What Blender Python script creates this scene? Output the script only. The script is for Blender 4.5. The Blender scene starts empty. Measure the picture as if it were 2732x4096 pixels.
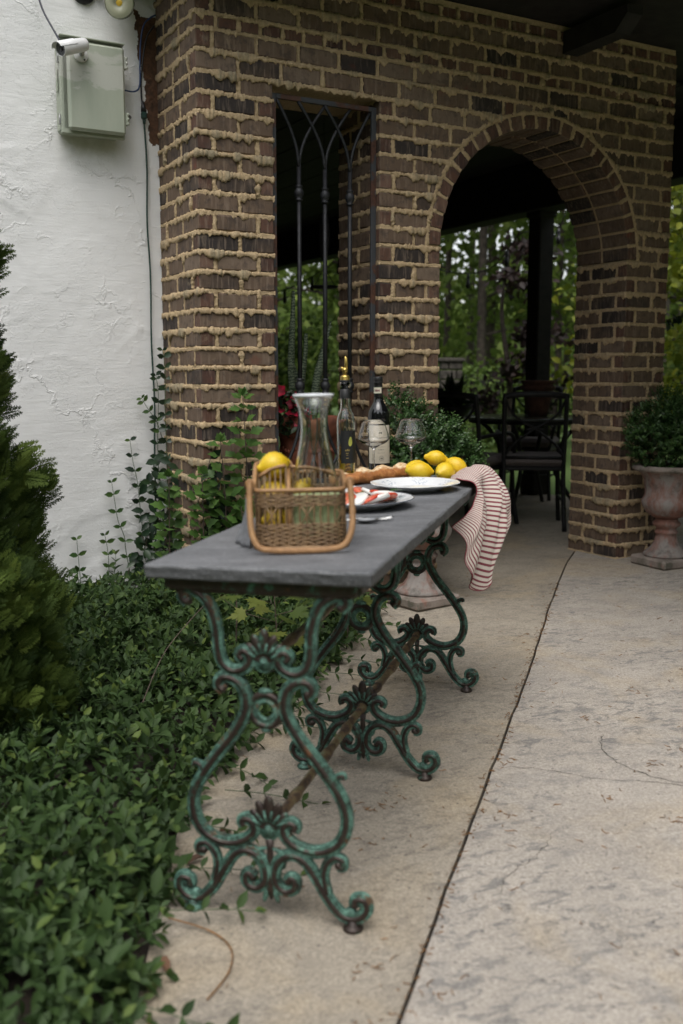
import bpy, bmesh, math, random
import numpy as np
from mathutils import Vector, Matrix, Euler, noise
random.seed(7)
rng = np.random.default_rng(11)
scene = bpy.context.scene
COL = scene.collection
PI = math.pi

# ------------------------------------------------------------------ camera
CAM_Z = 1.128
PITCH = math.radians(7.79)
cam_d = bpy.data.cameras.new("camera")
cam = bpy.data.objects.new("camera", cam_d)
COL.objects.link(cam)
cam.location = (0, 0, CAM_Z)
cam.rotation_euler = (PI / 2 - PITCH, 0, 0)
cam_d.sensor_fit = 'HORIZONTAL'
cam_d.sensor_width = 24.0
cam_d.lens = 35.0
cam_d.clip_start = 0.05
cam_d.clip_end = 400
cam_d.dof.use_dof = True
cam_d.dof.focus_distance = 3.85
cam_d.dof.aperture_fstop = 2.6
scene.camera = cam

# ------------------------------------------------------------------ daylight (overcast)
SUN_EL, SUN_AZ = math.radians(62), math.radians(192)   # azimuth clockwise from +Y: light from behind the camera
world = bpy.data.worlds.new("World")
scene.world = world
world.use_nodes = True
wn, wlk = world.node_tree.nodes, world.node_tree.links
bgn = wn['Background']
sky = wn.new('ShaderNodeTexSky')
sky.sky_type = 'NISHITA'
sky.sun_disc = False
sky.sun_elevation = SUN_EL
sky.sun_rotation = SUN_AZ
sky.air_density = 1.2
sky.dust_density = 3.0
hs = wn.new('ShaderNodeHueSaturation')
hs.inputs['Saturation'].default_value = 0.22
wlk.new(sky.outputs[0], hs.inputs['Color'])
wlk.new(hs.outputs[0], bgn.inputs['Color'])
bgn.inputs['Strength'].default_value = 0.142
sun_d = bpy.data.lights.new("sun", 'SUN')
sun_d.energy = 0.75
sun_d.angle = math.radians(45)
sun_d.color = (1.0, 0.965, 0.91)
sun = bpy.data.objects.new("sun", sun_d)
COL.objects.link(sun)
sdir = Vector((math.sin(SUN_AZ) * math.cos(SUN_EL), math.cos(SUN_AZ) * math.cos(SUN_EL), math.sin(SUN_EL)))
sun.rotation_euler = (-sdir).to_track_quat('-Z', 'Y').to_euler()
scene.view_settings.view_transform = 'Standard'
scene.view_settings.look = 'None'
scene.view_settings.exposure = 0.74
scene.view_settings.gamma = 1.0
scene.view_settings.use_curve_mapping = False
scene.cycles.use_denoising = True
scene.cycles.max_bounces = 10
scene.cycles.transmission_bounces = 10
scene.cycles.transparent_max_bounces = 8

# ------------------------------------------------------------------ frames of reference
TS = 0.94
T0 = np.array([-0.1457, 1.9552])
TAZ = 1.298
TL = np.array([math.cos(TAZ), math.sin(TAZ)])
TN = np.array([TL[1], -TL[0]])
GRAD = 0.014 * TL + 0.014 * TN
def gz(x, y):
    return float(GRAD[0] * (x - T0[0]) + GRAD[1] * (y - T0[1]))
# table frame: x across (right), y along (away), z up
_a = Vector((TL[0], TL[1], 0)); _b = Vector((TN[0], TN[1], 0))
ax = (_a * math.cos(.014) + Vector((0, 0, 1)) * math.sin(.014)).normalized()
cx_ = _b.cross(ax)
bx_ = (_b * math.cos(.014) + cx_ * math.sin(.014)).normalized()
cx_ = bx_.cross(ax).normalized()
TM = Matrix(((bx_.x, ax.x, cx_.x, T0[0]), (bx_.y, ax.y, cx_.y, T0[1]), (bx_.z, ax.z, cx_.z, 0), (0, 0, 0, 1)))
HT = 0.7576
# wall frame: x along the brick front, y into the porch, z up
WA = Vector((1.5989, 5.7156, 0)); WTH = math.radians(90 - 61.2)
WM = Matrix.Translation(WA) @ Matrix.Rotation(WTH, 4, 'Z')
def W(u, w, z=0):
    return WM @ Vector((u, w, z))
def Wg(u, w):
    p = W(u, w); return gz(p.x, p.y)

# ------------------------------------------------------------------ mesh helpers
class MB:
    def __init__(s):
        s.v, s.f, s.m, s.sm, s.uv = [], [], [], [], None
    def add(s, vs, fs, mi=0, smooth=True):
        o = len(s.v)
        s.v.extend(vs)
        for f in fs:
            s.f.append(tuple(o + i for i in f)); s.m.append(mi); s.sm.append(smooth)
        return o
    def box(s, c, d, mi=0, rot=None, bevel=0.0):
        x, y, z = d[0] / 2, d[1] / 2, d[2] / 2
        if bevel > 0:
            b = min(bevel, x * .9, y * .9, z * .9)
            vs = []
            for sx in (-1, 1):
                for sy in (-1, 1):
                    for sz in (-1, 1):
                        vs += [(sx * x, sy * (y - b), sz * (z - b)), (sx * (x - b), sy * y, sz * (z - b)), (sx * (x - b), sy * (y - b), sz * z)]
            fs = []
            def I(sx, sy, sz, k): return ((sx > 0) * 4 + (sy > 0) * 2 + (sz > 0)) * 3 + k
            for sg in (-1, 1):
                q = [I(sg, -1, -1, 0), I(sg, 1, -1, 0), I(sg, 1, 1, 0), I(sg, -1, 1, 0)]; fs.append(q if sg > 0 else q[::-1])
                q = [I(-1, sg, -1, 1), I(-1, sg, 1, 1), I(1, sg, 1, 1), I(1, sg, -1, 1)]; fs.append(q if sg > 0 else q[::-1])
                q = [I(-1, -1, sg, 2), I(1, -1, sg, 2), I(1, 1, sg, 2), I(-1, 1, sg, 2)]; fs.append(q if sg > 0 else q[::-1])
            for s1 in (-1, 1):
                for s2 in (-1, 1):
                    q = [I(s1, s2, -1, 0), I(s1, s2, 1, 0), I(s1, s2, 1, 1), I(s1, s2, -1, 1)]; fs.append(q if s1 * s2 < 0 else q[::-1])
                    q = [I(s1, -1, s2, 0), I(s1, 1, s2, 0), I(s1, 1, s2, 2), I(s1, -1, s2, 2)]; fs.append(q if s1 * s2 > 0 else q[::-1])
                    q = [I(-1, s1, s2, 1), I(1, s1, s2, 1), I(1, s1, s2, 2), I(-1, s1, s2, 2)]; fs.append(q if s1 * s2 < 0 else q[::-1])
                    for s3 in (-1, 1):
                        t = [I(s1, s2, s3, 0), I(s1, s2, s3, 1), I(s1, s2, s3, 2)]; fs.append(t if s1 * s2 * s3 > 0 else t[::-1])
        else:
            vs = [(a * x, b_ * y, c_ * z) for a in (-1, 1) for b_ in (-1, 1) for c_ in (-1, 1)]
            fs = [(0, 1, 3, 2), (4, 6, 7, 5), (0, 4, 5, 1), (2, 3, 7, 6), (0, 2, 6, 4), (1, 5, 7, 3)]
        R = rot if rot is not None else Matrix.Identity(3)
        c = Vector(c)
        s.add([tuple(R @ Vector(v) + c) for v in vs], fs, mi, False)
    def tube(s, pts, r, n=8, mi=0, cap=True, closed=False, flat=None, smooth=True):
        """tube along pts; r scalar or list; flat=(axis, k) squeezes the section along a world axis"""
        P = [Vector(p) for p in pts]; N = len(P)
        if N < 2: return
        rr = r if hasattr(r, '__len__') else [r] * N
        T = []
        for i in range(N):
            if closed: t = P[(i + 1) % N] - P[i - 1]
            else: t = P[min(i + 1, N - 1)] - P[max(i - 1, 0)]
            T.append(t.normalized() if t.length > 1e-9 else Vector((0, 0, 1)))
        up = Vector((0, 0, 1)) if abs(T[0].z) < .9 else Vector((0, 1, 0))
        nrm = (up - T[0] * up.dot(T[0])).normalized()
        vs = []
        for i in range(N):
            nrm = (nrm - T[i] * nrm.dot(T[i]))
            nrm = nrm.normalized() if nrm.length > 1e-6 else T[i].orthogonal().normalized()
            bn = T[i].cross(nrm)
            for k in range(n):
                a = 2 * PI * k / n
                o = (nrm * math.cos(a) + bn * math.sin(a)) * rr[i]
                if flat: 
                    A_ = Vector(flat[0]); o = o + A_ * (o.dot(A_) * (flat[1] - 1))
                vs.append(tuple(P[i] + o))
        fs = []
        for i in range(N if closed else N - 1):
            j = (i + 1) % N
            for k in range(n):
                k2 = (k + 1) % n
                fs.append((i * n + k, i * n + k2, j * n + k2, j * n + k))
        if cap and not closed:
            fs.append(tuple(range(n))[::-1]); fs.append(tuple((N - 1) * n + k for k in range(n)))
        s.add(vs, fs, mi, smooth)
    def lathe(s, prof, n=32, mi=0, M=None, a0=0.0, a1=2 * PI, scal=None):
        full = abs(a1 - a0 - 2 * PI) < 1e-6
        K = n if full else n + 1
        vs = []
        for (r, z) in prof:
            for k in range(K):
                a = a0 + (a1 - a0) * k / n
                q = r if scal is None else scal(r, z, a)
                v = Vector((q * math.cos(a), q * math.sin(a), z))
                vs.append(tuple(M @ v) if M is not None else tuple(v))
        fs = []
        for i in range(len(prof) - 1):
            for k in range(n):
                k2 = (k + 1) % K if full else k + 1
                fs.append((i * K + k, i * K + k2, (i + 1) * K + k2, (i + 1) * K + k))
        s.add(vs, fs, mi)
    def ellipsoid(s, c, d, nu=16, nv=10, mi=0, rot=None, fn=None):
        vs = []
        R = rot if rot is not None else Matrix.Identity(3)
        for j in range(nv + 1):
            ph = PI * j / nv
            for i in range(nu):
                th = 2 * PI * i / nu
                v = Vector((math.sin(ph) * math.cos(th) * d[0], math.sin(ph) * math.sin(th) * d[1], math.cos(ph) * d[2]))
                if fn: v = fn(v)
                vs.append(tuple(R @ v + Vector(c)))
        fs = []
        for j in range(nv):
            for i in range(nu):
                i2 = (i + 1) % nu
                fs.append((j * nu + i, (j + 1) * nu + i, (j + 1) * nu + i2, j * nu + i2))
        s.add(vs, fs, mi)
    def prism(s, poly, axis_pts, mi=0):
        """poly: list of 3D points (front), extruded by vector axis_pts"""
        n = len(poly); e = Vector(axis_pts)
        vs = [tuple(p) for p in poly] + [tuple(Vector(p) + e) for p in poly]
        fs = [tuple(range(n)), tuple(range(2 * n - 1, n - 1, -1))]
        for i in range(n):
            j = (i + 1) % n
            fs.append((i, i + n, j + n, j))
        s.add(vs, fs, mi, False)
    def mesh(s, name, mats):
        me = bpy.data.meshes.new(name)
        me.from_pydata([tuple(v) for v in s.v], [], s.f)
        for m in (mats if isinstance(mats, (list, tuple)) else [mats]):
            me.materials.append(m)
        me.polygons.foreach_set('material_index', s.m)
        me.polygons.foreach_set('use_smooth', s.sm)
        me.update()
        return me
    def build(s, name, mats, parent=None, M=None, fixn=False):
        me = s.mesh(name, mats)
        if fixn:
            b = bmesh.new(); b.from_mesh(me); bmesh.ops.recalc_face_normals(b, faces=b.faces); b.to_mesh(me); b.free()
        return link(name, me, parent, M)

def link(name, me, parent=None, M=None):
    o = bpy.data.objects.new(name, me)
    COL.objects.link(o)
    if parent is not None: o.parent = parent
    if M is not None: o.matrix_local = M
    return o
def tag(o, label=None, cat=None, group=None, kind=None):
    if label: o['label'] = label
    if cat: o['category'] = cat
    if group: o['group'] = group
    if kind: o['kind'] = kind
    return o
def thing(name, label, cat, M=None, group=None):
    o = bpy.data.objects.new(name, None); COL.objects.link(o)
    o.empty_display_size = .05
    if M is not None: o.matrix_world = M
    return tag(o, label, cat, group)
def smooth_path(pts, k=6):
    """Catmull-Rom through pts"""
    P = [Vector(p) for p in pts]; out = []
    for i in range(len(P) - 1):
        p0, p1, p2, p3 = P[max(i - 1, 0)], P[i], P[i + 1], P[min(i + 2, len(P) - 1)]
        for j in range(k):
            t = j / k
            out.append(.5 * ((2 * p1) + (p2 - p0) * t + (2 * p0 - 5 * p1 + 4 * p2 - p3) * t * t + (3 * p1 - p0 - 3 * p2 + p3) * t ** 3))
    out.append(P[-1]); return out
def T_(x, y, z=0): return Matrix.Translation((x, y, z))
def RZ(a): return Matrix.Rotation(a, 4, 'Z')
def RX(a): return Matrix.Rotation(a, 4, 'X')
def RY(a): return Matrix.Rotation(a, 4, 'Y')

# bulk scatter: template verts (n,3), faces; transforms R (N,3,3), S (N,), P (N,3); per-instance value -> attribute 'var'
def scatter_mesh(name, tv, tf, R, S, P, mat, var=None, smooth=True):
    tv = np.asarray(tv, float); N = len(P); nv = len(tv)
    if getattr(S, 'ndim', 1) == 1: S = np.repeat(S[:, None], 3, 1)
    V = np.einsum('nij,nvj->nvi', R, tv[None] * S[:, None, :]) + P[:, None, :]
    V = V.reshape(-1, 3)
    me = bpy.data.meshes.new(name)
    ls = np.array([len(f) for f in tf]); flat = np.concatenate([np.array(f) for f in tf])
    off = (np.arange(N) * nv)
    loops = (flat[None, :] + off[:, None]).ravel()
    totals = np.tile(ls, N); starts = np.concatenate([[0], np.cumsum(totals)[:-1]])
    me.vertices.add(len(V)); me.vertices.foreach_set('co', V.ravel())
    me.loops.add(len(loops)); me.loops.foreach_set('vertex_index', loops.astype(np.int32))
    me.polygons.add(len(totals)); me.polygons.foreach_set('loop_start', starts.astype(np.int32))
    try: me.polygons.foreach_set('loop_total', totals.astype(np.int32))
    except Exception: pass
    me.polygons.foreach_set('use_smooth', np.full(len(totals), smooth))
    a = me.attributes.new('var', 'FLOAT', 'FACE')
    v = rng.random(N) if var is None else var
    a.data.foreach_set('value', np.repeat(v, len(tf)).astype(np.float32))
    me.materials.append(mat)
    me.update(calc_edges=True); me.validate()
    return me
def frames(fwd, up):
    """rotation matrices whose y axis is fwd and z axis near up"""
    f = fwd / np.linalg.norm(fwd, axis=1, keepdims=True)
    x = np.cross(f, up); ln = np.linalg.norm(x, axis=1, keepdims=True)
    bad = ln[:, 0] < 1e-5
    x[bad] = np.cross(f[bad], np.array([.3, .5, .8])); ln = np.linalg.norm(x, axis=1, keepdims=True)
    x = x / ln; z = np.cross(x, f)
    return np.stack([x, f, z], axis=2)
def leaf_template(w=.5, fold=.12, curl=.12):
    tv = [(0, 0, 0), (-w * .8, .3, fold), (0, .33, 0), (w * .8, .3, fold), (-w * .85, .62, fold * .8 - curl * .3), (0, .64, -curl * .35), (w * .85, .62, fold * .8 - curl * .3), (0, 1, -curl)]
    tv = [(x * .5, y, z) for x, y, z in tv]
    tf = [(0, 2, 1), (0, 3, 2), (1, 2, 5, 4), (2, 3, 6, 5), (4, 5, 7), (5, 6, 7)]
    return tv, tf

# ------------------------------------------------------------------ materials
def new_mat(name):
    m = bpy.data.materials.new(name); m.use_nodes = True
    nt = m.node_tree; b = nt.nodes['Principled BSDF']
    return m, nt, b
def N_(nt, t, **kw):
    n = nt.nodes.new(t)
    for k, v in kw.items():
        if k in n.inputs: n.inputs[k].default_value = v
        else: setattr(n, k, v)
    return n
def noise_n(nt, co, scale, detail=4, rough=.55, dist=0.0):
    n = N_(nt, 'ShaderNodeTexNoise'); n.inputs['Scale'].default_value = scale
    n.inputs['Detail'].default_value = detail; n.inputs['Roughness'].default_value = rough; n.inputs['Distortion'].default_value = dist
    if co is not None: nt.links.new(co, n.inputs['Vector'])
    return n.outputs['Fac']
def ramp(nt, fac, stops, interp='LINEAR'):
    r = N_(nt, 'ShaderNodeValToRGB'); cr = r.color_ramp; cr.interpolation = interp
    while len(cr.elements) < len(stops): cr.elements.new(.5)
    for e, (p, c) in zip(cr.elements, stops):
        e.position = p; e.color = (c[0], c[1], c[2], 1) if hasattr(c, '__len__') else (c, c, c, 1)
    nt.links.new(fac, r.inputs[0]); return r.outputs['Color']
def mixc(nt, fac, a, b, mode='MIX'):
    n = N_(nt, 'ShaderNodeMix'); n.data_type = 'RGBA'; n.blend_type = mode
    for sock, v in ((n.inputs[0], fac), (n.inputs[6], a), (n.inputs[7], b)):
        if hasattr(v, 'node') or isinstance(v, bpy.types.NodeSocket): nt.links.new(v, sock)
        else: sock.default_value = v if not hasattr(v, '__len__') else (v[0], v[1], v[2], 1)
    return n.outputs[2]
def mathn(nt, op, a, b=0.0, clamp=False):
    n = N_(nt, 'ShaderNodeMath'); n.operation = op; n.use_clamp = clamp
    for i, v in enumerate((a, b)):
        if isinstance(v, bpy.types.NodeSocket): nt.links.new(v, n.inputs[i])
        else: n.inputs[i].default_value = v
    return n.outputs[0]
def mapping(nt, co, scale=(1, 1, 1), rot=(0, 0, 0), loc=(0, 0, 0)):
    n = N_(nt, 'ShaderNodeMapping'); n.inputs['Scale'].default_value = scale; n.inputs['Rotation'].default_value = rot; n.inputs['Location'].default_value = loc
    nt.links.new(co, n.inputs['Vector']); return n.outputs[0]
def coords(nt, kind='Object'):
    return N_(nt, 'ShaderNodeTexCoord').outputs[kind]
def geopos(nt): return N_(nt, 'ShaderNodeNewGeometry').outputs['Position']
def bump(nt, b, h, strength=.3, dist=.01, prev=None):
    n = N_(nt, 'ShaderNodeBump'); n.inputs['Strength'].default_value = strength; n.inputs['Distance'].default_value = dist
    nt.links.new(h, n.inputs['Height'])
    if prev is not None: nt.links.new(prev, n.inputs['Normal'])
    nt.links.new(n.outputs[0], b.inputs['Normal']); return n.outputs[0]
def setc(nt, b, c, key='Base Color'):
    if isinstance(c, bpy.types.NodeSocket): nt.links.new(c, b.inputs[key])
    else: b.inputs[key].default_value = (c[0], c[1], c[2], 1)
def simple(name, c, rough=.6, metal=0.0, var=.12, scale=30, bmp=.15, bd=.002, spec=.5, kind='Object'):
    m, nt, b = new_mat(name)
    co = coords(nt, kind)
    f = noise_n(nt, co, scale, 5)
    d = tuple(max(0, x * (1 - var * 1.6)) for x in c); l = tuple(min(1, x * (1 + var * 1.6)) for x in c)
    setc(nt, b, ramp(nt, f, [(.3, d), (.7, l)]))
    b.inputs['Roughness'].default_value = rough; b.inputs['Metallic'].default_value = metal
    b.inputs['Specular IOR Level'].default_value = spec
    if bmp > 0: bump(nt, b, noise_n(nt, co, scale * 4, 4), bmp, bd)
    return m
def leaf_mat(name, dark, mid, light, rough=.45, spec=.5, transl=.25):
    m, nt, b = new_mat(name)
    at = N_(nt, 'ShaderNodeAttribute'); at.attribute_name = 'var'
    big = noise_n(nt, geopos(nt), 6.0, 3)
    f = mathn(nt, 'ADD', mathn(nt, 'MULTIPLY', at.outputs['Fac'], .7), mathn(nt, 'MULTIPLY', big, .3))
    c = ramp(nt, f, [(.15, dark), (.55, mid), (.9, light)])
    setc(nt, b, c); b.inputs['Roughness'].default_value = rough; b.inputs['Specular IOR Level'].default_value = spec
    tr = N_(nt, 'ShaderNodeBsdfTranslucent'); nt.links.new(c, tr.inputs['Color'])
    mx = N_(nt, 'ShaderNodeMixShader'); mx.inputs[0].default_value = transl
    nt.links.new(b.outputs[0], mx.inputs[1]); nt.links.new(tr.outputs[0], mx.inputs[2])
    nt.links.new(mx.outputs[0], nt.nodes['Material Output'].inputs['Surface'])
    return m
def leaf_mat_obj(name, dark, mid, light, rough=.45, transl=.25):
    """as leaf_mat, for leaves that are objects of their own: variation by object"""
    m = leaf_mat(name, dark, mid, light, rough, .5, transl)
    nt = m.node_tree
    at = [n for n in nt.nodes if n.type == 'ATTRIBUTE'][0]
    oi = N_(nt, 'ShaderNodeObjectInfo')
    for l in list(at.outputs['Fac'].links):
        s = l.to_socket; nt.links.remove(l); nt.links.new(oi.outputs['Random'], s)
    return m
def glass_mat(name, c=(1, 1, 1), rough=0.0, ior=1.46):
    m, nt, b = new_mat(name)
    b.inputs['Base Color'].default_value = (*c, 1); b.inputs['Roughness'].default_value = rough
    b.inputs['Transmission Weight'].default_value = 1.0; b.inputs['IOR'].default_value = ior
    return m

M = {}
# brick: dark wire-cut brown, reddish ends, some charcoal; vertical drag marks
def brick_mat(name, lo, mid, hi, red=.0):
    m, nt, b = new_mat(name)
    co = coords(nt, 'Object'); oi = N_(nt, 'ShaderNodeObjectInfo')
    rnd = oi.outputs['Random']
    add = N_(nt, 'ShaderNodeVectorMath'); add.operation = 'ADD'
    nt.links.new(co, add.inputs[0]); nt.links.new(geopos(nt), add.inputs[1])
    p = geopos(nt)
    streak = noise_n(nt, mapping(nt, p, (1, 1, .12)), 70, 4, .6)
    blot = noise_n(nt, p, 11, 4, .6)
    base = ramp(nt, mathn(nt, 'ADD', mathn(nt, 'MULTIPLY', rnd, .72), mathn(nt, 'MULTIPLY', blot, .36)), [(.24, lo), (.40, mid), (.66, mid), (.9, hi)])
    c = mixc(nt, mathn(nt, 'MULTIPLY', ramp(nt, streak, [(.5, 0.0), (.70, 1.0)]), .55), base, (.27, .205, .155))
    dk = ramp(nt, noise_n(nt, p, 26, 5, .65), [(.36, 1.0), (.5, 0.0)])
    c = mixc(nt, mathn(nt, 'MULTIPLY', dk, .55), c, (.045, .036, .034))
    rd = ramp(nt, noise_n(nt, p, 8.5, 3, .5), [(.68, 0.0), (.74, 1.0)])
    c = mixc(nt, mathn(nt, 'MULTIPLY', rd, .25 + red), c, (.2, .05, .03))
    sm = mathn(nt, 'MULTIPLY', ramp(nt, noise_n(nt, mapping(nt, p, (1, 1, .5)), 19, 6, .72, .6), [(.60, 0.0), (.70, 1.0)]), .5)
    c = mixc(nt, sm, c, (.34, .26, .175))
    setc(nt, b, c); b.inputs['Roughness'].default_value = .82; b.inputs['Specular IOR Level'].default_value = .3
    h = mathn(nt, 'ADD', mathn(nt, 'MULTIPLY', streak, .6), mathn(nt, 'MULTIPLY', noise_n(nt, p, 160, 5, .7), .6))
    bump(nt, b, h, .6, .0035)
    return m
M['brick'] = brick_mat('brick_brown', (.036, .029, .026), (.132, .090, .062), (.185, .135, .098))
M['brick_end'] = brick_mat('brick_red_end', (.068, .036, .028), (.115, .060, .042), (.155, .092, .066), .3)
def mortar_mat():
    m, nt, b = new_mat('weeping_mortar')
    p = geopos(nt)
    f = noise_n(nt, p, 7, 5, .65)
    g = noise_n(nt, p, 60, 4, .6)
    fresh = ramp(nt, g, [(.3, (.46, .335, .195)), (.7, (.64, .49, .305))])
    old = ramp(nt, g, [(.3, (.25, .205, .135)), (.7, (.43, .365, .25))])
    at = N_(nt, 'ShaderNodeAttribute'); at.attribute_name = 'var'
    k = ramp(nt, mathn(nt, 'ADD', mathn(nt, 'MULTIPLY', f, .55), mathn(nt, 'MULTIPLY', at.outputs['Fac'], .5)), [(.46, 0.0), (.72, 1.0)])
    c = mixc(nt, k, fresh, old)
    pit = ramp(nt, noise_n(nt, p, 220, 3, .6), [(.28, 1.0), (.4, 0.0)])
    c = mixc(nt, mathn(nt, 'MULTIPLY', pit, .6), c, (.06, .05, .035))
    setc(nt, b, c); b.inputs['Roughness'].default_value = .95; b.inputs['Specular IOR Level'].default_value = .15
    h = mathn(nt, 'ADD', noise_n(nt, p, 130, 6, .75), mathn(nt, 'MULTIPLY', noise_n(nt, p, 420, 3, .6), .6))
    bump(nt, b, h, .75, .009)
    return m
M['mortar'] = mortar_mat()
def stucco_mat():
    m, nt, b = new_mat('white_stucco')
    co = coords(nt, 'Object')
    sep = N_(nt, 'ShaderNodeSeparateXYZ'); nt.links.new(co, sep.inputs[0])
    blot = noise_n(nt, co, 2.2, 4)
    c = ramp(nt, blot, [(.3, (.74, .74, .73)), (.7, (.83, .83, .82))])
    # bare brown coat beside the brick, with a ragged edge
    edge = mathn(nt, 'ADD', sep.outputs[0], mathn(nt, 'MULTIPLY', noise_n(nt, co, 14, 5, .65), .10))
    zz = mathn(nt, 'ADD', sep.outputs[2], mathn(nt, 'MULTIPLY', noise_n(nt, co, 18, 4), .12))
    low = mathn(nt, 'ADD', mathn(nt, 'MULTIPLY', sep.outputs[2], -.18), 0.0)
    e2 = mathn(nt, 'ADD', edge, mathn(nt, 'MULTIPLY', mathn(nt, 'SUBTRACT', 2.72, sep.outputs[2]), -.12))
    mk = mathn(nt, 'MULTIPLY', mathn(nt, 'GREATER_THAN', e2, -2.588), mathn(nt, 'GREATER_THAN', zz, 2.27))
    mk = mathn(nt, 'MULTIPLY', mk, mathn(nt, 'LESS_THAN', zz, 2.86))
    brown = ramp(nt, noise_n(nt, co, 40, 5, .7), [(.3, (.05, .028, .018)), (.7, (.17, .085, .045))])
    c = mixc(nt, mk, c, brown)
    # green-grey tint fading downward below the cabinet
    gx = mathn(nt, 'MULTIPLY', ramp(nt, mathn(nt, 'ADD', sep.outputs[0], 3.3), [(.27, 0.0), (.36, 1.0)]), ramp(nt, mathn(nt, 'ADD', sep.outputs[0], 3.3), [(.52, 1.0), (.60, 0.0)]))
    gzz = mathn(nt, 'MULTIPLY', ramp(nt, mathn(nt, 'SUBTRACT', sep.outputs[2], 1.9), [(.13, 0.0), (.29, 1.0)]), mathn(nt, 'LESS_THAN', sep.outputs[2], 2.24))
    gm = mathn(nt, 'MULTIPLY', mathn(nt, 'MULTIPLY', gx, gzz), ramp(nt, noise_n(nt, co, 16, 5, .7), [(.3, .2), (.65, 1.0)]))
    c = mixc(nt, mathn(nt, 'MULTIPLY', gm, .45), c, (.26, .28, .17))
    setc(nt, b, c); b.inputs['Roughness'].default_value = .72; b.inputs['Specular IOR Level'].default_value = .35
    dn = N_(nt, 'ShaderNodeTexNoise'); dn.inputs['Scale'].default_value = 3.5; dn.inputs['Detail'].default_value = 6; dn.inputs['Roughness'].default_value = .65; nt.links.new(co, dn.inputs['Vector'])
    va = N_(nt, 'ShaderNodeVectorMath'); va.operation = 'SCALE'; va.inputs['Scale'].default_value = .55; nt.links.new(dn.outputs['Color'], va.inputs[0])
    vb = N_(nt, 'ShaderNodeVectorMath'); vb.operation = 'ADD'; nt.links.new(co, vb.inputs[0]); nt.links.new(va.outputs[0], vb.inputs[1])
    vo = N_(nt, 'ShaderNodeTexVoronoi'); vo.feature = 'DISTANCE_TO_EDGE'; vo.inputs['Scale'].default_value = 3.3; nt.links.new(vb.outputs[0], vo.inputs['Vector'])
    ed = ramp(nt, vo.outputs['Distance'], [(.0, 1.0), (.012, .55), (.05, 0.0)])
    msk = ramp(nt, noise_n(nt, co, 4.2, 3), [(.45, 0.0), (.6, 1.0)])
    ed = mathn(nt, 'MULTIPLY', ed, msk)
    vc = N_(nt, 'ShaderNodeTexVoronoi'); vc.inputs['Scale'].default_value = 2.6; nt.links.new(vb.outputs[0], vc.inputs['Vector'])
    cell = N_(nt, 'ShaderNodeSeparateXYZ'); nt.links.new(vc.outputs['Color'], cell.inputs[0])
    gr = mathn(nt, 'MULTIPLY', noise_n(nt, co, 90, 5, .75), ramp(nt, noise_n(nt, co, 5, 3), [(.42, .25), (.6, 1.0)]))
    scr = noise_n(nt, mapping(nt, co, (1.0, 1.0, 7.0), (0, .5, 0)), 6, 4, .6, .8)
    h = mathn(nt, 'ADD', mathn(nt, 'MULTIPLY', ed, .46), mathn(nt, 'ADD', mathn(nt, 'MULTIPLY', gr, .34), mathn(nt, 'ADD', mathn(nt, 'MULTIPLY', cell.outputs[0], .35), mathn(nt, 'MULTIPLY', scr, .26))))
    bump(nt, b, h, .8, .0085)
    return m
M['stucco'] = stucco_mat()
def concrete(name, lo, hi, dark, streak_amt, spk, rough=.85):
    m, nt, b = new_mat(name)
    p = geopos(nt)
    q = mapping(nt, p, (1, 1, 1), (0, 0, -.28))
    big = noise_n(nt, p, 1.3, 4, .6)
    med = noise_n(nt, q, 5.5, 6, .68, .4)
    fine = noise_n(nt, p, 330, 3, .7)
    c = ramp(nt, mathn(nt, 'ADD', mathn(nt, 'MULTIPLY', big, .5), mathn(nt, 'MULTIPLY', med, .5)), [(.32, lo), (.68, hi)])
    st = noise_n(nt, mapping(nt, q, (3.2, 6.2, 1)), 5.2, 8, .70, .8)
    patch = noise_n(nt, q, 1.7, 4, .6)
    mk = mathn(nt, 'MULTIPLY', ramp(nt, st, [(.515, 0.0), (.575, 1.0)]), ramp(nt, patch, [(.38, 0.10), (.56, 1.0)]))
    c = mixc(nt, mathn(nt, 'MULTIPLY', mk, streak_amt), c, dark)
    st2 = noise_n(nt, mapping(nt, q, (1.7, 2.7, 1), (0, 0, .2)), 3.1, 7, .7, .8)
    c = mixc(nt, mathn(nt, 'MULTIPLY', ramp(nt, st2, [(.49, 0.0), (.66, 1.0)]), streak_amt * .6), c, tuple(x * 1.25 for x in dark))
    tan = noise_n(nt, p, 2.3, 5, .6, .6)
    c = mixc(nt, mathn(nt, 'MULTIPLY', ramp(nt, tan, [(.50, 0.0), (.68, 1.0)]), .5), c, (.44, .345, .22))
    sp = ramp(nt, fine, [(.3, .0), (.5, .5), (.72, 1.0)])
    c = mixc(nt, spk, c, sp, 'OVERLAY')
    vo = N_(nt, 'ShaderNodeTexVoronoi'); vo.inputs['Scale'].default_value = 45; nt.links.new(p, vo.inputs['Vector'])
    vcol = N_(nt, 'ShaderNodeSeparateXYZ'); nt.links.new(vo.outputs['Color'], vcol.inputs[0])
    pit = mathn(nt, 'MULTIPLY', ramp(nt, vo.outputs['Distance'], [(.12, 1.0), (.22, 0.0)]), mathn(nt, 'GREATER_THAN', vcol.outputs[0], .72))
    c = mixc(nt, mathn(nt, 'MULTIPLY', pit, .6), c, (.07, .065, .06))
    grit = noise_n(nt, p, 120, 5, .8)
    c = mixc(nt, .30, c, ramp(nt, grit, [(.36, 0.05), (.5, .5), (.64, .95)]), 'OVERLAY')
    setc(nt, b, c); b.inputs['Roughness'].default_value = rough; b.inputs['Specular IOR Level'].default_value = .35
    h = mathn(nt, 'ADD', mathn(nt, 'MULTIPLY', med, .8), mathn(nt, 'ADD', mathn(nt, 'MULTIPLY', grit, .35), mathn(nt, 'MULTIPLY', st, .5)))
    bump(nt, b, h, .6, .007)
    return m
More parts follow.
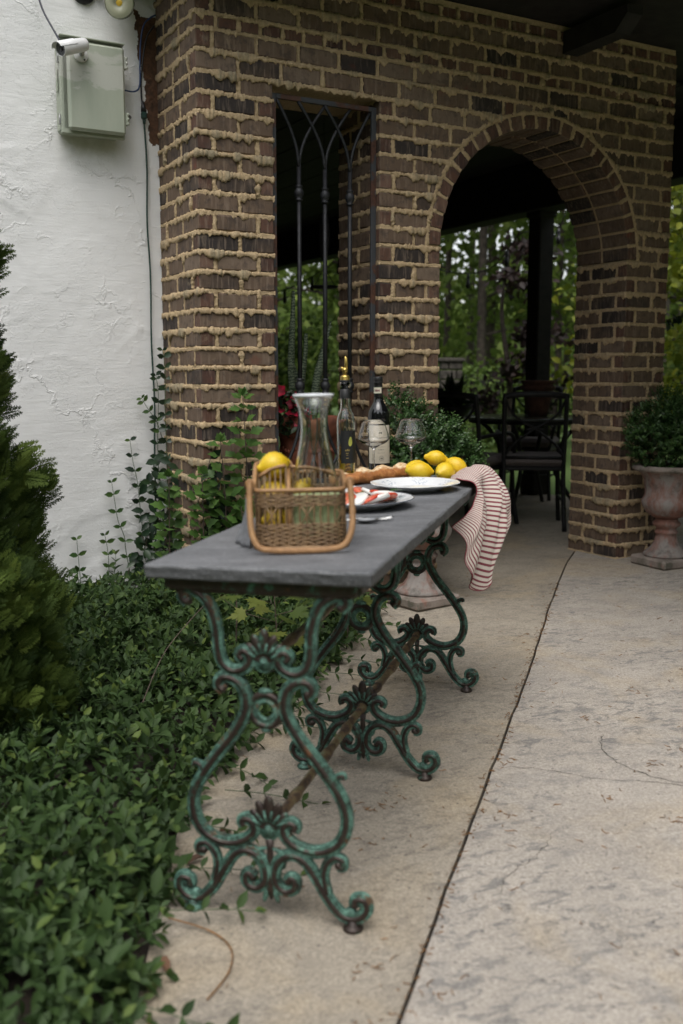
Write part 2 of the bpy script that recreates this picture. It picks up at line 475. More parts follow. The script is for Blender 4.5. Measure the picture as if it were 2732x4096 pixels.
M['slab_l'] = concrete('beige_concrete', (.275, .238, .188), (.39, .342, .276), (.155, .14, .12), .55, .30)
M['slab_r'] = concrete('mottled_concrete', (.335, .298, .255), (.465, .418, .362), (.135, .135, .134), .62, .26)
def iron_mat():
    """verdigris paint over rusty iron: green in hollows, brown rubbed on the ridge"""
    m, nt, b = new_mat('verdigris_iron')
    p = geopos(nt)
    n1 = noise_n(nt, p, 42, 8, .78); n2 = noise_n(nt, p, 150, 5, .75)
    f = mathn(nt, 'ADD', mathn(nt, 'MULTIPLY', n1, .7), mathn(nt, 'MULTIPLY', n2, .3))
    c = ramp(nt, f, [(.38, (.028, .020, .017)), (.43, (.024, .040, .030)), (.48, (.055, .12, .092)), (.53, (.085, .185, .143)), (.57, (.15, .295, .235)), (.67, (.21, .37, .305))])
    rust = ramp(nt, noise_n(nt, p, 24, 5, .7), [(.60, 0.0), (.64, 1.0)])
    c = mixc(nt, mathn(nt, 'MULTIPLY', rust, .8), c, (.13, .055, .025))
    setc(nt, b, c); b.inputs['Roughness'].default_value = .55; b.inputs['Metallic'].default_value = .25
    bump(nt, b, n2, .5, .003)
    return m
M['verdigris'] = iron_mat()
def iron_ridge():
    m, nt, b = new_mat('worn_iron_ridge')
    p = geopos(nt)
    f = noise_n(nt, p, 30, 6, .7)
    c = ramp(nt, f, [(.32, (.022, .017, .015)), (.55, (.05, .034, .027)), (.60, (.045, .085, .062)), (.70, (.10, .23, .17))])
    rust = ramp(nt, noise_n(nt, p, 20, 5, .7), [(.64, 0.0), (.72, 1.0)])
    c = mixc(nt, mathn(nt, 'MULTIPLY', rust, .6), c, (.19, .08, .03))
    setc(nt, b, c); b.inputs['Roughness'].default_value = .42; b.inputs['Metallic'].default_value = .4
    bump(nt, b, noise_n(nt, p, 150, 3), .35, .002)
    return m
M['ridge'] = iron_ridge()
def rod_mat():
    m, nt, b = new_mat('rusty_rod')
    p = geopos(nt)
    f = noise_n(nt, p, 26, 6, .72)
    c = ramp(nt, f, [(.3, (.03, .024, .022)), (.44, (.07, .048, .035)), (.52, (.15, .098, .05)), (.60, (.19, .165, .085)), (.72, (.13, .20, .13))])
    setc(nt, b, c); b.inputs['Roughness'].default_value = .55; b.inputs['Metallic'].default_value = .3
    bump(nt, b, noise_n(nt, p, 120, 4), .4, .002); return m
M['rod'] = rod_mat()
def slate(name='grey_slate_top', k_=1.0):
    m, nt, b = new_mat(name)
    p = geopos(nt)
    q = mapping(nt, p, (1.0, 3.2, 3.2), (0, 0, -.9))
    f = mathn(nt, 'ADD', mathn(nt, 'MULTIPLY', noise_n(nt, q, 4.5, 8, .72, .9), .62), mathn(nt, 'MULTIPLY', noise_n(nt, p, 75, 5, .75), .38))
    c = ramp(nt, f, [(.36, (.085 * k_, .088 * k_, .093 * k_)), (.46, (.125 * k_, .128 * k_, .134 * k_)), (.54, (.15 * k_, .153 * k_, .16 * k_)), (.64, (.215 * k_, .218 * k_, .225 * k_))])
    sp = ramp(nt, noise_n(nt, p, 190, 3, .6), [(.58, 0.0), (.68, 1.0)])
    c = mixc(nt, mathn(nt, 'MULTIPLY', sp, .35), c, (.33, .33, .34))
    sc = ramp(nt, noise_n(nt, mapping(nt, p, (30, 3, 3), (0, 0, .5)), 3, 5, .7), [(.62, 0.0), (.7, 1.0)])
    c = mixc(nt, mathn(nt, 'MULTIPLY', sc, .25), c, (.30, .30, .31))
    setc(nt, b, c); b.inputs['Roughness'].default_value = .62; b.inputs['Specular IOR Level'].default_value = .4
    bump(nt, b, mathn(nt, 'ADD', noise_n(nt, p, 60, 6, .7), mathn(nt, 'MULTIPLY', noise_n(nt, p, 12, 3), .8)), .35, .004)
    return m
M['slate'] = slate()
M['slate_edge'] = slate('shaded_slate_edge', .6)  # slab sides: same slate, darkened to put their shade in the colour
M['black_iron'] = simple('grey_black_iron', (.022, .023, .026), .55, .3, .3, 40, .25, .002)
def rusty_frame():
    m, nt, b = new_mat('peeling_painted_iron')
    p = geopos(nt)
    f = noise_n(nt, p, 7, 4, .6)
    rustc = ramp(nt, noise_n(nt, p, 70, 5, .7), [(.3, (.03, .014, .01)), (.7, (.11, .045, .025))])
    c = mixc(nt, ramp(nt, f, [(.49, 0.0), (.52, 1.0)], 'LINEAR'), (.042, .045, .05), rustc)
    setc(nt, b, c); b.inputs['Roughness'].default_value = .6
    bump(nt, b, f, .4, .003); return m
M['peeling'] = rusty_frame()
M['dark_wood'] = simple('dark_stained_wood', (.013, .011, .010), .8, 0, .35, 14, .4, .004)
M['black_metal'] = simple('black_metal', (.010, .010, .011), .55, .2, .2, 60, .1, .001)
M['cushion'] = simple('taupe_cushion', (.15, .128, .12), .95, 0, .12, 90, .4, .002)
M['terracotta'] = simple('terracotta', (.25, .085, .05), .85, 0, .3, 16, .35, .004)
def urn_mat():
    m, nt, b = new_mat('weathered_terracotta')
    p = geopos(nt)
    base = ramp(nt, noise_n(nt, p, 22, 5, .65), [(.3, (.16, .075, .055)), (.7, (.27, .13, .095))])
    st = noise_n(nt, mapping(nt, p, (1, 1, .35)), 9, 5, .65)
    c = mixc(nt, ramp(nt, st, [(.43, 0.0), (.58, 1.0)]), base, (.25, .225, .205))
    mo = noise_n(nt, p, 15, 5, .7)
    c = mixc(nt, mathn(nt, 'MULTIPLY', ramp(nt, mo, [(.52, 0.0), (.68, 1.0)]), .6), c, (.035, .035, .025))
    setc(nt, b, c); b.inputs['Roughness'].default_value = .9
    bump(nt, b, noise_n(nt, p, 90, 5, .7), .4, .003); return m
M['urn'] = urn_mat()
def urn_base():
    m, nt, b = new_mat('mossy_urn_foot')
    p = geopos(nt)
    base = ramp(nt, noise_n(nt, p, 18, 5, .65), [(.3, (.17, .13, .11)), (.7, (.36, .31, .27))])
    c = mixc(nt, mathn(nt, 'MULTIPLY', ramp(nt, noise_n(nt, p, 9, 5, .7), [(.5, 0.0), (.65, 1.0)]), .8), base, (.05, .052, .032))
    c = mixc(nt, mathn(nt, 'MULTIPLY', ramp(nt, noise_n(nt, p, 12, 4, .6), [(.58, 0.0), (.68, 1.0)]), .6), c, (.3, .13, .09))
    setc(nt, b, c); b.inputs['Roughness'].default_value = .92
    bump(nt, b, noise_n(nt, p, 90, 5, .7), .45, .003); return m
M['urn_foot'] = urn_base()
M['soil'] = simple('dark_soil', (.028, .02, .014), .95, 0, .4, 40, .6, .01)
M['grass'] = simple('lawn', (.10, .165, .04), .9, 0, .35, 3.0, .5, .02, kind='Generated')
M['bark'] = simple('bark', (.06, .048, .038), .95, 0, .35, 12, .8, .02)
# ================================================================== GROUND
def poly_slab(name, pts, th, mat, dz=0.0, label=None):
    m = MB()
    top = [(x, y, gz(x, y) + dz) for x, y in pts]
    m.prism(top, (0, 0, -th))
    o = m.build(name, mat, fixn=True)
    return tag(o, label, None, None, 'structure')
def joint_x(y): return .103 + .2957 * (y - 1.61)
jr = random.Random(3)
JY = [0.4 + i * .11 for i in range(49)]
JY = [y for y in JY if y < 5.66] + [5.66]
JP = [(joint_x(y) + jr.uniform(-.0028, .0028) + .005 * math.sin(y * 2.3), y) for y in JY]
c0 = W(0.0, 0.0)
bed_edge = [(-.36, .4), (-.37, 1.62), (-.395, 2.035), (-.414, 2.466), (-.368, 2.89), (-.236, 3.166), (-.12, 3.7), (-.02, 4.13), (.06, 4.45), (.08, 4.84)]
left_pts = list(bed_edge)
for u, w in ((-1.75, .2), (-2.45, .2), (-2.6, .5), (-2.6, 10.2), (1.62, 10.2), (1.62, .35), (.0, .35)):
    p = W(u, w); left_pts.append((p.x, p.y))
left_pts += [(x - .005, y) for x, y in JP[::-1]]
slab_left = poly_slab('patio_left', left_pts, .07, M['slab_l'], 0, 'beige concrete patio slab running from the garden bed into the porch')
right_pts = [(x + .005, y) for x, y in JP]
for u, w in ((.012, .345), (1.62, .345), (3.2, .6)):
    p = W(u, w); right_pts.append((p.x, p.y))
right_pts += [(6.5, 6.5), (6.5, .4)]
slab_right = poly_slab('patio_right', right_pts, .07, M['slab_r'], .003, 'pale mottled concrete patio slab right of the dark joint')
# joint filler, a dark recessed strip
m = MB()
for (x, y), (x2, y2) in zip(JP[:-1], JP[1:]):
    m.add([(x - .012, y, gz(x, y) - .012), (x + .012, y, gz(x, y) - .012), (x2 + .012, y2, gz(x2, y2) - .012), (x2 - .012, y2, gz(x2, y2) - .012)], [(0, 1, 2, 3)], 0, False)
M['joint'] = simple('joint_dirt', (.022, .016, .011), .95, 0, .4, 60, .5, .004)
m.build('joint', M['joint'], slab_left)
# cracks: thin dark ribbons
def crack(pts, w, parent):
    m = MB(); P = smooth_path([(x, y, 0) for x, y in pts], 8)
    r = random.Random(int(pts[0][0] * 1000)); vs = []; 
    for i, p in enumerate(P):
        t = (P[min(i + 1, len(P) - 1)] - P[max(i - 1, 0)]).normalized(); nn = Vector((-t.y, t.x, 0))
        k = w * (.35 + r.random()) * min(1, (i + .4) / 5, (len(P) - i) / 6)
        c = p + nn * r.uniform(-.006, .006)
        for s in (-1, 1):
            q = c + nn * k * s; vs.append((q.x, q.y, gz(q.x, q.y) + .0045))
    fs = [(2 * i, 2 * i + 1, 2 * i + 3, 2 * i + 2) for i in range(len(P) - 1)]
    m.add(vs, fs); m.build('crack', M['joint'], parent)
crack([(.61, 3.36), (.52, 3.43), (.43, 3.48), (.30, 3.50), (.12, 3.58)], .0009, slab_left)
crack([(.43, 2.72), (.56, 2.70), (.72, 2.62), (.86, 2.60), (1.02, 2.52)], .0009, slab_right)
crack([(.82, 2.98), (.78, 2.86), (.80, 2.72), (.88, 2.62), (.98, 2.56)], .0012, slab_right)
crack([(.52, 2.32), (.46, 2.20), (.38, 2.12), (.34, 2.02)], .0008, slab_right)
# lawn sheet reaching the horizon
m = MB(); G = []
xs = [-150, -60, -25, -12, -7, -4, -2, 0, 2, 4, 7, 12, 20, 35, 60, 150]; ys = [-60, -20, -8, -3, 0, 2, 4, 6, 8, 10, 13, 17, 22, 30, 45, 80, 180]
for y in ys:
    for x in xs:
        G.append((x, y, gz(x, y) * (1 if y < 25 else 25 / y) - .055 + (.25 * noise.noise(Vector((x * .1, y * .1, 0))) if y > 15 else 0)))
F = []
for j in range(len(ys) - 1):
    for i in range(len(xs) - 1):
        a = j * len(xs) + i; F.append((a, a + 1, a + len(xs) + 1, a + len(xs)))
m.add(G, F)
lawn_o = m.build('lawn', M['grass']); tag(lawn_o, None, None, None, 'structure')
# garden bed: low dark mound
def bed_right(y):
    for (x1, y1), (x2, y2) in zip(bed_edge[:-1], bed_edge[1:]):
        if y1 <= y <= y2: return x1 + (x2 - x1) * (y - y1) / (y2 - y1)
    return bed_edge[-1][0] if y > 4.8 else bed_edge[0][0]
m = MB(); V = []; nx, ny = 14, 26
for j in range(ny + 1):
    y = .4 + (5.6 - .4) * j / ny
    for i in range(nx + 1):
        t = i / nx; x = -3.2 + (bed_right(min(y, 4.84)) - .004 + 3.2) * t
        V.append((x, y, gz(x, y) - .02 + .05 * (1 - t ** 6) + .012 * noise.noise(Vector((x * 4, y * 4, 1)))))
m.add(V, [(j * (nx + 1) + i, j * (nx + 1) + i + 1, (j + 1) * (nx + 1) + i + 1, (j + 1) * (nx + 1) + i) for j in range(ny) for i in range(nx)])
tag(m.build('garden_bed', M['soil']), None, None, None, 'structure')

# ================================================================== BRICK WALL
wall = thing('brick_wall', 'brown brick porch wall with squeezed out tan mortar, an arch and a narrow window opening', 'wall', WM)
U0, UW0, UW1, UA0, UA1, U1 = -2.54, -2.175, -1.617, -1.262, -0.002, .32
TH, THL = .41, .51
AC, AR, AZ = -.632, .63, 1.765     # arch centre, radius, spring height
AR2 = .70
zk = [.066 + .0845 * k for k in range(-2, 29)]          # bed joint heights, index i -> k=i-2 ; last = 2.432
top_rows = [(2.432, 2.520, 'S'), (2.520, 2.608, 'S'), (2.608, 2.672, 'H'), (2.672, 2.758, 'S'), (2.758, 2.845, 'S'), (2.845, 2.91, 'H')]
BL, BH, JT = .19, .07, .018
bricks = []       # (cx,cy,cz, dx,dy,dz, long axis)
cuts = []         # polygons
heads = []        # head joints: (kind, u, w, z0, z1)
beds = []         # bed joints: (kind, fixed, a, b, z, heavy)
def run(a, b, first, last=None, L=BL):
    out = [(a, a + first)]; x = a + first + JT
    end = b if last is None else b - last - JT
    while end - x > L + JT + .035:
        out.append((x, x + L)); x += L + JT
    if end - x > .012:
        if end - x > L * 1.12 and end - x > L + .04 + JT: pass
        out.append((x, end))
    else:
        out[-1] = (out[-1][0], end)
    if last is not None: out.append((b - last, b))
    return out
def add_box(u0, u1, w0, w1, z0, z1, long):
    bricks.append(((u0 + u1) / 2, (w0 + w1) / 2, (z0 + z1) / 2, u1 - u0, w1 - w0, z1 - z0, long))
def pier(u0, u1, T, z0, z1, par, left=True, right=True, bead=1.0):
    a, b = z0 + JT / 2, z1 - JT / 2
    first = BH if par else BL
    last = BH if par else None
    fr = run(u0, u1, first, last)
    dep = BL if par else BH
    for i, (p, q) in enumerate(fr):
        d = dep if i in (0, len(fr) - 1) else BH
        add_box(p, q, 0, d, a, b, 1 if (d > q - p) else 0)
        if i: heads.append(('F', p - JT / 2, 0, a, b))
    for on, u, sgn in ((left, u0, -1), (right, u1, 1)):
        if not on: continue
        sd = run(dep + JT, T, BL, None)
        for i, (p, q) in enumerate(sd):
            if sgn < 0: add_box(u, u + BH, p, min(q, T), a, b, 1)
            else: add_box(u - BH, u, p, min(q, T), a, b, 1)
            heads.append(('L' if sgn < 0 else 'R', u, p - JT / 2, a, b))
def arch_u(z, side, R=AR2 + .016):
    h = R * R - (z - AZ) ** 2
    h = math.sqrt(h) if h > 0 else 0.0
    return AC + side * h
for i in range(len(zk) - 1):
    z0, z1 = zk[i], zk[i + 1]; par = i % 2 == 0
    pier(U0, UW0, THL, z0, z1, par, True, True)
    if z1 < .58: 
        fr = run(UW0 + JT, UW1 - JT, BL if par else BL * .5)
        for p, q in fr: add_box(p, q, 0, BH, z0 + JT / 2, z1 - JT / 2, 0); heads.append(('F', p - JT / 2, 0, z0 + JT / 2, z1 - JT / 2))
    if z1 < AZ + .01:
        pier(UW1, UA0, TH, z0, z1, not par)
        pier(UA1, U1, TH, z0, z1, par)
    else:
        a, b = z0 + JT / 2, z1 - JT / 2
        for side in (-1, 1):
            e0, e1 = arch_u(a, side), arch_u(b, side)
            lo, hi = (UW1, max(e0, e1)) if side < 0 else (min(e0, e1), U1)
            p2 = (not par) if side < 0 else par
            if side < 0: fr = run(lo, hi, BH if p2 else BL)
            else:
                fr = [(-q, -p) for p, q in run(-hi, -lo, BH if p2 else BL)][::-1]
            for j, (p, q) in enumerate(fr):
                end = (j == len(fr) - 1) if side < 0 else (j == 0)
                jamb = (j == 0) if side < 0 else (j == len(fr) - 1)
                d = (BL if p2 else BH) if jamb else BH
                if side < 0:
                    if q > min(e0, e1) - .001:
                        pa, pb = min(q, e0), min(q, e1)
                        if pa - p > .015 and pb - p > .015: cuts.append([(p, a), (pa, a), (pb, b), (p, b)])
                        elif max(pa, pb) - p > .02: cuts.append([(p, a), (max(pa, p + .004), a), (max(pb, p + .004), b), (p, b)])
                    else: add_box(p, q, 0, d, a, b, 1 if d > q - p else 0)
                else:
                    if p < max(e0, e1) + .001:
                        pa, pb = max(p, e0), max(p, e1)
                        if q - pa > .015 and q - pb > .015: cuts.append([(pa, a), (q, a), (q, b), (pb, b)])
                        elif q - min(pa, pb) > .02: cuts.append([(min(pa, q - .004), a), (q, a), (q, b), (min(pb, q - .004), b)])
                    else: add_box(p, q, 0, d, a, b, 1 if d > q - p else 0)
                if j: heads.append(('F', p - JT / 2, 0, a, b))
            if side < 0:     # right jamb of the window goes on up
                dep = BL if p2 else BH
                for p, q in run(dep + JT, TH, BL): add_box(UW1, UW1 + BH, p, q, a, b, 1); heads.append(('L', UW1, p - JT / 2, a, b))
for r, (z0, z1, ty) in enumerate(top_rows):
    a, b = z0 + JT / 2, z1 - JT / 2
    segs = [(U0, U1)]
    if r == 0:
        segs = [(U0, arch_u(a, -1) + .05), (arch_u(a, 1) - .05, U1)]
    for (s0, s1) in segs:
        if ty == 'H': fr = run(s0, s1, .088, None, .088)
        else: fr = run(s0, s1, BH if r % 2 else BL)
        for j, (p, q) in enumerate(fr):
            d = BH
            if p == U0: d = BL if (r % 2 or ty == 'H') else BH
            add_box(p, q, 0, max(d, BL if ty == 'H' else 0), a, b, 1 if (ty == 'H' or d > q - p) else 0)
            if j: heads.append(('F', p - JT / 2, 0, a, b))
    dep = BL if (r % 2 or ty == 'H') else BH
    for p, q in run(dep + JT, THL, BL): add_box(U0, U0 + BH, p, q, a, b, 1); heads.append(('L', U0, p - JT / 2, a, b))
a, b = top_rows[0][0] + JT / 2, top_rows[0][1] - JT / 2
g0, g1 = arch_u(a, -1) + .05 + JT, arch_u(a, 1) - .05 - JT; ng = 3
for i in range(ng):
    p = g0 + (g1 - g0) * i / ng + (JT / 2 if i else 0); q = g0 + (g1 - g0) * (i + 1) / ng - (JT / 2 if i < ng - 1 else 0)
    def az(u): return max(a, AZ + math.sqrt(max(0, (AR2 + .014) ** 2 - (u - AC) ** 2)))
    bot = [(p + (q - p) * k / 4, az(p + (q - p) * k / 4)) for k in range(5)]
    cuts.append(bot + [(q, b), (p, b)])
    if i: heads.append(('F', p - JT / 2, 0, max(az(p), az(p - JT)), b))
# brick meshes, shared by size
bmesh_cache = {}
br = random.Random(21)
def brick_mesh(dx, dy, dz, long):
    key = (round(dx, 3), round(dy, 3), round(dz, 3), long, br.randint(0, 2))
    if key in bmesh_cache: return bmesh_cache[key]
    m = MB(); m.box((0, 0, 0), (dx, dy, dz), 0, None, .0045)
    rr = random.Random(hash(key) & 0xffff)
    jit = {}
    m.v = [(x + rr.uniform(-.0016, .0016), y + rr.uniform(-.0016, .0016), z + rr.uniform(-.002, .002)) for x, y, z in m.v]
    for fi in ((0, 3) if long == 0 else (1, 4)): m.m[fi] = 1
    me = m.mesh('brick', [M['brick'], M['brick_end']]); bmesh_cache[key] = me
    return me
cp, sp_ = math.cos(PITCH), math.sin(PITCH)
def depth_area(p, ar, nrm):
    v = WM @ Vector(p) - Vector((0, 0, CAM_Z)); zc = v.y * cp - v.z * sp_
    if zc < .3: return 0
    vn = v.normalized(); f = abs(vn.dot(WM.to_3x3() @ Vector(nrm)))
    px = 1366 + 3984 * v.x / zc; yc = v.y * sp_ + v.z * cp; py = 2048 - 3984 * yc / zc
    inside = (-80 < px < 2812) and (-120 < py < 2400)
    return ar * f / (zc * zc) * (1 if inside else .001)
scored = []
for b in bricks:
    x, y, z, dx, dy, dz, lg = b
    s = 0
    if y - dy / 2 < .01: s += depth_area((x, 0, z), dx * dz, (0, 1, 0))
    if x - dx / 2 in (U0,) or abs(x - dx / 2 - UW1) < .001 or abs(x - dx / 2 - UA1) < .001: s += depth_area((x, y, z), dy * dz, (1, 0, 0)) * .9
    scored.append((s, b))
scored.sort(key=lambda t: -t[0])
NB = 300
for s, (x, y, z, dx, dy, dz, lg) in scored[:NB]:
    o = link('brick', brick_mesh(dx, dy, dz, lg), wall)
    o.location = (x, y + br.uniform(-.003, .002), z + br.uniform(-.0015, .0015))
    o.rotation_euler = (br.uniform(-.02, .02), br.uniform(-.012, .012), br.uniform(-.008, .008))
rest = MB()
for s, (x, y, z, dx, dy, dz, lg) in scored[NB:]:
    o0 = len(rest.m)
    rest.box((x, y + br.uniform(-.003, .002), z), (dx, dy, dz), 0, None, .0045)
    for fi in ((0, 3) if lg == 0 else (1, 4)): rest.m[o0 + fi] = 1
for pl in cuts:
    rest.prism([(u, 0, z) for u, z in pl], (0, BH, 0))
def rest_mats():
    out = []
    for k in ('brick', 'brick_end'):
        mm = M[k].copy(); nt = mm.node_tree
        oi = [n for n in nt.nodes if n.type == 'OBJECT_INFO'][0]
        g = N_(nt, 'ShaderNodeNewGeometry')
        for l in list(oi.outputs['Random'].links):
            s = l.to_socket; nt.links.remove(l); nt.links.new(g.outputs['Random Per Island'], s)
        out.append(mm)
    return out
RM = rest_mats()
tag(rest.build('small_bricks', RM, wall, fixn=True), None, None, None, 'stuff')
# voussoirs: two rings deep
NV = 25
for ring, (w0, w1) in enumerate(((-.004, .196), (.214, .41))):
    for i in range(NV):
        a0 = PI * i / NV + .0115; a1 = PI * (i + 1) / NV - .0115
        m = MB(); k = br.uniform(-.003, .003); 
        def q(a, r, w): return (AC + r * math.cos(a), w, AZ + r * math.sin(a))
        ri, ro = AR + k, AR2 + br.uniform(-.004, .004)
        vs = [q(a0, ri, w0), q(a1, ri, w0), q(a1, ro, w0), q(a0, ro, w0), q(a0, ri, w1), q(a1, ri, w1), q(a1, ro, w1), q(a0, ro, w1)]
        m.add(vs, [(0, 1, 2, 3), (7, 6, 5, 4), (0, 4, 5, 1), (2, 6, 7, 3), (1, 5, 6, 2), (3, 7, 4, 0)], 0, False)
        m.m = [1, 1, 0, 0, 0, 0]
        ob = m.build('voussoir', [M['brick'], M['brick_end']], wall, fixn=True)
        bb = bmesh.new(); bb.from_mesh(ob.data); bmesh.ops.bevel(bb, geom=bb.edges[:], offset=.004, segments=1, affect='EDGES'); bb.to_mesh(ob.data); bb.free()
# mortar body
core = MB(); e = .006
def cbox(u0, u1, w0, w1, z0, z1): core.box(((u0 + u1) / 2, (w0 + w1) / 2, (z0 + z1) / 2), (u1 - u0, w1 - w0, z1 - z0))
cbox(U0 + e, UW0 - e, e, THL - e, -.06, 2.432)
cbox(UW1 + e, UA0 - e, e, TH - e, -.06, AZ)
cbox(UA1 + e, U1 - e, e, TH - e, -.06, AZ)
cbox(UW0 - e, UW1 + e, e, TH - e, -.06, .575)
RC = AR + .010
for side in (-1, 1):
    pl = [(UW1 + e if side < 0 else U1 - e, AZ)]
    arc = [(AC + side * RC * math.cos(PI / 2 * t / 16), AZ + RC * math.sin(PI / 2 * t / 16)) for t in range(17)]
    pl += arc + [(AC, 2.432), (UW1 + e if side < 0 else U1 - e, 2.432)]
    core.prism([(u, e, z) for u, z in pl], (0, TH - 2 * e, 0))
cbox(U0 + e, U1 - e, e, TH - e, 2.432, 2.93)
cbox(U0 + e, UW0 - e, TH - e, THL - e, 2.432, 2.93)
core.build('mortar_body', M['mortar'], wall, fixn=True)
# squeezed-out beads
BV, BF, BA = [], [], []
def nz(v, s): return noise.noise(Vector(v) * s)
def bead(path_fn, length, out, down, heavy, sym=False, seed=0.0, half=JT / 2, step=.0042, flat=False):
    """path_fn(s)->Vector ; out: unit vector or function of s; down: unit vector"""
    n = max(3, int(length / step)); base = len(BV)
    prof = 6
    for i in range(n + 1):
        s = length * i / n; P = path_fn(s); o = out(s) if callable(out) else out
        q = P + Vector((seed, seed * 1.7, seed * .3))
        n1 = nz(q, 11.0); n2 = nz(q + Vector((7, 3, 1)), 52.0); n3 = nz(q + Vector((1, 9, 4)), 4.0); n4 = nz(q + Vector((5, 2, 8)), 140.0); n5 = nz(q + Vector((3, 8, 2)), 26.0); n6 = nz(q + Vector((4, 4, 9)), 85.0)
        tp = min(1, (s + .001) / .008, (length - s + .001) / .008)
        a1_ = n5 * 1.0 + n1 * .8 + n3 * .5
        drip = max(0, min(1, (a1_ - .10) / .45)) ** 1.2; rag = abs(n4) * .8 + abs(n6)
        d = heavy * (.016 * drip + .009 * max(0, n2) + .012 * rag + .006 * max(0, n3)) 
        p = .0035 + heavy * (.012 * min(1, max(0, n1 * .8 + n3 * 1.0 + n5 * .4 + .22)) + .004 * n6 + .004 * n4)
        if n3 + n1 * .7 < -.38: p = -.003 + .004 * max(0, n5); d *= .15
        if flat: d = .003 * max(0, n5); p = .0005 + .003 * max(0, n2) + .002 * n4
        p = p * (.25 + .75 * tp); d *= tp
        u_ = half + .0005 + .003 * n2 + .004 * n4 + .006 * n5 + .004 * n6
        v_ = half - .001 + .004 * n5 + .004 * n2 - .004 * n4 - .004 * n6
        if sym: pts = [(-.006, u_), (.6 * p, u_ * 1.02 + d * .25), (p, u_ * .5), (p * .95, -v_ * .5), (.6 * p, -v_ * 1.02 - d * .35), (-.006, -v_)]
        else: pts = [(-.006, u_ + .001), (.6 * p, u_), (p, .1 * u_ - .15 * d), (p * .94, -v_ - .55 * d), (p * .55, -v_ - d), (-.006, -v_ - .8 * d)]
        for k, (a, z) in enumerate(pts):
            r = .0032 * nz(q + Vector((k * 3.1, 0, k)), 150.0)
            BV.append(P + o * (a + r) - down * (z + r))
        if i < n: 
            for k in range(prof - 1):
                a0 = base + i * prof + k
                BF.append((a0, a0 + prof, a0 + prof + 1, a0 + 1)); BA.append(min(1, max(0, (p - .004) / .014)))
OUTF, OUTL, OUTR, DN = Vector((0, -1, 0)), Vector((-1, 0, 0)), Vector((1, 0, 0)), Vector((0, 0, -1))
def bed_front(a, b, z, h): bead(lambda s: Vector((a + s, 0, z)), b - a, OUTF, DN, h, False, 0.0, .0078)
def bed_side(u, w0, w1, z, h, o): bead(lambda s: Vector((u, w0 + s, z)), w1 - w0, o, DN, h)
def bed_corner(u, wd, b, z, h):
    """side face (from w=wd) round the corner at (u,0) and on along the front to u=b"""
    def pf(s): return Vector((u, wd - s, z)) if s < wd else Vector((u + s - wd, 0, z))
    def of(s):
        t = min(1, max(0, (s - wd + .008) / .016)); v = OUTL.lerp(OUTF, t); k = 1 + .3 * math.sin(PI * t); return v.normalized() * k
    bead(pf, wd + b - u, of, DN, h, False, 0.0, .0078)
for i, z in enumerate(zk):
    if z < .02: continue
    bed_corner(U0, THL, UW0 + .004, z, 1.0)
    if z < .6: bed_front(UW0, UW1, z, .7)
    bed_corner(UW1, TH, UA0 + .004 if z < AZ else arch_u(z, -1), z, .9)
    if z < AZ: bed_corner(UA1, TH, U1, z, .9)
    else: bed_front(arch_u(z, 1), U1, z, .95)
for (z0, z1, ty) in top_rows:
    if z0 < 2.44: bed_corner(U0, THL, arch_u(z0, -1), z0, 1.0); bed_front(arch_u(z0, 1), U1, z0, 1.0)
    else: bed_corner(U0, THL, U1, z0, 1.0)
for kd, u, w, z0, z1 in heads:
    o = {'F': OUTF, 'L': OUTL, 'R': OUTR}[kd]
    if kd == 'R': continue
    side = Vector((1, 0, 0)) if kd == 'F' else Vector((0, 1, 0))
    if z0 < -.02: continue
    q = br.random(); wv = br.uniform(-.002, .002); ln = br.uniform(-.004, .004)
    bead(lambda s: Vector((u + (wv + ln * s / .067 if kd == 'F' else 0), w + (wv + ln * s / .067 if kd == 'L' else 0), z0 - .004 + s)), z1 - z0 + .008, o, side, .9 if q > .75 else .45, True, br.random() * 3, br.uniform(.0065, .0095), .0042, q < .5)
# mortar round the extrados and between voussoirs
nseg = 40
for i in range(nseg):
    a0, a1 = PI * i / nseg, PI * (i + 1) / nseg; rq = AR2 + .011
    f = lambda s, a0=a0: Vector((AC - rq * math.cos(a0 + s / rq), 0, AZ + rq * math.sin(a0 + s / rq)))
    am = (a0 + a1) / 2; bead(f, (a1 - a0) * rq + .004, OUTF, Vector((-math.cos(am), 0, math.sin(am))), .55, True, i * .0, .0105, .0042, i % 5 in (1, 3))
for i in range(1, NV):
    a = PI * i / NV; dv = Vector((math.cos(a), 0, math.sin(a)))
    bead(lambda s: Vector((AC, 0, AZ)) + dv * (AR + .004 + s), AR2 - AR - .002, OUTF, Vector((-dv.z, 0, dv.x)), .4, True, i * .37, .0085, .0042, i % 3 == 0)
me = bpy.data.meshes.new('mortar_joint')
me.from_pydata([tuple(v) for v in BV], [], BF)
at = me.attributes.new('var', 'FLOAT', 'FACE'); at.data.foreach_set('value', np.array(BA, np.float32))
me.polygons.foreach_set('use_smooth', [True] * len(BF)); me.materials.append(M['mortar'])
tag(link('mortar_joint', me, wall), None, None, None, 'stuff')
m = MB(); m.box(((UW0 + UW1) / 2, TH / 2 + .01, .591), (UW1 - UW0 - .004, TH + .05, .03), 0, None, .004)
m.build('window_sill', M['slab_l'], wall)

